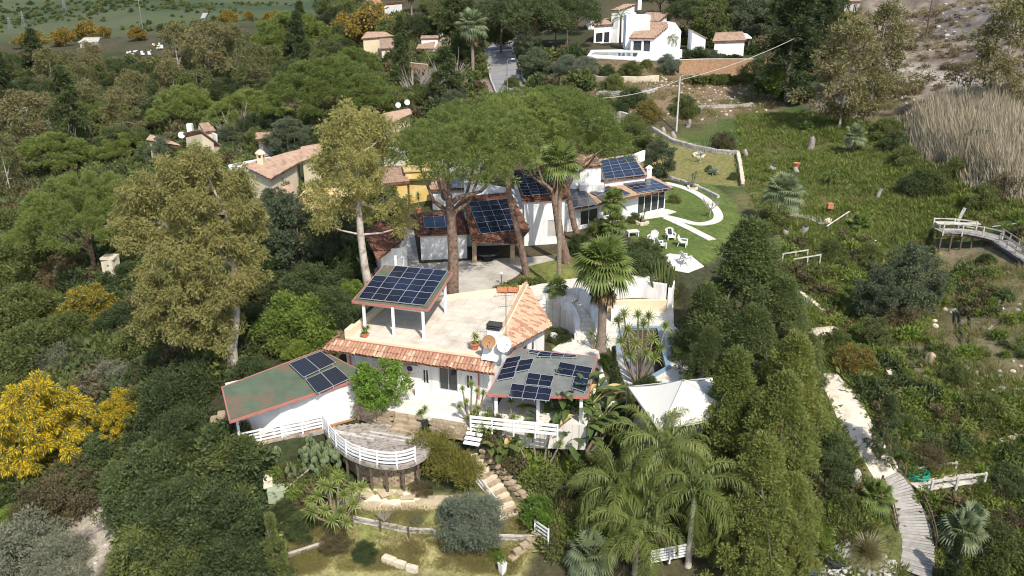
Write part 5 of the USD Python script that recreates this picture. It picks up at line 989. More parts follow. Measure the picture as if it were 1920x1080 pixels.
# ---- courtyard, stair, pool terrace
court = Polygon(PP(-3.3, (1035, 655), (1082, 622), (1112, 632), (1135, 572), (1262, 566), (1264, 610), (1292, 640), (1350, 690), (1340, 740), (1255, 722), (1182, 738), (1140, 760), (1118, 760), (1125, 690))[:, :2]).buffer(0)
strip_ = Polygon(PP(-3.3, (1122, 655), (1142, 650), (1160, 690), (1178, 735), (1150, 742), (1132, 700))[:, :2]); pool_pg = Polygon(POOL[:, :2]).buffer(0)
cp_ = court.difference(pool_pg.buffer(.02)).difference(strip_); cp_ = max(getattr(cp_, 'geoms', [cp_]), key=lambda g: g.area)
obj('courtyard_paving', MB().man(solid(np.array(cp_.exterior.coords)[:-1], -3.6, -3.3, [np.array(r.coords)[:-1] for r in cp_.interiors])), 'paving', kind='structure')
pool = thing('swimming_pool', 'drained kidney shaped pool with pale blue rim behind the yucca trees', 'pool'); obj('basin_floor', MB().man(solid(np.array(pool_pg.buffer(-.25).exterior.coords)[:-1], -4.9, -4.75)), 'pool_dark', pool)
obj('basin_wall', MB().man(solid(np.array(pool_pg.exterior.coords)[:-1], -4.9, -3.32, [np.array(pool_pg.buffer(-.25).exterior.coords)[:-1]])), 'pool_tile', pool); rm = pool_pg.buffer(.12); obj('rim', MB().man(solid(np.array(rm.exterior.coords)[:-1], -3.29, -3.24, [np.array(pool_pg.buffer(-.3).exterior.coords)[:-1]])), 'pool_tile', pool)
q = P(1163, 628, -3.3); ld_ = thing('pool_ladder', 'white tubular pool handrail at the pool steps', 'handrail', mat4(q)); [obj('rail', MB().tube([(.0, s, 0), (0, s, .75), (.25, s, .95), (.6, s, .75), (.75, s, -.4)], .03, 7), 'white_paint', ld_) for s in (0, .55)]
stw = thing('stair_wall', 'white curved wall around the round planter and the garden stair', 'wall'); ctop = np.array([-.75, -.75, -.8, -1.0, -1.5, -2.3, -2.7])
cw_ = np.column_stack([np.array([P(u, v, z)[:2] for (u, v), z in zip(((1000, 560), (1026, 554), (1052, 559), (1070, 571), (1080, 588), (1083, 610), (1082, 626)), ctop)]), ctop]); cws = spline(cw_, 30); obj('planter_wall', wall_path(MB(), cws, cws[:, 2], .4, -3.7), 'white_wall', stw)
otop = np.array([-.1, -.2, -.6, -1.2, -1.9]); ow = np.column_stack([np.array([P(u, v, z)[:2] for (u, v), z in zip(((1080, 540), (1096, 548), (1110, 563), (1119, 584), (1121, 606)), otop)]), otop]); ows = spline(ow, 24); obj('outer_wall', wall_path(MB(), ows, ows[:, 2], .35, -3.7), 'white_wall', stw)
gs = thing('garden_stairs', 'curved pale stone stair from the upper terrace down to the courtyard', 'stairs')
for k in range(11):
    f = k / 10; i0 = 6 + (29 - 6) * f; a = np.array([np.interp(i0, range(30), cws[:, j]) for j in range(2)]); b = np.array([np.interp(f * 23, range(24), ows[:, j]) for j in range(2)]); z = -.85 - 2.3 * f; d = unit(b - a); n_ = np.array([d[1], -d[0]]); obj('step', MB().prism([a - n_ * .22, b - n_ * .22, b + n_ * .5, a + n_ * .5], -3.6, z), 'paving', gs)
obj('upper_terrace', MB().prism(PP(-.58, (985, 540), (1040, 528), (1090, 522), (1135, 520), (1138, 535), (1100, 545), (1075, 560), (1050, 556), (1020, 552), (1000, 560)), -.9, -.5), 'paving', kind='structure')
bed = thing('planting_bed', 'white walled raised planting bed above the pool terrace', 'planter'); bz = -2.35; obj('soil', MB().prism(PP(bz, (1138, 548), (1246, 545), (1249, 561), (1136, 563)), -3.5, bz), 'soil', bed); q = PP(bz + .1, (1134, 565), (1190, 562), (1250, 563)); obj('front_wall', wall_path(MB(), dense(q), bz + .12, .35, -3.7), 'cream_wall', bed)
q = [P(1140, 538, -1.2), P(1170, 531, -1.0), P(1205, 530, -1.0), P(1250, 536, -1.0)]; obj('back_wall', wall_path(MB(), dense(q), -.85, .35, -3.7), 'white_wall', bed); obj('upper_shelf', MB().prism(PP(-.85, (1142, 534), (1170, 527), (1235, 525), (1235, 512), (1165, 512), (1138, 522)), -1.2, -.82), 'paving', bed)
obj('end_wall', wall_path(MB(), dense([P(1256, 560, -2.2), P(1262, 520, -1.0)]), -1.3, .4, -3.7), 'white_wall', bed)
gc = thing('garden_cabinet', 'white masonry box with dark vent on the pool terrace', 'box', mat4(P(1160, 597, -3.3), -.1)); obj('body', MB().box((0, 0, .45), (1.35, 1.6, .9)), 'white_wall', gc); obj('vent', MB().box((0, -.81, .3), (.8, .03, .25)), 'dark_frame', gc)
ws_ = thing('round_stone', 'white painted boulder on the small lawn under the hip roof', 'stone', mat4(P(1038, 636, -3.25))); ic = trimesh.creation.icosphere(2); obj('boulder', (ic.vertices * [.38, .34, .36] * (1 + .08 * np.sin(ic.vertices @ np.array([3, 5, 2]))[:, None]) + [0, 0, .25], ic.faces), 'white_stone', ws_, smooth=True); obj('base', MB().lathe([(.3, -.1), (.3, .02), (0, .03)]), 'stone_pale', ws_)
# tent sail
tent = thing('shade_sail', 'cream peaked tent sail on poles behind the yellow green conifers', 'canopy'); A, B_, C_, D_, E_ = P(1177, 725, -1.1), P(1281, 712, .9), P(1235, 806, -1.3), P(1395, 775, -1.2), P(1335, 708, -.9)
for tri in ((B_, A, C_), (B_, C_, D_), (B_, D_, E_), (B_, E_, A)):
    k = 9; V = []; F = []
    for i in range(k):
        for j in range(i + 1):
            f = i / (k - 1); g = j / i if i else 0; p = tri[0] * (1 - f) + (tri[1] * (1 - g) + tri[2] * g) * f; V.append(p - np.array([0, 0, .28 * math.sin(math.pi * f) * .6 + .10 * math.sin(math.pi * g) * f]))
    ix = lambda i, j: i * (i + 1) // 2 + j; V = np.array(V)
    for i in range(k - 1):
        for j in range(i + 1): F.append([ix(i, j), ix(i + 1, j), ix(i + 1, j + 1)]); F += [[ix(i, j), ix(i + 1, j + 1), ix(i, j + 1)]] if j < i else []
    obj('sail_panel', (V, np.array(F)), 'canvas', tent, smooth=True); obj('seam', MB().tube(np.array([V[ix(i, 0)] for i in range(k)]) + [0, 0, .03], .022, 5), 'metal_grey', tent)
for q in (A, C_, D_, E_): obj('pole', MB().tube([(q[0], q[1], -6), q], .06, 8), 'metal_grey', tent)
obj('pole', MB().tube([(B_[0], B_[1], -6), B_], .08, 8), 'metal_grey', tent); obj('edge_trim', MB().tube([A, C_], .035, 6).tube([C_, D_], .035, 6).tube([A, E_], .035, 6), 'metal_grey', tent)
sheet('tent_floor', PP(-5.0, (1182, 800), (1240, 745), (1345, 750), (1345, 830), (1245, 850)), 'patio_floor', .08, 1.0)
railing('white balustrade panel under the feather palms at the bottom', [P(1222, 1040, -7.6)[:2], P(1325, 1020, -7.6)[:2]], -8.3, h=1.0, rails=5, spacing=1.2)
railing('short white board railing at the turn of the stone steps', [P(1003, 985, -7.6)[:2], P(1028, 1010, -7.9)[:2]], -8.3, h=1.1, rails=4, spacing=1.2); 
hr_ = [P(860, 858, -5.2), P(895, 895, -6.0), P(930, 940, -7.2)]; railing('white handrail descending along the stone stair', [q[:2] for q in hr_], [q[2] - .7 for q in hr_], h=1.0, rails=3, spacing=1.3)
# ---- patio behind, its furniture
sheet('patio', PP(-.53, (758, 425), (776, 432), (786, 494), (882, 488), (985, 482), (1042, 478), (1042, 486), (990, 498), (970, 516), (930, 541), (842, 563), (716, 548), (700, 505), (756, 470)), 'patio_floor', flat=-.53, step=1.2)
rt_ = thing('round_table', 'dark round garden table in the shade of the porch', 'table', mat4(P(913, 487, -.53))); obj('tabletop', MB().lathe([(.0, .68), (1.15, .68), (1.2, .74), (1.15, .8), (0, .8)], sides=28), 'rubber', rt_, smooth=40); obj('pedestal', MB().lathe([(.55, 0), (.4, .12), (.35, .6), (.5, .68)], sides=20), 'rubber', rt_)
lp = thing('garden_lamp', 'small black post lamp with white globe at the patio hedge', 'lamp', mat4(P(940, 533, -.53))); obj('post', MB().tube([(0, 0, 0), (0, 0, .9)], .04, 8), 'dark_frame', lp); ic = trimesh.creation.icosphere(2, .13); obj('globe', (ic.vertices + [0, 0, 1.0], ic.faces), 'white_paint', lp, smooth=True)
for k, (u, lab) in enumerate(((942, 'left terracotta flower box at the corner of the roof terrace'), (963, 'right terracotta flower box at the corner of the roof terrace'))):
    t = thing('flower_box', lab, 'planter', mat4(P(u, 546, .15), -.1)); obj('box', MB().box((0, 0, .2), (.85, .4, .42)), 'terracotta_pot', t); rg = np.random.default_rng(k); c = np.column_stack([rg.uniform(-.38, .38, 60), rg.uniform(-.15, .15, 60), rg.uniform(.35, .55, 60)]); obj('plants', leafset(rg, c, np.tile([0, 0, 1.0], (60, 1)), .18, .08), 'shrub_light', t)
def pot(t, r=.3, h=.5, mt='terracotta_pot'): obj('pot', MB().lathe([(r * .6, 0), (r * .95, h * .8), (r * 1.08, h * .82), (r * 1.08, h), (r * .9, h), (r * .85, h * .85), (0, h * .85)], sides=18), mt, t, smooth=35)
def potted(label, p, r, h, heads, R, mt='terracotta_pot', leaf='yucca_green'):
    t = thing('potted_plant', label, 'potted plant', mat4(p)); pot(t, r, h, mt); rg = np.random.default_rng(int(p[0] * 100) % 999)
    for q in heads: obj('rosette', rosette(rg, np.array(q) + [0, 0, h], R, 34, .06), leaf, t); obj('stem', MB().tube([(0, 0, h * .8), np.array(q) + [0, 0, h]], .04, 6), 'bark_palm', t)
    c = rg.normal(0, r * .5, (50, 3)) * [1, 1, .3] + [0, 0, h]; obj('groundcover', leafset(rg, c, np.tile([0, 0, 1.0], (50, 1)), .16, .07), 'shrub_light', t)
potted('potted yucca in a terracotta pot on the roof terrace', P(890, 655, 0), .34, .5, [(0, 0, .55), (.15, .1, .35)], .42); potted('small potted plant at the left front corner of the roof terrace', P(684, 633, 0), .26, .35, [(.25, 0, .4), (.0, 0, .25)], .35, leaf='shrub_light'); potted('plant in a dark round planter at the edge of the round deck', P(792, 800, -4.2), .42, .75, [(.2, .2, .5), (-.1, 0, .3)], .4, 'rubber', 'shrub_light'); potted('red potted plant on the small terrace behind the garage', P(785, 399, .3), .3, .6, [(0, 0, .9), (0, .1, 1.3)], .5, leaf='shrub_mid')
# mown lawn chairs
def lawn_chair(t):
    obj('seat', MB().box((0, -.05, .36), (.62, .6, .06)), 'white_paint', t); k = 7
    for i in range(k): x = (i - 3) * .1; obj('back_slat', MB().beam((x * .9, .24, .36), (x * 1.25, .55, 1.08 - .02 * (i - 3) ** 2), .085, .03, (0, 1, 0)), 'white_paint', t)
    for s in (-1, 1): obj('armrest', MB().box((s * .4, .02, .6), (.14, .75, .04)), 'white_paint', t); obj('leg', MB().box((s * .36, -.3, .29), (.07, .09, .6)), 'white_paint', t); obj('leg', MB().beam((s * .34, .3, .58), (s * .34, .5, 0), .08, .06), 'white_paint', t)
    obj('apron', MB().box((0, -.34, .3), (.66, .04, .14)), 'white_paint', t)
for i, (u, v, rz, lab) in enumerate(((1223, 453, -.6, 'leftmost white slatted lawn chair on the mown lawn'), (1240, 465, 1.9, 'white lawn chair seen from behind, nearest the hedge'), (1257, 448, .15, 'white round backed lawn chair with a dark cushion'), (1281, 461, 1.2, 'rightmost white lawn chair facing left'), (1286, 490, 2.0, 'white lawn chair on the paving below the lawn'))):
    m_ = mat4(P(u, v, -.55), rz, (1.0,) * 3)
    if i == 0: c0_ = thing('lawn_chair', lab, 'chair', m_, 'white chairs on the mown lawn'); lawn_chair(c0_)
    else:
        o = dup(c0_, m_, lab, 'chair', 'white chairs on the mown lawn')
cu = thing('cushion', 'dark grey cushion on the round backed lawn chair', 'cushion', mat4(P(1257, 448, -.55), .15, (1.0,) * 3)); obj('pad', MB().beam((0, .2, .42), (0, .44, .95), .38, .1, (0, 1, 0)), 'rubber', cu)
wt = thing('white_table', 'low white table at the left edge of the mown lawn', 'table', mat4(P(1186, 442, -.55), .2)); obj('tabletop', MB().box((0, 0, .5), (1.15, .75, .07)), 'white_paint', wt); [obj('leg', MB().box((sx * .5, sy * .3, .24), (.08, .08, .48)), 'white_paint', wt) for sx in (-1, 1) for sy in (-1, 1)]
ring = spline(GG((1246, 343), (1278, 351), (1312, 366), (1338, 388), (1347, 404), (1335, 417), (1308, 420), (1280, 414), (1252, 407), (1232, 403))[:, :2], 60); sheet('garden_path', strip(ring, 1.0), 'paving', .045, .5); sheet('garden_path', strip(GG((1250, 409), (1292, 428), (1335, 450))[:, :2], .95), 'paving', .06, .5); sheet('garden_path', PP(-.53, (1192, 400), (1250, 392), (1268, 397), (1235, 407), (1200, 412)), 'paving', flat=-.50, step=1)
sheet('stone_paving', GG((1230, 488), (1255, 476), (1300, 484), (1320, 500), (1290, 512), (1245, 505)), 'paving', .05, .6)
# ---- stone walls and edgings
stone_wall('long low stone wall along the back of the dry lawn', [(1222, 244), (1258, 266), (1300, 279), (1345, 288), (1384, 291)], .6, .5, .5, 71, 'stone_grey'); stone_wall('low pale wall on the right side of the dry lawn', [(1383, 292), (1388, 320), (1392, 350)], .7, .45, .5, 72, 'stone_pale'); stone_wall('stone edging between the dry lawn and the mown lawn', [(1252, 333), (1280, 342), (1320, 358), (1348, 372)], .35, .35, .45, 73, 'stone_grey'); stone_wall('low cream stone wall running down the right slope', [(1492, 549), (1520, 570), (1560, 605), (1600, 634), (1640, 668), (1660, 690), (1670, 716)], .45, .4, .42, 74, 'stone_pale'); stone_wall('ring of small pale stones around the bed by the glazing', [(1188, 416), (1197, 422), (1208, 423), (1216, 418)], .3, .3, .35, 75, 'stone_pale'); stone_wall('stone edging across the bottom of the front lawn', [(725, 1052), (755, 1065), (790, 1076)], .4, .4, .5, 76, 'stone_pale'); stone_wall('rough stones below the annexe balcony on the left', [(500, 870), (520, 900), (505, 925)], .6, .6, .55, 77, 'stone_pale'); stone_wall('small pile of white stones by the green utility box', [(505, 902), (525, 903)], .25, .5, .25, 78, 'white_stone'); stone_wall('low stone edging on the far terrace bank', [(1300, 205), (1350, 202), (1410, 198)], .5, .4, .5, 79, 'stone_grey'); stone_wall('stone edging along the small path at the right edge', [(1862, 838), (1890, 828), (1918, 815)], .3, .35, .4, 80, 'stone_pale')
def brick_wall(label, uv, h, mt='brick_brown', th=.4): t = thing('retaining_wall', label, 'wall'); p = dense(GG(*uv), 1.0); z = T(p[:, 0], p[:, 1]); zt = np.full(len(p), z.max() + h) if h > 0 else z - h; obj('wall', wall_path(MB(), p, zt, th), mt, t); obj('coping', wall_path(MB(), p, zt + .1, th + .1, (zt + .004).min()) if np.ptp(zt) < .01 else wall_path(MB(), p, zt + .08, th + .06), 'stone_pale', t); return t
brick_wall('tan brick retaining wall with an arch in the hollow left of the road', [(752, 150), (775, 149), (802, 147)], 2.6); brick_wall('brown brick retaining wall below the garden pavilion terrace', [(1272, 137), (1320, 140), (1380, 144), (1434, 143)], 2.2); brick_wall('curved brown brick wall beside the lower road bend', [(1117, 217), (1140, 220), (1165, 226), (1182, 233)], -1.3)
brick_wall('low brown terrace wall on the bank left of the telephone pole', [(1112, 152), (1150, 155), (1200, 155), (1235, 152)], -.9); brick_wall('pale low wall with gate pillars above the road bend', [(1012, 140), (1025, 138), (1040, 139)], -1.6, 'white_wall'); stone_wall('rubble stone edging on the bare bank under the terrace wall', [(1120, 178), (1170, 180), (1230, 172)], .6, .6, .6, 85, 'stone_grey')
rwp = thing('pool_terrace', 'white walled raised pool in front of the upper villa', 'pool'); zq = 8.35; obj('terrace_slab', MB().prism(PP(zq, (1100, 106), (1200, 111), (1279, 108), (1279, 92), (1175, 92), (1108, 93)), 5.0, zq - .06), 'white_wall', rwp); obj('rim', MB().prism(PP(zq, (1101, 105), (1198, 110), (1203, 96), (1112, 95)), zq - .05, zq + .1, [PP(zq, (1106, 103), (1193, 107.5), (1197, 98), (1115, 97))]), 'white_wall', rwp); obj('water', MB().prism(PP(zq, (1106, 103), (1193, 107.5), (1197, 98), (1115, 97)), zq - .05, zq - .02), 'water', rwp)
# ---- roads
rc = spline(np.vstack([GG((962, 176), (951, 152), (944, 128), (937, 106), (936, 90), (948, 76))[:, :2]]), 40); sheet('road', strip(rc, 5.6), 'asphalt', .10, 1.2); sheet('road', strip(GG((1112, 216), (1145, 223), (1180, 231))[:, :2], 4.0), 'asphalt', .10, 1.0)
for sgn, lab in ((-1, 'dark kerb rail along the left side of the climbing road'), (1, 'low kerb along the right side of the climbing road')):
    tq = unit(np.gradient(rc, axis=0)); e = rc + np.stack([-tq[:, 1], tq[:, 0]], -1) * sgn * -2.95; t = thing('kerb', lab, 'kerb'); obj('kerb_stone', wall_path(MB(), e[:30], T(e[:30, 0], e[:30, 1]) + .45, .25), 'stone_grey', t)
sl = thing('street_lamp', 'grey street lamp with a short arm beside the climbing road', 'street lamp', mat4(G(951, 167))); obj('pole', MB().tube([(0, 0, -.2), (0, 0, 4.6), (.05, 0, 4.8)], [.09, .07, .06], 8), 'metal_grey', sl); obj('arm', MB().tube([(0, 0, 4.7), (.25, 0, 4.95), (.8, 0, 5.05)], .05, 6), 'metal_grey', sl); obj('lamp_head', MB().box((1.0, 0, 5.05), (.6, .24, .12)), 'white_paint', sl)
def mast(name, label, cat, p, h, r, mt='concrete_pole', arms=()):
    t = thing(name, label, cat, mat4(p)); obj('pole', MB().tube([(0, 0, -.4), (0, 0, h)], [r, r * .6], 8), mt, t, smooth=50)
    for z, L in arms: obj('crossarm', MB().box((0, 0, z), (L, .12, .14)), 'metal_grey', t)
    return t
up_ = G(1268, 246); mast('telephone_pole', 'pale concrete telephone pole on the right garden slope', 'pole', up_, 8.1, .15, arms=((7.6, .7), (7.2, .5)))
fm_ = mast('floodlight_mast', 'tall thin floodlight mast among the orange mimosas', 'mast', D(269, 64, 372), 14, .22, 'metal_grey'); obj('lamp_bank', MB().box((-.3, 0, 13.9), (2.0, .5, .7)), 'white_paint', fm_)
for u, v, h, lab in ((122, 22, 19, 'nearer lattice electricity pylon on the far green hill'), (46, 52, 15, 'left lattice pylon on the far green hill'), (20, 56, 11, 'small pylon at the left edge of the far hill')):
    b = G(u, v); t = thing('electricity_pylon', lab, 'pylon', mat4(b)); m = MB()
    for sx in (-1, 1):
        for sy in (-1, 1): m.beam((sx * 1.6, sy * 1.6, -1), (sx * .25, sy * .25, h), .28)
    obj('legs', m, 'metal_grey', t); b2 = MB()
    for k in range(6): z0, z1 = h * k / 6, h * (k + 1) / 6; w0_, w1_ = 1.6 - 1.35 * k / 6, 1.6 - 1.35 * (k + 1) / 6; [b2.beam((s * w0_, -w0_, z0), (-s * w1_, -w1_, z1), .16) for s in (-1, 1)]
    obj('bracing', b2, 'metal_grey', t); [obj('crossarm', MB().beam((-2.6, 0, h * f), (2.6, 0, h * f), .3), 'metal_grey', t) for f in (.72, .88)]
for u, v, h, lab in ((632, 92, 6, 'thin dark pole behind the cream top house'), (1735, 75, 11, 'dark tall bare trunk-like pole on the cleared slope'), (1815, 175, 3.2, 'short dark post at the track on the cleared slope'), (885, 148, 7.5, 'pale wooden pole in front of the shaggy roadside palm')): mast('pole', lab, 'pole', G(u, v), h, .16, 'wood_dark' if h != 7.5 else 'concrete_pole')
cbl = thing('overhead_cable', 'pale overhead cable running from the telephone pole up to the right', 'cable'); a, b = up_ + [0, 0, 7.6], D(1490, 72, 135); s = np.linspace(0, 1, 24)[:, None]; obj('cable', MB().tube(a * (1 - s) + b * s - np.array([0, 0, 1.0]) * 2.2 * s * (1 - s), .035, 4), 'concrete_pole', cbl)
cb2 = thing('overhead_cable', 'pale overhead cable running from the telephone pole to the left over the pine', 'cable'); b = D(1130, 184, 128); obj('cable', MB().tube(a * (1 - s) + b * s - np.array([0, 0, 1.0]) * 2.0 * s * (1 - s), .035, 4), 'concrete_pole', cb2)
# ---- right slope: cream path, boardwalks, platform, steps
sheet('cream_path', np.vstack([GG((1528, 700), (1548, 735), (1572, 790), (1600, 835), (1628, 880), (1640, 900)), GG((1694, 896), (1680, 868), (1655, 830), (1628, 780), (1600, 735), (1568, 700))]), 'path_gravel', .05, .5) if 'path_gravel' in M else None
def boardwalk(label, cl, w, z, name='boardwalk', pw=.18, mt=('wood_walk', 'wood_walk', 'wood_walk_b'), seed=1):
    "planks across a centre line (x, y) with heights"
    t = thing(name, label, 'boardwalk'); p = np.asarray(cl, float)[:, :2]; d = np.r_[0, np.cumsum(np.linalg.norm(np.diff(p, axis=0), axis=1))]; rg = np.random.default_rng(seed); zz = np.broadcast_to(np.asarray(z, float), (len(p),))
    d3 = np.r_[0, np.cumsum(np.hypot(np.diff(d), np.diff(zz)))]; P3 = np.column_stack([p, zz]); at = lambda s: np.array([np.interp(s, d3, P3[:, k]) for k in range(3)])
    for s in np.arange(pw / 2, d3[-1], pw):
        q = at(s); tg = unit(at(min(s + .15, d3[-1])) - at(max(s - .15, 0))); nr = unit(np.array([-tg[1], tg[0], 0])); up = np.cross(tg, nr); e = rg.normal(0, .02, 2); q = q + up * rg.normal(0, .006)
        obj('plank', MB().beam(q + nr * (w / 2 + e[0]), q - nr * (w / 2 + e[1]), pw * .93, .06, up), mt[rg.integers(0, len(mt))], t)
    g = unit(np.gradient(p, axis=0)); nr = np.stack([-g[:, 1], g[:, 0]], -1); [obj('bearer', wall_path(MB(), p + nr * sg * (w / 2 - .15), zz - .04, .1, (zz - .04).min() - .25) if np.ptp(zz) < .4 else wall_path(MB(), p + nr * sg * (w / 2 - .15), zz - .04, .1), 'wood_dark', t) for sg in (-1, 1)]; return t
def gline(*uv, n=30, up=0.0): q = spline(GG(*uv)[:, :2], n); return q, T(q[:, 0], q[:, 1]) + up
q, z = gline((1664, 898), (1690, 935), (1707, 975), (1716, 1015), (1710, 1079), up=.2); boardwalk('long grey plank boardwalk curving to the bottom right corner', q, 2.0, z, seed=3)
tq = unit(np.gradient(q, axis=0)); nr = np.stack([-tq[:, 1], tq[:, 0]], -1); railing('dark log railing on the right side of the long boardwalk', q[2:18] - nr[2:18] * 1.1, z[2:18], h=.8, rails=2, spacing=1.5, mt='wood_dark', board=.09); railing('dark log railing on the left side of the long boardwalk', q[9:20] + nr[9:20] * 1.1, z[9:20], h=.7, rails=2, spacing=1.5, mt='wood_dark', board=.09); railing('short dark railing at the head of the boardwalk', q[:3] + nr[:3] * 1.1, z[:3], h=.8, rails=2, spacing=1.2, mt='wood_dark', board=.09)
q, z = gline((1712, 915), (1760, 906), (1830, 897), up=.15); boardwalk('short sandy footbridge leading right from the boardwalk', q, 1.4, z, 'footbridge', seed=4, mt=('stone_pale', 'wood_pale')); tq = unit(np.gradient(q, axis=0)); nr = np.stack([-tq[:, 1], tq[:, 0]], -1); railing('pale log handrail on the near side of the footbridge', q[4:] - nr[4:] * .8, z[4:], h=.8, rails=1, spacing=1.9, mt='wood_pale', board=.14, w=.13); railing('pale log handrail on the far side of the footbridge', q[4:24] + nr[4:24] * .8, z[4:24], h=.7, rails=1, spacing=1.9, mt='wood_pale', board=.14, w=.13)
q, z = gline((1752, 468), (1800, 464), (1870, 456)); pz = float(z.max()) + .45; boardwalk('wooden platform with grey planks on the right slope', q, 1.9, pz, 'platform', seed=5, mt=('wood_walk_b', 'wood_grey', 'wood_walk')); railing('weathered rail on the near side of the wooden platform', q[::7] + [0, -1.0], pz, h=1.0, rails=2, spacing=2.0, mt='wood_pale', board=.1); railing('weathered rail on the far side of the wooden platform', q[:24:7] + [0, 1.1], pz, h=.95, rails=3, spacing=2.2, mt='wood_pale', board=.1)
psup = thing('platform_supports', 'dark posts carrying the wooden platform', 'posts'); [obj('post', MB().box((x, y, (pz + float(T(x, y)) - .4) / 2), (.14, .14, pz - float(T(x, y)) + .4)), 'wood_dark', psup) for x, y in (q[::5] + [0, -.85])]
q2_, z2_ = gline((1874, 458), (1900, 474), (1945, 502)); z2_ = np.linspace(pz, max(pz - .6, float(z2_[-1]) + .3), len(q2_)); boardwalk('grey boardwalk running off the right edge from the platform', q2_, 1.7, z2_, seed=6, mt=('wood_walk_b', 'wood_grey', 'wood_walk')); railing('dark rail on the near side of the right edge boardwalk', q2_[::7] + [-.55, -.75], z2_[::7], h=.9, rails=2, spacing=1.9, mt='wood_grey', board=.09); railing('dark rail on the far side of the right edge boardwalk', q2_[::7] + [.55, .85], z2_[::7], h=.9, rails=2, spacing=1.9, mt='wood_grey', board=.09)
bn = thing('wooden_bench', 'pale plank bench and table on the wooden platform', 'bench', mat4(np.array([*(q[11] + [0, .75]), pz]), -.05)); obj('tabletop', MB().box((0, 0, .55), (4.2, .6, .08)), 'wood_pale', bn); [obj('leg', MB().box((x, 0, .25), (.12, .5, .5)), 'wood_grey', bn) for x in (-1.8, 0, 1.8)]; obj('raised_board', MB().beam((.2, .5, .6), (.8, .9, 1.9), .3, .06), 'wood_pale', bn)
q, z = gline((1440, 402), (1475, 407), (1510, 412), (1545, 425), up=.35); boardwalk('grey boardwalk behind the pale fan palm', q, 1.3, z, seed=7); q, z = gline((1476, 502), (1500, 498), (1524, 494), up=.3); boardwalk('small pale footbridge right of the tall conifers', q, 1.3, z, 'footbridge', seed=8); tq = unit(np.gradient(q, axis=0)); nr = np.stack([-tq[:, 1], tq[:, 0]], -1); railing('pale rail on the far side of the small footbridge', q + nr * .8, z, h=.9, rails=1, spacing=1.6, mt='wood_pale', board=.12); railing('pale rail on the near side of the small footbridge', q - nr * .8, z, h=.9, rails=1, spacing=1.6, mt='wood_pale', board=.12)
for (a, b, lab) in (((1548, 438), (1590, 410), 'pale pole handrail climbing from the boardwalk end'), ((1615, 480), (1640, 465), 'grey pole handrail by the hillside steps'), ((1860, 428), (1919, 420), 'long pale log lying along the bank right of the platform'), ((1764, 738), (1820, 862), 'thin pale leaning pole on the lower right slope')):
    pa, pb2 = G(*a), G(*b); t = thing('log_rail', lab, 'rail'); lift = [0, 0, .8 if 'handrail' in lab else .15]; obj('log', MB().tube([pa + lift, (pa + pb2) / 2 + lift, pb2 + lift], .07, 7), 'wood_pale', t); [obj('post', MB().tube([pa * (1 - f) + pb2 * f - [0, 0, .3], pa * (1 - f) + pb2 * f + lift], .05, 6), 'wood_grey', t) for f in (.08, .5, .92)] if 'handrail' in lab else obj('end_cap', MB().tube([pb2 + lift, pb2 + lift + [.02, 0, .0]], .07, 6), 'wood_dark', t)
def logs(label, uv, h=.45): # horizontal log edging with dark stakes
    t = thing('log_edging', label, 'edging'); p = dense(GG(*uv), 1.2); z = T(p[:, 0], p[:, 1])
    for r in range(3):
        m = MB(); [m.beam([*p[i], z[i] + .06 + r * h / 3], [*p[i + 1], z[i + 1] + .06 + r * h / 3], .11, .12) for i in range(len(p) - 1)]; obj('log', m, ['wood_pale', 'wood_grey', 'wood_pale'][r], t)
    for i in range(len(p)): obj('stake', MB().box((p[i][0], p[i][1] - .1, z[i] + h / 2 - .1), (.1, .1, h + .35)), 'wood_dark', t)
logs('log edging along the front lawn below the flagstone path', [(662, 978), (700, 988), (760, 1000), (820, 1002)]); logs('log edging right of the silver olive', [(920, 1012), (960, 1014), (1010, 1014)]); logs('log edging under the conifers left of the boardwalk head', [(1502, 903), (1540, 908), (1582, 914)]); logs('log edging above the white pebbles', [(1516, 1000), (1540, 1002), (1565, 1008)]); logs('pale log edging at the lower left of the garden', [(536, 1046), (570, 1035), (610, 1022)], .3)
fr_ = thing('log_fence', 'grey post and rail fence corner by the green utility box', 'fence'); pa, pb2, pc = G(530, 945), G(535, 905), G(590, 895); [obj('post', MB().tube([q - [0, 0, .3], q + [0, 0, 1.0]], .07, 7), 'wood_grey', fr_) for q in (pa, pc, (pa + pc) / 2)]; obj('rail', MB().tube([pa + [0, 0, .9], pc + [0, 0, .9]], .06, 7), 'wood_grey', fr_); obj('brace', MB().tube([pa + [0, 0, .8], pc + [0, 0, .0]], .05, 7), 'wood_grey', fr_)
ub = thing('utility_box', 'pale green utility box at the left edge of the front garden', 'box', mat4(G(520, 935), .1)); obj('cabinet', MB().box((0, 0, .35), (1.0, .8, .9)), 'sage_box', ub); obj('lid', MB().box((0, 0, .83), (1.06, .86, .06)), 'sage_box', ub)
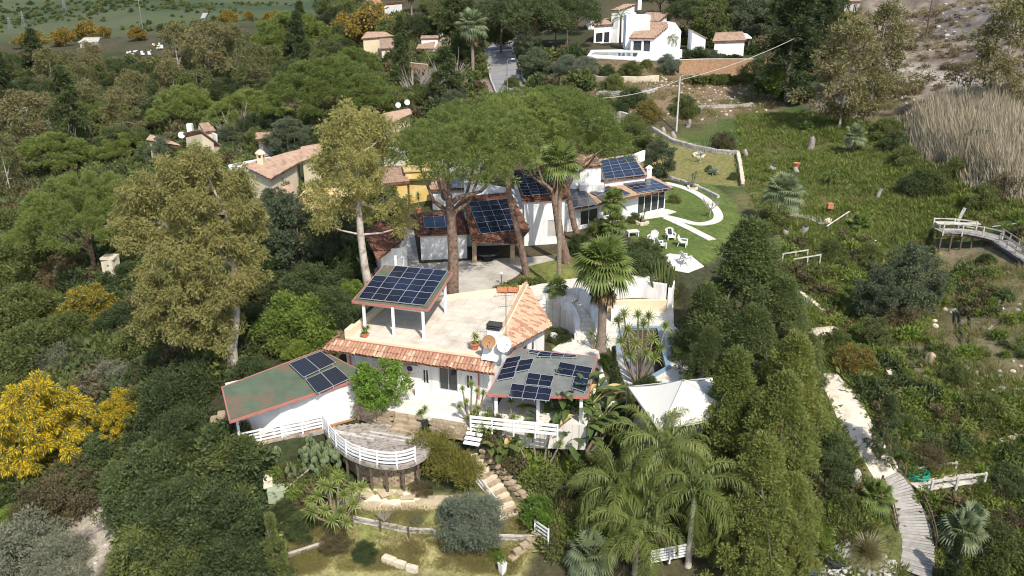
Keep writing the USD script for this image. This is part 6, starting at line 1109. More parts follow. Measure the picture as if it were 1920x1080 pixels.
# flagstone path: crazy paving, stone by stone
fp_ = Polygon(PP(-6.75, (625, 938), (690, 926), (770, 930), (850, 930), (866, 946), (800, 957), (720, 960), (640, 955))[:, :2]).buffer(0); rg = np.random.default_rng(12); b = fp_.bounds; from_ = np.column_stack([rg.uniform(b[0] - 1, b[2] + 1, 110), rg.uniform(b[1] - 1, b[3] + 1, 110)])
for _ in range(3):
    vd = shapely.voronoi_polygons(shapely.MultiPoint(from_), extend_to=fp_.envelope.buffer(2)); from_ = np.array([g.centroid.coords[0] for g in vd.geoms])
sheet('flagstone_path', np.array(fp_.exterior.coords)[:-1], 'stone_pale', .03, .5)
fl_ = thing('flagstones', 'crazy paving of tan flagstones on the path below the round deck', 'paving')
for g in vd.geoms:
    g = g.intersection(fp_).buffer(-.035)
    if g.is_empty or g.geom_type != 'Polygon' or g.area < .03: continue
    q = np.array(g.exterior.coords)[:-1]; zt = np.full(len(q), float(T(*q.mean(0))) + .075 + rg.normal(0, .008)); n = len(q); c = q.mean(0); v = np.vstack([np.column_stack([q, zt]), np.column_stack([q, zt - .1]), [[*c, zt.mean()]]]); fl = [[i, (i + 1) % n, 2 * n] for i in range(n)] + [[i, n + i, n + (i + 1) % n] for i in range(n)] + [[i, n + (i + 1) % n, (i + 1) % n] for i in range(n)]
    if not g.exterior.is_ccw: fl = [x[::-1] for x in fl]
    obj('flagstone', (v, np.array(fl)), ['flag', 'flag_b', 'flag'][rg.integers(0, 3)], fl_)
ss = thing('stone_stairs', 'winding stone stair from the deck down to the lower lawn', 'stairs'); q, z = gline((878, 850), (905, 885), (935, 930), (955, 975), n=17)
for i in range(16):
    tg = unit(q[i + 1] - q[i]); ax = np.array([[tg[1], -tg[0], 0], [*tg, 0], [0, 0, 1.0]]); obj('step', MB().box([*q[i], z[i] + .02], (1.3, .5, .3), ax), ['stone', 'stone_pale'][i % 2], ss)
stone_wall('stone wall stepping down right of the winding stair', [(905, 850), (935, 885), (965, 920), (1000, 960)], .6, .5, .3, 81, 'stone'); stone_wall('stone wall beside the steps at the bottom centre', [(960, 1050), (990, 1025), (1010, 1005)], .5, .4, .4, 82, 'stone')
# ================================================================ planting
DK, DB = 'dark green pine in the far wood with a rounded crown', 'dark flat-topped pine in the far wood'
def far_labels(where): return {'pine_wood_a': (5, f'dark rounded pines {where}'), 'pine_wood_b': (3, f'dark flat-topped pines {where}'), 'gum_far': (1.6, f'tan eucalyptus trees {where}'), 'conifer_dark': (1, f'dark pointed conifers {where}'), 'broadleaf': (1, f'round green broadleaf trees {where}')}
big = [ # individual trees of the left wood (middle of crown, width)
 ('pine_giant', 162, 385, 265, 'largest bright green umbrella pine dome on the left, beside the tan eucalyptus', None, 1.0),
 ('pine_dome', 232, 268, 105, 'smaller bright round pine in front of the pale left house', None, .8),
 ('pine_dome', 96, 278, 160, 'dark round pine just above the largest umbrella pine on the left', None, .75),
 ('pine_giant', 617, 152, 245, 'big spreading dark pine left of the road and the cream top house', None, .8),
 ('pine_dome', 465, 200, 160, 'broad dark pine directly above the cream house with white parapet', None, .75),
 ('pine_dome', 345, 190, 120, 'tall dark pine with visible trunk above the pale left house', None, 1.0),
 ('pine_dome', 305, 200, 85, 'olive green pine touching the tall dark one on the left', None, .9),
 ('pine_dome', 555, 55, 160, 'large dark pine near the top edge left of centre', None, .8),
 ('pine_dome', 660, 115, 110, 'dark pine crown under the cream house with brown roofs', None, .9),
 ('pine_dome', 690, 165, 120, 'dark pine at the foot of the big spreading pine', None, .8),
 ('pine_dome', 165, 215, 110, 'dark pine in the shade of the left wood above the round pine', None, .9),
 ('pine_dome', 225, 205, 95, 'second dark shaded pine left of the tall pine with visible trunk', None, .9),
 ('gum_far', 40, 232, 110, 'tan eucalyptus mass at the left edge below the shelter', None, .8),
 ('gum_far', 92, 218, 70, 'rusty tan eucalyptus beside the left edge eucalyptus', None, .9),
 ('gum_far', 12, 310, 70, 'tan eucalyptus cut by the left edge above the scrub', None, 1.1),
 ('gum_far', 145, 160, 60, 'rounded tan tree standing in the far left pines', None, 1.0),
 ('gum_far', 335, 98, 95, 'leftmost of the tall tan eucalyptus trees at upper left', None, .8), ('gum_far', 385, 100, 100, 'tallest tan eucalyptus right of the cluttered yard', None, .85), ('gum_far', 440, 95, 95, 'reddish tan eucalyptus in the upper left row', None, .75), ('gum_far', 470, 130, 80, 'tan eucalyptus behind the tall dark pine', None, .9), ('gum_far', 412, 72, 60, 'small tan eucalyptus at the back of the upper left row', None, .7),
 ('gum_far', 610, 215, 60, 'small tan leafy tree on the right below the big spreading pine', None, .9),
 ('conifer_dark', 752, 75, 45, 'dark pointed conifer between the two roofs left of the road', None, 1.0), ('conifer_dark', 838, 148, 80, 'bushy dark conifer with bare grey trunks in front of the white garage house', None, .75), ('conifer_dark', 752, 115, 46, 'dark cypress-like conifer on the left of the brick wall', None, 1.1),
 ('conifer_dark', 870, 42, 90, 'layered dark conifer above the white garage house', None, .9), ('conifer_dark', 893, 75, 50, 'dark bluish conifer at the left of the road bend', None, 1.0), ('conifer_dark', 833, 50, 34, 'grey green cedar left of the layered conifer', None, .8),
 ('pine_wood_a', 1000, 28, 130, 'tall dark pine at the head of the road', None, 1.0), ('pine_wood_b', 940, 20, 120, 'flat dark pine over the road at the top edge', None, 1.0), ('pine_wood_a', 1065, 20, 110, 'dark pine with tall bare trunk beside the parked white van', None, 1.1), ('pine_wood_a', 790, 45, 60, 'dark pine behind the conifer between the roofs', None, 1.0),
 ('broadleaf', 890, 112, 48, 'dense dark bush tree along the left of the road', None, 1.0), ('oak', 1003, 122, 62, 'rounded dark green bush tree on the right edge of the road', None, .8), ('oak', 992, 84, 50, 'dark green bush tree further up the right of the road', None, .9),
 ('orange_far', 700, 45, 90, 'orange brown flowering mimosa below the red top roofs', None, .9), ('orange_far', 655, 50, 60, 'orange flowering tree left of the red top roofs', None, 1.), ('broadleaf', 692, 24, 60, 'bright green round tree in front of the red roof', None, .8), ('broadleaf', 735, 55, 60, 'green tree behind the cream top house', None, .8),
 ('orange_far', 162, 57, 45, 'orange mimosa right of the pale grey roof far left', None, .9), ('orange_far', 120, 70, 42, 'orange mimosa left of the pale grey far roof', None, .9), ('orange_far', 60, 74, 55, 'orange mimosa row near the left edge by the hill', None, .7), ('orange_far', 192, 61, 28, 'small yellow mimosa behind the pale grey far roof', None, .9), ('orange_far', 255, 63, 36, 'yellow mimosa at the foot of the tall floodlight mast', None, .8), ('orange_far', 430, 35, 38, 'orange mimosa behind the tan eucalyptus row', None, .9), ('orange_far', 510, 38, 40, 'right orange mimosa at the edge of the green hill', None, .9), ('orange_far', 465, 30, 22, 'small orange mimosa at the edge of the green hill', None, .9),
 ('broadleaf', 478, 262, 55, 'grey leafless-looking tree with pale branches by the pale house', None, .9), ('citrus', 460, 330, 60, 'leafy orange tree in front of the white parapet', None, .9), ('oak', 430, 262, 60, 'dark bush behind the pale left house', None, .7), ('oak', 540, 262, 85, 'dark tree behind the cream swept roof', None, .7), ('broadleaf', 560, 235, 60, 'dark broadleaf tree under the big spreading pine', None, .8),
 # right and upper right
 ('gum_far', 1585, 125, 130, 'tall olive eucalyptus on the hillside with pale trunk, left of the cleared slope', None, 1.0), ('gum_far', 1655, 90, 105, 'second hillside eucalyptus at the edge of the cleared slope', None, 1.1), ('gum_far', 1640, 165, 70, 'small bluish young eucalyptus below the hillside pair', None, .8), ('gum_far', 1882, 92, 130, 'big eucalyptus cut by the right edge above the reeds', None, 1.0),
 ('conifer_dark', 1490, 75, 140, 'wide dark cedar-like conifer with leaning trunk on the hillside', None, .75), ('conifer_dark', 1545, 40, 80, 'dark conifer at the back of the hillside trees', None, .9), ('bright_tree', 1452, 152, 52, 'bright yellow green young tree on the terrace bank', None, 1.1),
 ('oak', 1415, 40, 90, 'big round dark tree behind the garden pavilion', None, .75), ('broadleaf', 1330, 40, 80, 'green tree on the bank behind the upper villa', None, .9), ('broadleaf', 1360, 22, 70, 'tree at the top edge behind the garden pavilion', None, .9), ('pine_wood_a', 1290, 22, 90, 'dark pine at the top edge right of the upper villa', None, 1.0), ('pine_wood_b', 1240, -6, 90, 'dark pine directly above the upper villa', None, 1.0), ('pine_wood_a', 1082, 6, 80, 'dark pine left of the upper villa tower', None, 1.1), ('conifer_dark', 1465, 20, 60, 'dark conifer near the top edge right of centre', None, 1.0), ('pine_wood_b', 1540, 5, 90, 'dark pine at the top edge over the hillside', None, 1.0),
 ('bright_tree', 1402, 84, 28, 'small bright tree in front of the garden pavilion', None, .8), ('olive', 1270, 62, 34, 'bushy tree at the right gable of the upper villa', None, .8), ('olive', 1325, 68, 26, 'clipped flat tree by the small garden house', None, .7),
 ('oak', 1235, 300, 62, 'grey green bush tree by the white pyramid-capped chimney', None, .9), ('broadleaf', 1215, 268, 60, 'green tree behind the rear villa, right of the pine crown', None, .8), ('shrub_brown', 1357, 263, 46, 'brown-leaved shrub tree on the dry lawn bank', None, 1.3),
 ('oak', 548, 452, 135, 'grey green holm oak between the two eucalyptus trees', None, 1.0), ('oak', 520, 400, 80, 'grey leafy tree behind the holm oak', None, .9), ('oak', 640, 455, 90, 'dark shaded tree under the thin eucalyptus', None, .9), ('broadleaf', 720, 385, 90, 'yellow green tree drooping beside the dark tiled outbuilding', None, .9),
]
for k, u, v, w, lab, g, hs in big: plant(k, u, v, w, lab, g, hs=hs)
wood([(0, 112), (60, 104), (320, 122), (330, 170), (280, 250), (130, 250), (0, 205)], 75, far_labels('of the far left wood'), lambda u, v: 38 + (v - 75) * .36, 'trees of the far left wood', 1)
wood([(300, 120), (500, 60), (640, 25), (660, 90), (520, 160), (420, 170), (330, 165)], 48, {k: x for k, x in far_labels('above the left houses').items() if k != 'gum_far'}, lambda u, v: 52 + (v - 60) * .2, 'trees above the left houses', 2)
wood([(250, 200), (420, 215), (640, 205), (650, 262), (570, 262), (430, 235), (260, 250)], 12, {k: x for k, x in far_labels('around the left houses').items() if k in ('pine_wood_a', 'broadleaf')}, lambda u, v: 70, 'trees around the left houses', 3)
wood([(760, 18), (1000, 0), (1420, 0), (1560, 0), (1560, 30), (1400, 24), (1190, 12), (1080, 30), (1010, 50), (880, 60), (780, 40)], 34, {k: x for k, x in far_labels('along the top edge').items() if k != 'gum_far'}, lambda u, v: 62, 'trees along the top edge', 4)
wood([(600, 5), (690, 0), (800, 0), (800, 20), (640, 40)], 8, {k: x for k, x in far_labels('by the red roofs').items() if k in ('broadleaf', 'pine_wood_a')}, lambda u, v: 40, 'trees by the red roofs', 5)
wood([(640, 165), (740, 150), (880, 175), (860, 215), (770, 200), (700, 235), (640, 220)], 14, {'broadleaf': (1, 'green trees in the hollow below the brick wall'), 'oak': (1, 'dark trees in the hollow below the brick wall')}, lambda u, v: 46, 'trees in the hollow', 6)
# scrub and shrubs, left side: (kind, middle, width, label)
shr = [ ('banana_low', 0, 0, 0, '')][:0] + [
 ('shrub_dark', 392, 962, 200, 'largest dark clipped scrub mound beside the annexe balcony'), ('shrub_dark_b', 290, 885, 170, 'dark scrub mound left of the largest one'), ('shrub_dark', 430, 985, 190, 'dark scrub mound below the largest one'), ('shrub_dark_b', 345, 960, 170, 'dark scrub mound in the middle of the lower left scrub'),
 ('shrub_mid', 300, 1030, 170, 'lighter green scrub mound at the bottom left'), ('shrub_dark', 440, 1065, 170, 'dark scrub mound at the bottom edge left of the cypress'), ('shrub_mid', 375, 1070, 150, 'green scrub mound at the bottom edge'), ('shrub_dark_b', 250, 940, 110, 'dark scrub right of the bare pale patch'),
 ('shrub_dark', 200, 860, 130, 'dark scrub under the yellow mimosa'), ('shrub_brown', 140, 905, 150, 'brownish scrub left of the bare pale patch'), ('shrub_brown', 85, 940, 120, 'brown green scrub near the left edge'), ('shrub_grey', 50, 1020, 170, 'grey green scrub mound at the bottom left corner'), ('shrub_grey', 110, 1050, 130, 'second grey green scrub mound at the bottom left'), ('shrub_light', 25, 968, 60, 'bright green weeds at the left edge'),
 ('shrub_dark_b', 352, 815, 130, 'dark bush under the annexe left end'), ('shrub_dark_b', 320, 760, 160, 'dark bush right of the smaller yellow mimosa'), ('shrub_dark', 270, 800, 110, 'dark bush between the mimosa and the annexe'), ('shrub_dark_b', 360, 710, 130, 'dark bush under the big eucalyptus'), ('shrub_dark', 290, 690, 110, 'dark bush at the foot of the eucalyptus crown'), ('shrub_dark_b', 470, 700, 90, 'shaded bush right of the eucalyptus trunk'),
 ('shrub_mid', 60, 660, 170, 'green shrub mass at the left edge'), ('shrub_mid', 20, 740, 120, 'shrub behind the yellow mimosa at the left edge'), ('shrub_grey', 105, 680, 110, 'grey twiggy shrub at the left'), ('shrub_mid', 130, 620, 110, 'green shrub on the left clearing'), ('shrub_mid', 40, 570, 130, 'feathery green shrub on the left clearing'),
 ('shrub_mid', 60, 485, 150, 'dull green shrub mass under the umbrella dome'), ('shrub_brown', 120, 505, 100, 'brown green shrub under the umbrella dome'), ('shrub_mid', 25, 430, 120, 'shrub at the left edge above the clearing'), ('shrub_brown', 20, 510, 80, 'brown shrub at the left edge'), ('shrub_dark', 230, 520, 90, 'dark shrub beside the tan chimney tower'), ('shrub_dark', 225, 600, 90, 'dark shrub behind the yellow mimosa bush'), ('shrub_mid', 270, 640, 120, 'green shrub in front of the eucalyptus crown'),
 ('shrub_grey', 210, 710, 110, 'grey dry twiggy shrub'), ('shrub_brown', 170, 690, 80, 'brown dry shrub between the grey ones'), ('shrub_grey', 250, 725, 80, 'small grey dry twiggy shrub'),
 ('shrub_light', 560, 595, 150, 'bright green shrub on the slope behind the annexe'), ('shrub_mid', 530, 620, 110, 'green shrub left of the bright one behind the annexe'), ('shrub_dark_b', 625, 575, 100, 'dark round shrub left of the roof terrace'), ('shrub_light', 655, 545, 60, 'bright yellow green shrub behind the pergola'), ('shrub_light', 560, 650, 60, 'low light shrub right behind the annexe roof'), ('orange_shrub', 618, 634, 40, 'reddish shrub at the corner of the tiled awning'), ('shrub_dark', 660, 495, 90, 'dark bush left of the round outbuilding'), ('shrub_dark', 590, 530, 120, 'dark shaded bush under the holm oak'), ('shrub_dark_b', 500, 520, 120, 'dark bush behind the big eucalyptus'), ('shrub_dark', 480, 600, 90, 'dark shaded bush behind the eucalyptus trunk'),
 ('shrub_dark', 535, 950, 50, 'dark green shrub against the garden edge by the green box'), ('shrub_dark_b', 560, 985, 60, 'round dark shrub above the cypress'),
 ('shrub_brown', 630, 1015, 60, 'twiggy olive shrub at the bottom of the front garden'), ('shrub_dark', 685, 1030, 50, 'small dark green shrub in the lower front lawn'), ('shrub_grey', 783, 980, 26, 'small silver cushion plant on the lawn edging'), ('shrub_brown', 790, 918, 44, 'brown dry ball shrub on the flagstone path'),
 ('shrub_light', 930, 1040, 30, 'small light shrub by the white planter'), ('shrub_light', 1170, 560, 50, 'succulent bed in front of the white garden wall'), ('shrub_mid', 1205, 560, 44, 'green bed plants right of the succulents'), ('shrub_mid', 1095, 552, 24, 'leafy shrub at the top of the curved stair'), ('shrub_dark', 1240, 540, 50, 'dark cactus bed beneath the columnar cactus'),
 ('shrub_dark', 1050, 628, 44, 'dark low shrub in the round planter by the stair'), ('shrub_light', 1140, 680, 34, 'yellow green groundcover beside the pavilion path'), ('shrub_mid', 1165, 735, 50, 'green plants at the foot of the slim cypress'), ('shrub_dark', 1215, 735, 60, 'plants at the lower end of the pool'),
 ('shrub_dark_b', 1090, 460, 56, 'dark shrub against the rear villa front wall'), ('shrub_mid', 1125, 425, 50, 'leafy shrub below the sliding doors'), ('shrub_dark', 1210, 470, 70, 'dark shrub at the corner of the mown lawn'), ('shrub_dark_b', 1195, 500, 80, 'dark hedge shrub under the lawn edge'), ('shrub_mid', 1245, 512, 50, 'green shrub below the lawn chairs'),
 ('shrub_mid', 1190, 408, 28, 'shrub on the stone ringed bed beside the glazing'), ('shrub_mid', 1265, 372, 26, 'shrub right of the sunroom'),
 ('orange_shrub', 1605, 672, 80, 'red brown flowering shrub beside the low stone wall'), ('shrub_mid', 1570, 640, 60, 'green shrub behind the low stone wall'), ('shrub_mid', 1640, 725, 50, 'shrub along the cream path'), ('shrub_dark', 1560, 835, 90, 'dark shrub left of the fir tree'), ('shrub_dark_b', 1560, 880, 90, 'dark low shrub beside the path under the conifers'), ('shrub_mid', 1700, 800, 60, 'low green shrub right of the fir tree'), ('shrub_brown', 1740, 850, 70, 'brown green shrub on the right slope'), ('shrub_mid', 1790, 985, 90, 'leafy shrub at the lower right'), ('shrub_dark', 1890, 900, 80, 'dark shrub at the right edge'), ('shrub_mid', 1870, 1030, 120, 'green shrub mass in the bottom right corner'), ('shrub_brown', 1880, 970, 70, 'brown green shrub at the right edge by the small path'),
 ('shrub_light', 1545, 1000, 50, 'bright green shrub at the right of the yellow conifers'), ('shrub_mid', 1590, 950, 60, 'leafy shrub below the log edging'), ('shrub_dark', 1850, 487, 34, 'dark round bush by the wooden platform'), ('shrub_dark_b', 1835, 270, 75, 'dark bush standing in the dry reeds'), ('shrub_mid', 1750, 340, 70, 'shrub at the foot of the reeds'), ('shrub_dark', 1680, 265, 70, 'dark shrub under the hillside eucalyptus'), ('shrub_mid', 1660, 240, 60, 'green shrub under the hillside eucalyptus'),
 ('shrub_brown', 1680, 590, 90, 'olive brown bush on the right slope'), ('shrub_mid', 1560, 470, 60, 'green shrub by the wooden steps'), ('shrub_mid', 1630, 475, 60, 'low shrub on the middle of the right slope'), ('shrub_mid', 1790, 700, 60, 'low green shrub on the right slope'), ('shrub_mid', 1850, 760, 80, 'green mound on the right slope'),
 ('shrub_mid', 1150, 158, 46, 'rounded green hedge bush on the terrace below the pool'), ('shrub_mid', 1182, 130, 44, 'green hedge bush under the pool wall'), ('shrub_dark', 1140, 132, 34, 'dark hedge bush under the pool wall'), ('shrub_mid', 1211, 122, 26, 'tall clipped bush at the end of the pool'), ('olive', 1060, 128, 50, 'clipped flat-topped tree above the road'), ('olive', 1100, 128, 48, 'second clipped flat-topped tree above the road'), ('olive', 1255, 122, 40, 'small silver tree in front of the white pool wall'), ('shrub_mid', 1285, 200, 60, 'shrub by the telephone pole'), ('shrub_dark', 1185, 185, 60, 'dark round bush on the bare terrace'), ('orange_shrub', 1215, 205, 60, 'reddish shrub tree on the bare terrace'), ('shrub_mid', 1130, 195, 50, 'shrub beside the lower brick wall'), ('shrub_dark_b', 1160, 205, 40, 'dark shrub above the lower brick wall'), ('oak', 1340, 115, 30, 'small round tree in front of the brick terrace wall'), ('shrub_dark', 1310, 100, 40, 'dark clipped hedge bush by the garden house'),
 ('shrub_dark', 1420, 130, 70, 'dark shrubs right of the brick terrace wall'), ('shrub_mid', 1190, 250, 60, 'shrub behind the rear villa chimney'), ('shrub_mid', 1185, 232, 50, 'yellow green shrub by the lower road'), ('shrub_mid', 960, 155, 30, 'shrub on the inner edge of the road'), ('shrub_mid', 880, 130, 40, 'shrub along the left road bank'),
 ('shrub_mid', 1330, 318, 18, 'small round shrub on the dry lawn'), ('shrub_mid', 1375, 330, 22, 'low hedge shrub in the corner of the dry lawn'), ('shrub_dark', 1730, 340, 80, 'dark shrub in front of the dry reeds'),
]
for k, u, v, w, lab in shr: plant(k, u, v, w, lab)
plant('mimosa', 76, 800, 165, 'large mimosa in full yellow bloom at the left edge'); plant('mimosa', 235, 788, 100, 'smaller yellow blooming mimosa right of the large one'); plant('mimosa_bush', 165, 572, 105, 'yellow flowered bush above the left clearing'); plant('mimosa_bush', 165, 800, 100, 'fading yellow green mimosa between the two bright ones')
plant('mimosa_bush', 330, 735, 90, 'dark mimosa with few yellow flowers under the eucalyptus')
plant('oak', 302, 291, 52, 'low leafy tree in front of the left gable of the pale left house'); plant('broadleaf', 368, 300, 66, 'green tree in front of the wide roof of the pale left house'); plant('broadleaf', 520, 362, 60, 'green tree against the front of the cream swept roof house'); plant('shrub_mid', 335, 292, 60, 'green bush in front of the pale left house'); plant('shrub_dark', 400, 296, 60, 'dark bush at the right corner of the pale left house'); plant('shrub_mid', 545, 352, 60, 'bush against the cream house front wall')
# front garden
plant('olive', 880, 985, 125, 'silver grey olive tree on the front lawn', hc=.42); plant('citrus', 712, 735, 100, 'bright green citrus tree on the round wooden deck'); plant('citrus', 1005, 960, 62, 'small citrus tree by the stone steps'); 
def broom(t):
    rg = np.random.default_rng(5); cs = np.array([(x + rg.normal(0, .25), -.85 * x + rg.normal(0, .4), .25 + rg.uniform(0, 1.0) * (1 - abs(x) / 2.6)) for x in rg.uniform(-1.9, 1.9, 140)]); C, N = clump_pts(rg, cs, np.full(140, .42), 170, .5); obj('foliage', leafset(rg, C, N, .24, .03, .5, up=.35), 'broom_leaf', t)
leafmat('broom_leaf', (.13, .13, .03), (.19, .18, .04), (.25, .225, .055), 1., .25)
one('broom_shrub', 'olive green feathery shrub tumbling over the stair wall beside the deck', 812, 868, broom, 'shrub', s=1.35)
# conifers on the right
for u, v, w, k, lab, hs in ((1390, 562, 215, 'leylandii', 'tall dark green conifer between the lawn and the pool', .82), (1320, 615, 120, 'leylandii', 'dark conifer leaning over the pool terrace', .85), (1465, 620, 135, 'leylandii', 'right shoulder conifer beside the low stone wall', .9), (1400, 690, 165, 'leylandii', 'green conifer in front of the tallest one', .85), (1325, 700, 95, 'leylandii', 'narrow dark conifer at the right end of the pool', 1.0), (1515, 690, 80, 'leylandii', 'narrow green conifer at the bend of the cream path', 1.0),
 (1478, 755, 160, 'leylandii_yellow', 'yellow green conifer next to the cream path', 1.0), (1375, 800, 170, 'leylandii_yellow', 'yellow green conifer in front of the tent sail', 1.0), (1450, 860, 180, 'leylandii_yellow', 'broad yellow green conifer in the middle of the lower group', 1.05), (1345, 960, 110, 'leylandii_yellow', 'narrow yellow green conifer right of the feather palms', 1.1), (1420, 965, 180, 'leylandii_yellow', 'lowest yellow green conifer near the bottom edge', 1.0), (1475, 990, 130, 'leylandii_yellow', 'yellow conifer right of the lowest one', 1.0)):
    plant(k, u, v, w, lab, hs=hs)
plant('fir', 1660, 800, 78, 'dark fir tree standing on the cream path', hs=.9); plant('cypress', 1156, 685, 26, 'slim dark cypress beside the pool', cat='tree'); plant('cypress_green', 512, 1020, 52, 'slim grey green cypress at the bottom left of the garden', cat='tree', hs=.8); plant('cypress', 1792, 1045, 42, 'dark slim cypress at the bottom right by the boardwalk', cat='tree', hs=.8); plant('cypress', 1742, 460, 30, 'dark narrow cypress at the end of the wooden platform', cat='tree', hs=.7)
plant('oak', 1710, 530, 110, 'olive green tree on the slope below the wooden platform', hs=1.0); plant('oak', 1650, 555, 90, 'dark tree left of the olive green slope tree'); plant('broadleaf', 1640, 620, 60, 'thin young pale stemmed tree on the right slope', hs=1.0); plant('broadleaf', 1445, 405, 60, 'bronze topped conifer tip behind the tallest conifer')
# big eucalyptus trees, built for their place
def gum(t, clumps, base, forks, leaf, per, L, seed, r0):
    rg = np.random.default_rng(seed); c = np.array([q[:3] for q in clumps]); R = np.array([q[3] for q in clumps]); cs, rs = [], []
    for q, r in zip(c, R):
        n = int(17 * (r / 1.6) ** 2) + 6; d = unit(rg.normal(0, 1, (n, 3)) + [0, 0, .25]); cs.append(q + d * r * rg.uniform(.35, 1, (n, 1)) * [1, 1, .85]); rs.append(np.full(n, .42) * rg.uniform(.6, 1.4, n))
    cs, rs = np.vstack(cs), np.concatenate(rs); C, N = clump_pts(rg, cs, rs, per * (rs / .42) ** 2, .35, 1.0); obj('crown', leafset(rg, C, N, L, L * .30, .7, droop=.6, fold=.12), leaf, t); m = MB()
    for pts, r in forks: m.tube(np.array(pts), r, 9)
    for q, r in zip(c, R):
        o = np.array(min((p for pts, _ in forks for p in pts[1:]), key=lambda p: np.linalg.norm(np.array(p) - q))); m.tube([o, o * .5 + q * .5 + [0, 0, -.2], q, q + [0, 0, r * .5]], [r0 * .45, r0 * .3, r0 * .2, .02], 6)
    obj('trunk', m, 'bark_pale', t, smooth=50)
gb = G(437, 702); s_ = depth(gb) / FPX
def gp(u, v, r, dy): return (*(D(u, v, gb[1] + dy) - gb), r * s_)
cl = [gp(*q) for q in ((345, 330, 55, 0), (420, 340, 50, 1.5), (290, 370, 60, .5), (360, 390, 65, -1), (440, 400, 55, .5), (270, 440, 60, 0), (330, 470, 65, -1.5), (410, 470, 60, -1), (460, 450, 45, 1), (300, 540, 55, -1), (370, 560, 60, -1.8), (440, 540, 50, -.5), (290, 600, 40, -1), (345, 620, 45, -1.5), (410, 620, 45, -1), (250, 400, 45, 1), (465, 520, 35, 0), (380, 310, 40, 0), (330, 560, 45, 1.5), (425, 590, 35, 1))]
t = thing('eucalyptus_tree', 'huge tan eucalyptus with white trunk behind the green annexe roof', 'tree', mat4(gb))
gum(t, cl, gb, [([gp(437, 712, 0, 0)[:3], gp(436, 650, 0, 0)[:3], gp(442, 590, 0, 0)[:3], gp(440, 500, 0, 0)[:3], gp(425, 400, 0, 0)[:3]], [.5, .36, .32, .24, .12]), ([gp(440, 620, 0, 0)[:3], gp(400, 560, 0, 0)[:3], gp(350, 480, 0, 0)[:3], gp(310, 420, 0, 0)[:3]], [.26, .22, .16, .08])], 'gum_leaves', 150, .25, 41, .3)
gb = G(689, 535); s_ = depth(gb) / FPX
def gp(u, v, r, dy): return (*(D(u, v, gb[1] + dy) - gb), r * s_)
cl = [gp(*q) for q in ((655, 225, 35, 0), (690, 240, 40, .5), (630, 265, 45, 0), (665, 290, 45, -1), (715, 290, 36, .5), (610, 320, 40, .5), (650, 345, 42, -1), (695, 340, 38, -.5), (595, 365, 32, 0), (630, 395, 36, -.5), (670, 390, 30, .8), (735, 395, 36, 0), (755, 425, 24, 0), (600, 415, 24, 0), (725, 250, 26, 0))]
t = thing('eucalyptus_tree', 'yellowish tall eucalyptus left of the umbrella pine crown', 'tree', mat4(gb))
gum(t, cl, gb, [([gp(692, 545, 0, 0)[:3], gp(684, 500, 0, 0)[:3], gp(676, 440, 0, 0)[:3], gp(672, 380, 0, 0)[:3], gp(668, 290, 0, 0)[:3]], [.42, .33, .3, .24, .1])], 'gum_yellow', 110, .23, 43, .22)
# the three great umbrella pines over the rear villa
def great_pine(t, path, rad, lobes, leaf, seed, sc, per=210):
    rg = np.random.default_rng(seed); cs, rs = [], []
    top = lambda q, L: L[2] + L[4] * np.clip(1 - (np.hypot(q[:, 0] - L[0], q[:, 1] - L[1]) / L[3]) ** 2.2, 0, 1) ** .6
    for L in lobes:   # needle puffs set apart over the domes, a thinner layer of them beneath
        x, y, z, R, hgt = L; n = int(16 * R * R); a = rg.uniform(0, 6.283, n); q = np.sqrt(rg.uniform(0, 1, n)) * R; c = np.column_stack([x + q * np.cos(a), y + q * np.sin(a), np.zeros(n)]); c[:, 2] = top(c, L) + rg.normal(0, .22, n)
        low = rg.uniform(0, 1, n) < .2; c[low, 2] = z + (c[low, 2] - z) * rg.uniform(-.1, .6, low.sum()); low = low.astype(float)
        for p, lw in zip(c, low):
            if not lw and any(M_ is not L and np.hypot(p[0] - M_[0], p[1] - M_[1]) < M_[3] and p[2] < top(p[None], M_)[0] - .7 for M_ in lobes): continue
            if cs and (np.linalg.norm(np.array(cs) - p, axis=1) < .9).any(): continue
            cs.append(p); rs.append(rg.uniform(.38, .54))
    cs, rs = [np.array(cs)], [np.array(rs)]
    fill = cs[0][::3] - [0, 0, .45] + rg.normal(0, .25, (len(cs[0][::3]), 3)); C2, N2 = clump_pts(rg, fill, np.full(len(fill), .62), 75, .3, .5, .2); obj('inner_crown', leafset(rg, C2, N2, .34, .10, .6, up=.3), leaf, t)
    cs, rs = np.vstack(cs), np.concatenate(rs); C, N = clump_pts(rg, cs, rs, per * 1.0 * (rs / .45) ** 2, .72, .8, .5); obj('crown', leafset(rg, C, unit(N), .2, .055, .4, up=.25), leaf, t); m = MB(); p = np.array(path); m.tube(p, rad, 12); top = p[-1]
    for (x, y, z, R, hgt) in lobes:
        for k in range(1 + (R > 4)):
            a = rg.uniform(0, 6.283); e = np.array([x + .6 * R * math.cos(a), y + .6 * R * math.sin(a), z + hgt * .15]); b = p[-1 - int(rg.integers(0, 2))]; mid = b * .5 + e * .5 + [0, 0, -.25 * abs(e[2] - b[2])]; m.tube([b, b * .75 + mid * .25 + [0, 0, .3], mid, e], [rad[-1] * .75, rad[-1] * .62, rad[-1] * .45, .04], 7)
    obj('trunk', m, 'bark_pine', t, smooth=50)
def pine_at(label, base, z, path_px, rad, lobes_px, seed):
    b = P(*base, z); s_ = depth(b) / FPX; f = lambda u, v, dy: D(u, v, b[1] + dy) - b
    t = thing('umbrella_pine', label, 'tree', mat4(b)); great_pine(t, [f(*q) for q in path_px], rad, [(*f(u, v, dy), R * s_, h * s_) for u, v, dy, R, h in lobes_px], 'pine_needles', seed, s_)
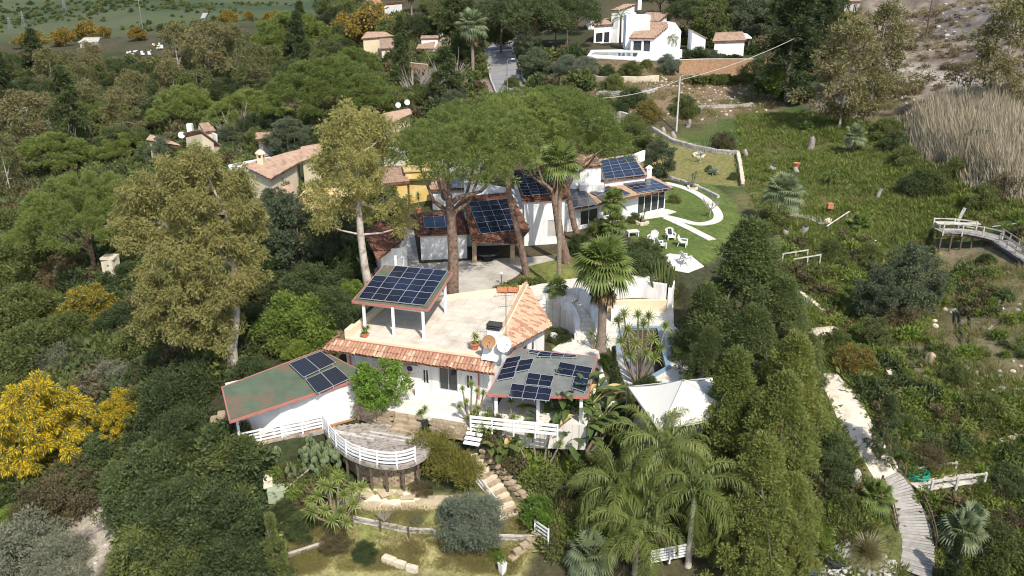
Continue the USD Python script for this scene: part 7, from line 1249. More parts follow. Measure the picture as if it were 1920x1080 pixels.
pine_at('left umbrella pine with forked trunk rising from the patio edge', (848, 556), -.55, [(848, 562, 0), (850, 480, 0), (846, 410, 0), (843, 385, 0)], [.55, .42, .38, .34], [(868, 322, 0, 95, 80), (802, 320, 1.0, 60, 80), (925, 314, 1, 72, 80), (870, 300, 5, 112, 100), (788, 294, 3, 52, 62), (940, 290, 4, 70, 80)], 51)
pine_at('slender leaning umbrella pine with broken side stub in the middle of the patio', (986, 514), -.55, [(988, 520, 0), (975, 450, 0), (955, 370, .5), (950, 310, 1.5)], [.34, .27, .24, .2], [(945, 272, 3, 75, 75), (985, 258, 6, 80, 75)], 52)
pine_at('right umbrella pine with two leaning trunks beside the tall palm', (1062, 492), -.55, [(1064, 498, 0), (1050, 440, 0), (1040, 370, .5), (1048, 320, 2)], [.5, .38, .34, .28], [(1020, 268, 6, 110, 85), (1090, 272, 5, 80, 75), (960, 255, 11, 110, 85), (1060, 250, 12, 105, 80), (1128, 282, 4, 50, 55), (1010, 232, 17, 100, 65)], 53)
m = MB(); b = P(1080, 452, -.55); s_ = depth(b) / FPX; f = lambda u, v, dy: D(u, v, b[1] + dy) - b; t = thing('pine_tree', 'leaning second pine trunk with bare curved branch in front of the white block', 'tree', mat4(b))
m.tube([f(1088, 462, 0), f(1076, 420, 0), f(1066, 370, .3), f(1064, 338, .5), f(1068, 318, 1)], [.36, .3, .27, .25, .2], 10).tube([f(1064, 350, .4), f(1082, 325, .6), f(1103, 310, 1.2), f(1116, 292, 2)], [.15, .14, .12, .08], 7).tube([f(1066, 330, .5), f(1060, 300, 1), f(1050, 280, 1.5)], [.2, .16, .1], 7); obj('trunk', m, 'bark_pine', t, smooth=50)
rg_ = np.random.default_rng(9); cs = np.array([f(1125, 272, 2.5) + rg_.normal(0, 1, 3) * [1.1, 1, .5] for _ in range(26)]); C, N = clump_pts(rg_, cs, np.full(26, .6), 200, .4, .7, .4); obj('crown', leafset(rg_, C, N, .23, .062, .5, up=.6), 'pine_needles', t)
# ---- palms
one('fan_palm', 'very tall fan palm with thin trunk rising in front of the rear villa', 1047, 603, lambda t: fan_palm(t, 13.6, .24, 30, 1.9, 16, seed=3, lean=(-.15, .2)), 'palm', z=-3.35)
one('fan_palm', 'large fan palm with shaggy skirt on the white pool terrace', 1127, 655, lambda t: fan_palm(t, 6.9, .40, 44, 2.5, 40, seed=4), 'palm', z=-3.35)
one('fan_palm', 'small dark fan palm beside the tall thin trunk in the round planter', 1043, 608, lambda t: fan_palm(t, 3.3, .13, 22, 1.0, 6, 'palm_green', 5), 'palm', z=-3.35)
one('fan_palm', 'young fan palm in front of the low rear roof', 1148, 440, lambda t: fan_palm(t, 3.3, .2, 26, 1.5, 4, seed=6), 'palm', z=-.6)
one('fan_palm', 'low fan palm just below the young one by the rear villa', 1152, 452, lambda t: fan_palm(t, 1.6, .2, 24, 1.4, 4, seed=7), 'palm', z=-.6)
one('fan_palm', 'pale fan palm behind the conifers on the right slope', 1462, 425, lambda t: fan_palm(t, 3.6, .28, 34, 2.3, 6, 'palm_blue', 8), 'palm')
one('fan_palm', 'small fan palm with short dark trunk on the upper green slope', 1599, 290, lambda t: fan_palm(t, 2.3, .24, 28, 1.6, 3, 'palm_blue', 9), 'palm')
one('fan_palm', 'stemless fan palm on the green slope behind the sculpture posts', 1512, 250, lambda t: fan_palm(t, .5, .2, 18, 1.2, 0, 'palm_green', 10), 'palm')
one('fan_palm', 'low fan palm on the slope between the wooden steps', 1612, 432, lambda t: fan_palm(t, .6, .2, 20, 1.4, 0, 'palm_green', 11), 'palm')
one('cycad', 'dark cycad palm on the green slope above the boardwalk', 1555, 350, lambda t: feather_palm(t, .6, .2, 20, 1.5, 12, leaf='palm_green', droop=.1, leaflet=.22, elmin=.0), 'palm')
one('fan_palm', 'fan palm beside the boardwalk at the lower right', 1640, 958, lambda t: fan_palm(t, .9, .2, 20, 1.15, 2, 'palm_green', 13), 'palm')
one('fan_palm', 'spreading grey green fan palm right of the boardwalk', 1800, 1030, lambda t: fan_palm(t, 1.0, .24, 26, 1.55, 2, 'palm_blue', 14), 'palm'); one('fan_palm', 'second grey green fan palm nearer the bottom right corner', 1815, 1000, lambda t: fan_palm(t, .9, .2, 20, 1.2, 2, 'palm_blue', 15), 'palm')
one('fan_palm', 'fan palm at the bottom edge left of the feather palms', 1105, 1075, lambda t: fan_palm(t, 1.2, .25, 26, 1.6, 2, 'palm_blue', 16), 'palm')
for i, (u, v, h, lab) in enumerate(((1235, 1000, 5.3, 'tallest feather palm in front of the tent sail'), (1150, 1010, 3.4, 'left feather palm drooping over the lower garden'), (1290, 1060, 5.0, 'right feather palm with pale trunk at the bottom'), (1190, 1075, 2.6, 'lowest feather palm at the bottom edge'), (1215, 960, 4.4, 'feather palm at the back of the group'), (1150, 1000, 2.0, 'yellowing low feather palm behind the left one'))):
    one('feather_palm', lab, u, v, lambda t: feather_palm(t, h, .2, 20 if i else 23, 3.7, 20 + i, leaf='feather_green', leaflet=.95, droop=.42, bark='bark_pale' if i == 2 else 'bark_palm'), 'palm')
one('fan_palm', 'shaggy palm in front of the brown roofed white house by the road', 887, 148, lambda t: fan_palm(t, 9.5, .35, 30, 3.0, 24, 'palm_blue', 30), 'palm')
one('feather_palm', 'palm in front of the upper villa pool', 1162, 88, lambda t: feather_palm(t, 5.2, .25, 18, 3.0, 31, leaf='palm_green', droop=.3), 'palm', z=8.1); one('feather_palm', 'small palm in a round pot on the upper villa terrace', 1259, 93, lambda t: feather_palm(t, 1.6, .2, 14, 1.7, 32, leaf='palm_green', droop=.3), 'palm', z=8.1)
one('fan_palm', 'palm at the top edge between the red roofs', 772, 28, lambda t: fan_palm(t, 7.5, .35, 26, 3.4, 12, 'palm_blue', 33), 'palm'); one('fan_palm', 'tall palm on the bank behind the upper villa', 1342, 60, lambda t: fan_palm(t, 7, .3, 26, 2.6, 10, 'palm_green', 34), 'palm')
# ---- yuccas and their like
one('yucca', 'clump of pale yuccas in the front garden left of the path', 632, 975, lambda t: yucca(t, [(-.9, .2, 1.3), (-.2, .1, 1.9), (.5, 0, 1.5), (-1.1, -.5, .8), (-.4, -.6, 1.0), (.4, -.6, .9), (1.0, -.2, 1.1), (0, -.9, .6), (.9, .4, 1.6), (-.7, .6, 1.7), (.1, .5, 2.2), (1.4, .1, 1.9), (-1.3, .2, 1.0), (.7, -.9, .5)], .55, 1), 'yucca', s=1.2)
one('yucca', 'tall thin stemmed yuccas in front of the villa corner', 882, 790, lambda t: yucca(t, [(-.5, .3, 2.3), (.1, .2, 2.7), (.5, 0, 2.3), (-.2, -.2, 1.6), (.9, .2, 2.0), (-.7, -.2, 1.2), (.3, -.4, .9), (-.1, -.5, .5), (.6, -.6, 1.3)], .42, 2, w=.05), 'yucca')
one('yucca', 'yucca stems before the pavilion railing', 955, 830, lambda t: yucca(t, [(-1.4, 0, 2.4), (-.8, 0, 2.0), (.1, 0, 3.2), (-.5, -.3, 1.4), (.6, 0, 1.8), (.3, -.5, 2.3), (.9, .3, 2.6)], .42, 3, w=.05), 'yucca')
one('yucca', 'leaning yucca on the dark bank under the pavilion', 1010, 885, lambda t: yucca(t, [(-1.3, -.3, 2.2), (-.5, 0, 3.0), (.8, .2, 3.2), (1.4, 0, 2.2)], .5, 4, w=.06), 'yucca')
one('dragon_tree', 'group of yucca trees with crooked stems beside the pool', 1196, 720, lambda t: yucca(t, [(-1.4, 0, 3.4), (-.9, .2, 4.2), (-.3, .1, 3.2), (.2, .3, 4.6), (.9, .2, 3.5), (1.5, 0, 2.9), (-.7, -.2, 2.4), (.4, -.3, 2.6), (1.1, -.2, 2.2), (-1.6, .3, 4.8), (.6, .5, 5.1), (-.2, .5, 5.2), (1.8, .4, 4.4), (-1.2, .5, 5.3)], .72, 5, n=54, w=.075), 'yucca', z=-3.4)
one('cycad', 'small cycad at the foot of the large pool terrace palm', 1112, 655, lambda t: yucca(t, [(-.2, 0, 1.3), (.3, .1, .9), (1.0, .1, .7)], .7, 6, 'palm_green', 26, .07), 'plant', z=-3.35)
one('banana_plant', 'dense clump of big paddle leaved plants in front of the pavilion', 1070, 852, lambda t: paddle_plant(t, [(-.6, .4, 3.4), (.3, .5, 3.7), (1.2, .4, 3.3), (-.9, .1, 2.3), (-.2, .3, 2.9), (.6, .2, 2.5), (1.3, .2, 2.1), (-1.5, -.2, 1.6), (.2, -.4, 1.8), (1.9, .1, 2.5), (.9, -.5, 1.4), (-.5, -.7, 1.1), (2.4, .3, 1.7)], 7, 1.45, .42, 9), 'banana plant', s=1.1)
one('banana_plant', 'lower paddle leaved plants on the dark bank left of the big clump', 930, 850, lambda t: paddle_plant(t, [(-.5, 0, .3), (.2, .1, .5), (.9, 0, .3), (.4, -.5, .2)], 8, 1.0, .45, 6, 'shrub_mid'), 'plant')
one('agave', 'agave on the end of the low stone wall', 1512, 578, lambda t: obj('leaves', rosette(np.random.default_rng(1), (0, 0, .1), 1.1, 26, .16, 1.3, .1, .1), 'palm_blue', t), 'agave'); one('agave', 'variegated agave on the dry lawn', 1338, 327, lambda t: obj('leaves', rosette(np.random.default_rng(2), (0, 0, .1), 1.2, 30, .22, 1.3, 0, .15), 'agave_blue', t), 'agave')
one('ornamental_grass', 'large arching fountain grass beside the boardwalk', 1624, 1050, lambda t: (obj('blades', rosette(np.random.default_rng(3), (0, 0, 0), 1.75, 700, .022, 1.5, .25, .55, fold=.05), 'fountain_grass', t), obj('plumes', rosette(np.random.default_rng(4), (.1, .2, .3), 1.7, 60, .05, 1.4, .8, .2), 'reed', t)), 'grass')
def pear(t):
    rg = np.random.default_rng(6); ico = trimesh.creation.icosphere(1); q = [(np.array([rg.normal(0, 1.0), rg.normal(0, .6), .1]), 0) for _ in range(30)]; k = 0
    while q and k < 230:
        b, lv = q.pop(0); a = rg.uniform(0, 6.28); tl = rg.uniform(-.5, .5); R = trimesh.transformations.rotation_matrix(a, [0, 0, 1])[:3, :3] @ trimesh.transformations.rotation_matrix(tl, [0, 1, 0])[:3, :3]; s = rg.uniform(.8, 1.15) * .21
        v = ico.vertices * [s * .82, s * .2, s * 1.15] + [0, 0, s]; obj('pad', (v @ R.T + b, ico.faces), 'cactus_green', t, smooth=True); k += 1
        if lv < 4:
            for _ in range(rg.integers(1, 3)): q.append((b + R @ np.array([rg.normal(0, s * .5), 0, s * 1.9]), lv + 1))
one('prickly_pear', 'prickly pear cactus clump below the annexe railing', 602, 882, pear, 'cactus', s=1.05)
def colcact(t):
    rg = np.random.default_rng(7)
    for k in range(26):
        x, y = rg.normal(0, .75, 2); h = rg.uniform(1.6, 3.0); obj('column', MB().tube([(x * .4, y * .4, -.2), (x * .8, y * .8, h * .3), (x, y, h * .7), (x * 1.05, y * 1.05, h)], [.1, .11, .1, .05], 7), 'conifer_green', t, smooth=60)
one('column_cactus', 'clump of tall green columnar cactus by the white garden wall', 1246, 545, colcact, 'cactus', z=-1.9)
one('column_cactus', 'tall grey green columnar cactus on the bank right of the upper villa', 1318, 52, colcact, 'cactus', s=2.2)
one('barrel_cactus', 'round golden barrel cactus in the white walled bed', 1209, 553, lambda t: (obj('body', MB().lathe([(.0, -.1), (.3, 0), (.36, .25), (.28, .5), (.0, .6)], sides=20), 'gum_yellow', t, smooth=60), obj('crown_wool', MB().lathe([(.14, .55), (.0, .64)], sides=12), 'straw', t)), 'cactus', z=-2.3)
def bare(t, seed=1, h=2.2, n=9, r=.08, mt='twig'):
    rg = np.random.default_rng(seed); m = MB(); m.tube([(0, 0, -.2), (.05, 0, h * .4)], [r, r * .8], 7); obj('trunk', m, mt, t); b = MB()
    for i in range(n):
        a = i * GOLD; e = np.array([math.cos(a) * h * .45, math.sin(a) * h * .45, h * rg.uniform(.75, 1.1)]); s = np.array([.05, 0, h * .4 - .02]); mid = s * .4 + e * .6 + [0, 0, -.1 * h]; b.tube([s, mid, e], [r * .6, r * .4, r * .12], 5)
        for j in range(3): q = e + rg.normal(0, .16 * h, 3) + [0, 0, .1 * h]; b.tube([mid, q], [r * .25, r * .08], 4)
    obj('branches', b, mt, t)
for u, v, h, lab, sd in ((1330, 407, 2.0, 'bare pruned tree on the mown lawn inside the curved path', 1), (1312, 305, 2.4, 'bare small tree at the edge of the dry lawn', 2), (720, 985, .9, 'small white twiggy plant at the bottom of the garden', 3), (440, 283, 6.0, 'pale leaning bare branches beside the pale left house', 4), (838, 196, 6.5, 'pollarded pale forked tree stump in the hollow', 5), (778, 200, 5.5, 'left pollarded bare trunk in the hollow', 6), (806, 190, 5.0, 'middle pollarded bare trunk in the hollow', 7)): one('bare_tree', lab, u, v, lambda t: bare(t, sd, h, r=.08 if h < 4 else .22), 'tree')
# ================================================================ small things of the garden
def hedge(label, pts, h, w, leaf, seed, L=.16, per=260):
    t = thing('hedge', label, 'hedge'); p = dense(pts, .45); rg = np.random.default_rng(seed); z = T(p[:, 0], p[:, 1]); n = len(p) * 5; i = rg.integers(0, len(p), n); c = np.column_stack([p[i] + rg.normal(0, w * .25, (n, 2)), z[i] + rg.uniform(.1, 1, n) ** .6 * h]); C, N = clump_pts(rg, c, np.full(n, .30), per * .45, .4, .8, .4); v, f = leafset(rg, C, N, L, L * .55, .7, up=.25); obj('foliage', (v, f), leaf, t)
    m = MB(); [m.tube([(*p[k], z[k] - .2), (*p[k], z[k] + h * .6)], .05, 5) for k in range(0, len(p), 3)]; obj('stems', m, 'bark_brown', t)
G2 = lambda *uv: np.array([P(u, v, -.55)[:2] for u, v in uv])
hedge('low green hedge curving along the patio lawn edge', G2((925, 556), (948, 545), (985, 533), (1030, 528), (1085, 520)), .9, .9, 'shrub_mid', 1); hedge('green hedge along the lower side of the mown lawn', G2((1130, 508), (1180, 498), (1240, 505), (1262, 512)), 1.2, 1.2, 'shrub_mid', 2); hedge('dark hedge between the young palm and the lawn', G2((1165, 485), (1195, 478), (1225, 487)), 1.1, 1.2, 'shrub_dark', 3)
hedge('clipped hedge row on the bank below the brick terrace wall', GG((1295, 160), (1340, 158), (1412, 155)), 1.3, 1.5, 'shrub_mid', 4, .3); hedge('dark hedge on the upper villa terrace edge', GG((1285, 112), (1330, 118), (1390, 122)), 1.2, 1.2, 'shrub_dark', 5, .3); hedge('low green hedge behind the white low garden house', G2((750, 305), (780, 304), (800, 303)), .8, .8, 'shrub_dark', 6); hedge('dark hedge along the foot of the umbrella dome', GG((140, 500), (190, 510), (240, 515)), 1.6, 1.6, 'shrub_dark', 7)
def blob(c, r, seed, fl=(1, 1, .7), sub=2):
    ic = trimesh.creation.icosphere(sub); v = np.array(ic.vertices); rg = np.random.default_rng(seed); k = rg.normal(0, 1, (5, 3)); f = 1 + .16 * sum(np.sin(v @ a * 1.7 + i) for i, a in enumerate(k)) / 2; return v * f[:, None] * r * np.array(fl) + c, ic.faces
def rock(label, u, v, r, mt, seed, up=.4, fl=(1, .8, 1.1)): t = thing('boulder', label, 'boulder', mat4(G(u, v))); obj('rock', blob((0, 0, r * up), r, seed, fl), mt, t, smooth=50); obj('chips', MB().add(*blob((r * 1.1, .1, .05), r * .3, seed + 1, sub=1)).add(*blob((-r, -.3, .05), r * .25, seed + 2, sub=1)), mt, t); return t
rock('upright grey boulder at the head of the boardwalk', 1600, 912, .62, 'stone_grey', 1, .7, (.7, .6, 1.25)); rock('flat cream rock slab beside the low stone wall', 1545, 628, 1.5, 'stone_pale', 2, .1, (1.1, .8, .35)); rock('pale rock in the bare patch of the right slope', 1745, 680, .5, 'stone', 3); rock('pale stone at the wooden step on the slope', 1552, 420, .45, 'stone_pale', 4)
pb_ = thing('pebble_bed', 'white round stones around a dark pot at the bottom right', 'stones'); rg = np.random.default_rng(21); pg = Polygon(GG((1535, 1035), (1560, 1015), (1640, 1050), (1675, 1060), (1665, 1079), (1540, 1079))[:, :2]).buffer(.3); b = pg.bounds; k = 0; mm = MB()
while k < 260:
    x, y = rg.uniform(b[0], b[2]), rg.uniform(b[1], b[3])
    if not shapely.contains_xy(pg, x, y): continue
    r = rg.uniform(.09, .2); k += 1; bl = blob((x, y, float(T(x, y)) + r * .4), r, k, (1, .85, .65), 1)
    if r > .13: obj('pebble', bl, 'white_stone', pb_, smooth=True)
    else: mm.add(*bl)
obj('small_pebbles', mm, 'white_stone', pb_, smooth=True, kind='stuff')
t = thing('planter', 'dark round pot with small yellow plant among the white pebbles', 'planter', mat4(G(1567, 1062))); pot(t, .5, .45, 'rubber'); c = rg.normal(0, .2, (90, 3)) * [1, 1, .6] + [0, 0, .6]; obj('plants', leafset(rg, c, unit(c - [0, 0, .3]), .2, .07), 'shrub_light', t)
t = thing('white_planter', 'tall white square planter with a seedling on the lower lawn', 'planter', mat4(G(942, 1076))); obj('pot', MB().lathe([(.2, 0), (.3, .85), (.27, .85), (.25, .7), (0, .7)], sides=4), 'white_paint', t); obj('plants', leafset(rg, rg.normal(0, .1, (40, 3)) + [0, 0, .85], np.tile([0, 0, 1.0], (40, 1)), .22, .08), 'shrub_light', t)
t = thing('blue_tub', 'dark tub with a bright blue lid at the bottom edge', 'tub', mat4(G(1520, 1079))); obj('tub', MB().lathe([(.35, 0), (.42, .35), (.0, .35)], sides=20), 'rubber', t); obj('lid', MB().lathe([(.34, .36), (.3, .42), (0, .44)], sides=20), 'blue_plastic', t)
t = thing('green_net', 'coil of turquoise green netting beside the boardwalk railing', 'net', mat4(G(1720, 896))); m = MB()
for k in range(16): a = np.linspace(0, 6.283, 26); R = .62 + .07 * rg.normal(); m.tube(np.column_stack([R * np.cos(a) + rg.normal(0, .04), R * .85 * np.sin(a) + rg.normal(0, .04), .12 + .05 * k * .5 + .05 * np.sin(a * 3 + k)]), .016, 4)
obj('coil', m, 'net_green', t); m = MB(); [m.beam((-.6 + .12 * k, -.5, .12), (-.6 + .12 * k, .5, .12), .012) for k in range(11)]; [m.beam((-.6, -.5 + .1 * k, .13), (.6, -.5 + .1 * k, .13), .012) for k in range(11)]; obj('mesh', m, 'net_green', t)
hs = thing('black_hoses', 'bundle of dark hoses hanging down the brown slope', 'hoses')
for k, (path) in enumerate((((1800, 490), (1790, 520), (1795, 560), (1790, 600), (1800, 640), (1808, 690)), ((1805, 495), (1812, 530), (1800, 580), (1802, 640), (1800, 690)), ((1798, 505), (1815, 560), (1818, 620), (1816, 690)))): q = spline(GG(*path)[:, :2], 40); obj('hose', MB().tube(np.column_stack([q, T(q[:, 0], q[:, 1]) + .12]), .07, 6), 'rubber', hs)
# sculptures of driftwood and pots on the green slope
def stump(label, u, v, h, r, seed, potted_=False):
    t = thing('stump_sculpture', label, 'stump', mat4(G(u, v))); rg = np.random.default_rng(seed); k = 6; s = np.linspace(0, 1, k); p = np.column_stack([.15 * np.sin(s * 3 + seed), .1 * np.cos(s * 4 + seed) - .1, -.15 + (h + .15) * s]); obj('stump', MB().tube(p, r * (1.25 - .5 * s), 9), 'twig', t, smooth=50); obj('root', MB().tube([p[1], p[1] + [-.35, -.2, -.15 * h], (-.7, -.3, -.1)], [r * .5, r * .35, .03], 6), 'twig', t)
    if potted_: obj('pot', MB().lathe([(.22, h), (.42, h + .45), (.45, h + .5), (.36, h + .5), (0, h + .4)], sides=16), 'terracotta_pot', t, smooth=40)
    else: obj('cap', MB().tube([p[-1], p[-1] + [0, 0, .22]], [r * .55, r * .5], 8), 'dark_frame', t)
for i, (u, v, h, r, lab, pt) in enumerate(((1518, 282, 1.9, .38, 'pale tall stump with dark cap on the upper green slope', 0), (1396, 296, 1.2, .3, 'dark topped stump just right of the dry lawn wall', 0), (1492, 326, .9, .35, 'stump carrying a terracotta pot', 1), (1450, 322, .7, .55, 'low grey stump left of the potted stump', 0), (1648, 372, 1.2, .22, 'short white post stump in the middle of the green slope', 0), (1505, 440, .9, .4, 'grey stump beside the boardwalk end', 0), (1290, 238, 1.2, .3, 'pale driftwood on the lawn by the telephone pole', 0), (1242, 250, .9, .35, 'round stump at the left end of the long stone wall', 0), (1262, 258, .9, .35, 'second round stump by the long stone wall', 0), (1475, 440, .5, .4, 'low stump near the pale fan palm', 0))): stump(lab, u, v, h, r, i, pt)
t = thing('terracotta_stand', 'square terracotta planter on a dark post on the green slope', 'planter', mat4(G(1554, 402))); obj('box', MB().box((0, 0, 1.0), (.6, .6, .55)), 'terracotta_pot', t); obj('post', MB().box((0, 0, .35), (.2, .2, .9)), 'wood_dark', t)
for u, v, lab in ((1310, 292, 'stone ringed small tree bed near the top of the dry lawn'), (1300, 352, 'stone ringed bed beside the curved path')): stone_wall(lab, [(u + 10 * math.cos(a), v + 4.5 * math.sin(a)) for a in np.linspace(0, 6.0, 9)], .25, .3, .35, u, 'stone_pale', 'stone_ring', 'stones')
one('dragon_tree', 'dark stemmed aloe tree in the stone ring beside the curved path', 1300, 352, lambda t: yucca(t, [(-.2, 0, 1.5), (.2, .1, 1.8), (0, -.2, 1.2)], .5, 41, 'palm_blue', 30), 'plant'); one('dragon_tree', 'twisted small plant in the ring of pale stones by the glazing', 1202, 418, lambda t: yucca(t, [(.3, 0, 1.2), (-.3, .1, .9), (0, -.2, .6)], .45, 42, 'banana_green', 26), 'plant', z=-.6)
van = thing('white_van', 'small white van parked behind the pines near the top', 'van', mat4(G(1053, 52), 1.2)); cs_ = m3.CrossSection([[(-2.3, .35), (2.3, .35), (2.3, 1.0), (1.4, 1.15), (.9, 1.95), (-2.2, 2.0)]], m3.FillRule.Positive); bv = m3.Manifold.extrude(cs_, 1.8).to_mesh().vert_properties[:, :3]; obj('body', (np.column_stack([bv[:, 0], bv[:, 2] - .9, bv[:, 1]]), m3.Manifold.extrude(cs_, 1.8).to_mesh().tri_verts), 'white_paint', van); obj('windscreen', MB().beam((1.2, 0, 1.56), (1.36, 0, 1.24), 1.6, .1, (1, 0, .5)), 'glass', van); obj('side_window', MB().box((.2, 0, 1.6), (1.3, 1.83, .45)), 'glass', van)
for sx in (-1.4, 1.4):
    for sy in (-.85, .85): w_ = trimesh.creation.cylinder(.34, .22, sections=18); w_.apply_transform(trimesh.transformations.rotation_matrix(math.pi / 2, [1, 0, 0])); w_.apply_translation([sx, sy, .34]); obj('wheel', w_, 'rubber', van)
wr_ = thing('rooftop_clutter', 'white plastic debris in the yard far left', 'debris'); m = MB()
for k in range(14): q = G(235 + rg.uniform(0, 50), 100 + rg.uniform(-3, 4)); m.box(q + [0, 0, .5], (rg.uniform(.4, .9), .5, rg.uniform(.3, .7)))
obj('crates', m, 'white_paint', wr_); m = MB(); [m.box(G(296 + rg.uniform(-8, 12), 90 + rg.uniform(-6, 6)) + [0, 0, 1.0], (.8, .5, rg.uniform(.3, 1.0))) for _ in range(9)]; obj('sheets', m, 'white_paint', wr_)
court_ = thing('sports_court', 'pale grey walled court at the far left edge', 'court'); obj('surface', drape(GG((8, 212), (52, 206), (54, 220), (6, 224)), .4, 4), 'stone_grey', court_); obj('wall', wall_path(MB(), GG((6, 222), (54, 216)), T(*GG((30, 219))[0, :2]) + 1.6, .3), 'stone_grey', court_)
# twiggy grey shrubs at the left and the brush heap on the pale patch
def twigs(t, seed, n=260, R=1.6, h=1.5, mt='twig'):
    rg = np.random.default_rng(seed); m = MB()
    for i in range(n): a = rg.uniform(0, 6.283); e = rg.uniform(.15, 1.3); L = rg.uniform(.7, 1.1); d = np.array([math.cos(a) * math.cos(e) * R, math.sin(a) * math.cos(e) * R, math.sin(e) * h]) * L; b = np.array([d[0] * .1, d[1] * .1, -.1]); m.tube([b, d * .55 + rg.normal(0, .06, 3) + [0, 0, .1], d], [.022, .016, .005], 3, False)
    obj('twigs', m, mt, t); obj('stem', MB().tube([(0, 0, -.2), (0, 0, .3)], [.12, .08], 6), mt, t)
for i, (u, v, lab, R) in enumerate(((205, 690, 'pale grey leafless twig bush below the yellow flowered bush', 2.0), (90, 690, 'grey leafless twig bush near the left edge', 1.8), (30, 850, 'dry grey twig thicket left under the large mimosa', 1.6), (185, 930, 'heap of grey dead branches on the pale patch', 1.3), (160, 1010, 'lower heap of dead branches on the pale patch', 1.2))): one('twig_bush', lab, u, v, lambda t: twigs(t, i, R=R, h=1.4 if i < 3 else .5), 'shrub')
# dry reeds at the upper right
rd = np.random.default_rng(31); pg = Polygon(GG((1690, 232), (1735, 210), (1800, 200), (1919, 190), (1960, 300), (1919, 385), (1850, 372), (1800, 330), (1735, 310), (1700, 290))[:, :2]).buffer(1); b = pg.bounds; q = np.column_stack([rd.uniform(b[0], b[2], 60000), rd.uniform(b[1], b[3], 60000)]); q = q[shapely.contains_xy(pg, q[:, 0], q[:, 1])]; q = q[fbm(q[:, 0], q[:, 1], .25, 3, 9) > -.22]; q = q[rd.uniform(0, 1, len(q)) < .12 + smooth(shapely.distance(pg.exterior, shapely.points(q[:, 0], q[:, 1])) / 6 + .5 * fbm(q[:, 0], q[:, 1], .2, 3, 12))][:24000]; n = len(q); z = T(q[:, 0], q[:, 1]); h = rd.uniform(2.0, 4.4, n) * (.3 + .7 * smooth(shapely.distance(pg.exterior, shapely.points(q[:, 0], q[:, 1])) / 4.5 + .35 * fbm(q[:, 0], q[:, 1], .4, 3, 10))); a = rd.uniform(0, 6.283, n); ln = (rd.normal(.3, .36, n) + .5 * fbm(q[:, 0], q[:, 1], .3, 2, 13)) * h; base = np.column_stack([q, z]); tip = base + np.column_stack([np.cos(a) * ln * .6 - .25 * h * .5, np.sin(a) * ln * .6, h]); w = np.column_stack([-np.sin(a), np.cos(a), np.zeros(n)]) * .028; mid = base * .45 + tip * .55 + [0, 0, .12]
V = np.stack([base - w, base + w, mid + w * 1.6, mid - w * 1.6, tip], 1).reshape(-1, 3); i = np.arange(n)[:, None] * 5; obj('reed_bed', (V, np.vstack([i + [0, 1, 2], i + [0, 2, 3], i + [3, 2, 4]])), 'reed', label='tall dry tan reeds on the slope at the upper right', cat='reeds', kind='stuff')
leafmat('lawn_blade', (.16, .17, .05), (.24, .23, .07), (.32, .29, .10), .5, .3)
for i, (u, v, w, k) in enumerate(((1700, 292, 60, 'shrub_mid'), (1790, 318, 60, 'shrub_mid'), (1890, 350, 80, 'shrub_brown'), (1850, 372, 70, 'shrub_mid'), (1760, 262, 50, 'shrub_grey'), (1910, 290, 60, 'shrub_mid'))): plant(k, u, v, w, ['green bush at the left end of the dry reeds', 'green bush at the foot of the middle of the reeds', 'brown bush at the right edge in front of the reeds', 'green bush at the lower right corner of the reeds', 'greyish bush inside the dry reeds', 'green bush inside the reeds at the right edge'][i])
# ---- ground cover, uncountable
def tuft(seed, n, R, h, L, W, up=.9):
    rg = np.random.default_rng(seed); c = rg.normal(0, R * .45, (n, 3)) * [1, 1, 0] + np.column_stack([np.zeros((n, 2)), rg.uniform(0, h, n)]); return leafset(rg, c, unit(c * [1, 1, .3] + [0, 0, .05]), L, W, .5, up=up)
def scatter(name, label, cat, protos, poly, n, smin, smax, seed, thr=-9, nzs=.3, excl=(), sink=0.0, px=True):
    rg = np.random.default_rng(seed); polys = [GG(*p)[:, :2] if px else np.asarray(p) for p in poly]; pts = []
    ar = np.array([Polygon(p).buffer(0).area for p in polys])
    for p, k in zip(polys, (n * ar / ar.sum()).astype(int)):
        pg = Polygon(p).buffer(0); b = pg.bounds; m = int(k * 2.2 * (b[2] - b[0]) * (b[3] - b[1]) / pg.area) + 10; q = np.column_stack([rg.uniform(b[0], b[2], m), rg.uniform(b[1], b[3], m)]); q = q[shapely.contains_xy(pg, q[:, 0], q[:, 1])]; q = q[fbm(q[:, 0], q[:, 1], nzs, 3, seed) + rg.normal(0, .12, len(q)) > thr]; pts.append(q[:k])
    q = np.vstack(pts)
    for e in excl: q = q[~shapely.contains_xy(e, q[:, 0], q[:, 1])]
    pi = UsdGeom.PointInstancer.Define(stage, path_in(None, name)); base = str(pi.GetPath()); rel = []
    for i, (me, mt) in enumerate(protos): obj('clump', me, mt, base); rel.append(Sdf.Path(base + '/clump' + (f'_{i:03d}' if i else '')))
    pi.CreatePrototypesRel().SetTargets(rel); m = len(q); s = rg.uniform(smin, smax, m) * np.exp(rg.normal(0, .15, m)); a = rg.uniform(0, 6.283, m) / 2; z = T(q[:, 0], q[:, 1]) - sink * s
    pi.CreateProtoIndicesAttr(Vt.IntArray.FromNumpy(rg.integers(0, len(protos), m).astype(np.int32))); pi.CreatePositionsAttr(Vt.Vec3fArray.FromNumpy(np.column_stack([q, z]).astype(np.float32))); pi.CreateScalesAttr(Vt.Vec3fArray.FromNumpy(np.column_stack([s, s, s * rg.uniform(.7, 1.2, m)]).astype(np.float32)))
    pi.CreateOrientationsAttr(Vt.QuathArray([Gf.Quath(float(math.cos(x)), 0, 0, float(math.sin(x))) for x in a])); tag(pi, label, cat, None, 'stuff'); return q
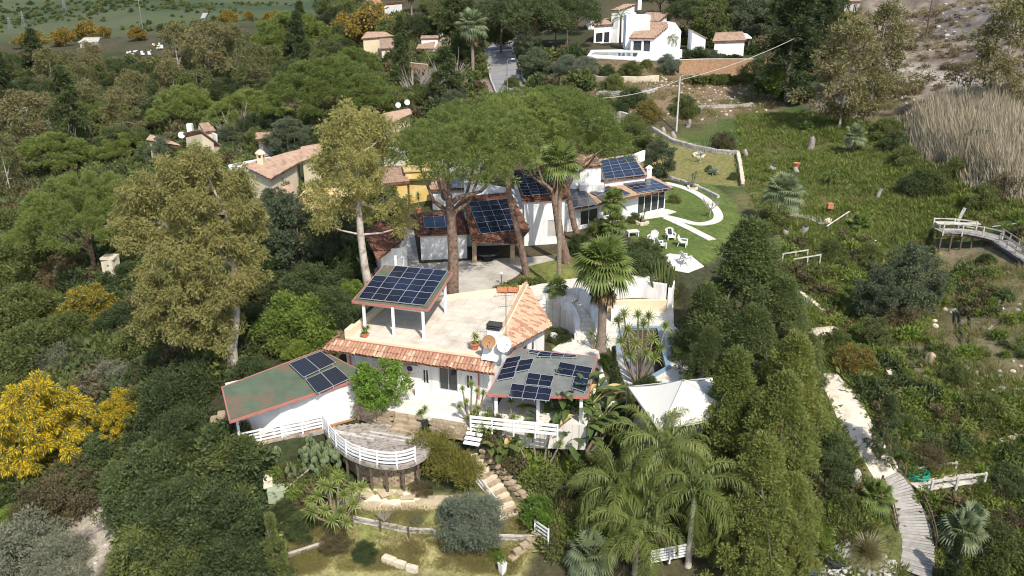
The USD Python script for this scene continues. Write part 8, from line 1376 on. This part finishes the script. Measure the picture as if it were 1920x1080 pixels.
bush = lambda seed, n=26, per=26, L=.16, W=.075, h=.55: (lambda rg: (lambda C, N: leafset(rg, C, N, L, W, .7, up=.3))(*clump_pts(rg, crown_centers(rg, 'dome', n, h), np.full(n, .2), per, .4)))(np.random.default_rng(seed))
keep = [Polygon(x).buffer(.25) for x in (strip(spline(GG((1664, 898), (1690, 935), (1707, 975), (1716, 1015), (1710, 1079))[:, :2], 20), 2.2), GG((1520, 695), (1545, 735), (1568, 790), (1596, 838), (1626, 885), (1640, 900), (1694, 896), (1682, 868), (1660, 830), (1632, 780), (1602, 735), (1570, 695))[:, :2], GG((1712, 900), (1830, 885), (1830, 910), (1712, 930))[:, :2], dpoly)] + [Polygon(GG((1740, 440), (1880, 435), (1919, 460), (1919, 515), (1860, 490), (1745, 490))[:, :2]), court.buffer(.2), Polygon(np.array(fp_.exterior.coords))]
slope = [(1390, 215), (1530, 215), (1690, 240), (1740, 300), (1850, 372), (2200, 390), (2200, 1079), (1500, 1079), (1575, 920), (1525, 740), (1480, 560), (1500, 470), (1395, 360)]
DRY = [(1700, 500), (2200, 480), (2200, 690), (1830, 710), (1750, 680), (1715, 580)]; dry_ = [Polygon(GG(*DRY)[:, :2]), Polygon(GG((1660, 640), (1740, 640), (1760, 700), (1690, 760), (1640, 720))[:, :2])]
scatter('green_weeds', 'short green weeds and grass covering the right slope', 'weeds', [(tuft(1, 34, .5, .12, .26, .07), 'herb_green'), (tuft(2, 30, .45, .15, .3, .05), 'grass_tuft'), (tuft(3, 40, .55, .1, .2, .1), 'herb_green')], [slope], 36000, .6, 1.6, 1, -.02, .16, keep + dry_)
scatter('dry_grass', 'dry tan grass tufts on the right slope', 'grass', [(tuft(4, 34, .4, .1, .4, .025), 'dry_grass'), (tuft(5, 26, .4, .1, .32, .03), 'grass_tuft')], [slope, DRY, [(1600, 215), (1700, 160), (1720, 195)], [(1110, 130), (1430, 150), (1450, 205), (1230, 225), (1120, 200)]], 9000, .6, 1.5, 2, .0, .3, keep)
scatter('scrub', 'low mixed scrub bushes over the right slope', 'scrub', [(bush(1), 'shrub_mid'), (bush(2), 'herb_green'), (bush(3), 'shrub_brown'), (bush(4), 'herb_green'), (bush(5), 'shrub_dark'), (bush(6), 'shrub_light')], [[(1420, 500), (1530, 440), (2200, 410), (2200, 1079), (1730, 1079), (1600, 800), (1500, 560)], [(1480, 470), (1500, 440), (1640, 420), (1640, 480)]], 760, .5, 1.6, 3, .02, .16, keep)
scatter('loose_stones', 'pale loose stones scattered on the bare slopes', 'stones', [(blob((0, 0, .05), .16, 1, sub=1), 'stone_pale'), (blob((0, 0, .05), .2, 2, (1, .7, .6), 1), 'stone_grey'), (blob((0, 0, .05), .12, 3, sub=1), 'white_stone')], [[(1600, 420), (2200, 440), (2200, 1000), (1740, 900), (1560, 600)], [(1110, 140), (1430, 150), (1450, 205), (1230, 225), (1120, 200)], [(110, 960), (180, 900), (240, 905), (240, 960), (170, 1079), (90, 1079)], [(1560, 200), (1700, 170), (1700, 195)]], 900, .4, 1.6, 4, .04, .35, keep)
scatter('brushwood', 'dark clods and brown brush on the cleared hillside', 'brushwood', [(bush(31, 14, 14, .22, .06), 'shrub_brown'), (blob((0, 0, .05), .35, 9, (1, .8, .5), 1), 'soil'), (bush(32, 14, 14, .22, .03), 'dry_grass'), (blob((0, 0, .02), .25, 11, (1, .7, .6), 1), 'stone_grey')], [[(1600, 20), (1919, -20), (2200, -20), (2200, 180), (1700, 195), (1570, 230)]], 1500, .5, 1.7, 41, .0, .12)
scatter('lawn_grass', 'short grass of the front garden lawns', 'grass', [(tuft(6, 40, .35, .03, .12, .02), 'lawn_blade'), (tuft(7, 36, .35, .03, .13, .02), 'dry_grass')], [[(535, 945), (640, 960), (960, 955), (1000, 1000), (960, 1079), (540, 1079)]], 4200, .7, 1.4, 5, -.05, .5, keep)
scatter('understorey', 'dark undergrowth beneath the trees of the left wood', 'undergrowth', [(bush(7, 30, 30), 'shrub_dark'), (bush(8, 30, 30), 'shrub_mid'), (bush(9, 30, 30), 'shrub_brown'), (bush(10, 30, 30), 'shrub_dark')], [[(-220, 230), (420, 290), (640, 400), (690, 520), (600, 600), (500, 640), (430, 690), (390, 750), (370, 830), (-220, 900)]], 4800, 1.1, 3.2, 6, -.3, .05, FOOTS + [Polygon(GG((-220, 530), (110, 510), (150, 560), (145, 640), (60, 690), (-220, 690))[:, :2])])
scatter('meadow', 'soft light green grass of the clearing at the left edge', 'grass', [(tuft(21, 40, .5, .12, .4, .04), 'grass_tuft'), (tuft(22, 40, .5, .12, .4, .04), 'shrub_mid')], [[(-220, 500), (120, 500), (160, 560), (150, 660), (60, 700), (-220, 700)]], 2600, .7, 1.6, 16, -.3, .3)
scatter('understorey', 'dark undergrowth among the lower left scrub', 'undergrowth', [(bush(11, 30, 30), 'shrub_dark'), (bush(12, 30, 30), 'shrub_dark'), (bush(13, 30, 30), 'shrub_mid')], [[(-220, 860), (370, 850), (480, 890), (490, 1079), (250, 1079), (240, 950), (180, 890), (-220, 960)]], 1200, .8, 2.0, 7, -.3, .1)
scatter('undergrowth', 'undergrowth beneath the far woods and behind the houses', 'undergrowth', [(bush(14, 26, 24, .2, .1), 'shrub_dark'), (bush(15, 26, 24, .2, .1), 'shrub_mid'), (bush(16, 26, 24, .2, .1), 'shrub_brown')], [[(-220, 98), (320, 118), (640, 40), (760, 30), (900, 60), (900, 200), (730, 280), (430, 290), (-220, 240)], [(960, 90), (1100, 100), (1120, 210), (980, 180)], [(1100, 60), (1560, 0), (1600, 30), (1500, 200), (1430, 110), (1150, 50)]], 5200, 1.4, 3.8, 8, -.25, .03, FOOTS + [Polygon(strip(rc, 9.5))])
scatter('garden_plants', 'mixed low planting on the banks around deck and pavilion', 'plants', [(bush(17, 20, 22, .2, .09), 'shrub_light'), (bush(18, 20, 22, .2, .06), 'shrub_mid'), (tuft(8, 40, .5, .2, .5, .06), 'yucca_green'), (bush(19, 20, 22, .2, .06), 'shrub_brown')], [[(880, 800), (1040, 830), (1180, 900), (1200, 1000), (1040, 1079), (960, 900)], [(500, 880), (560, 870), (640, 900), (620, 940), (530, 940)], [(1480, 900), (1560, 880), (1640, 920), (1640, 1010), (1500, 1020)], [(1130, 750), (1180, 760), (1180, 830), (1100, 820)]], 700, .5, 1.4, 9, -.15, .5, keep)
scatter('hill_scrub', 'distant bushes dotted over the green hill at upper left', 'scrub', [(bush(20, 16, 16, .25, .13), 'shrub_mid'), (bush(21, 16, 16, .25, .13), 'shrub_dark')], [[(-220, 2), (560, 2), (560, 40), (300, 62), (-220, 66)]], 1000, 1.5, 5.0, 10, .05, .012)
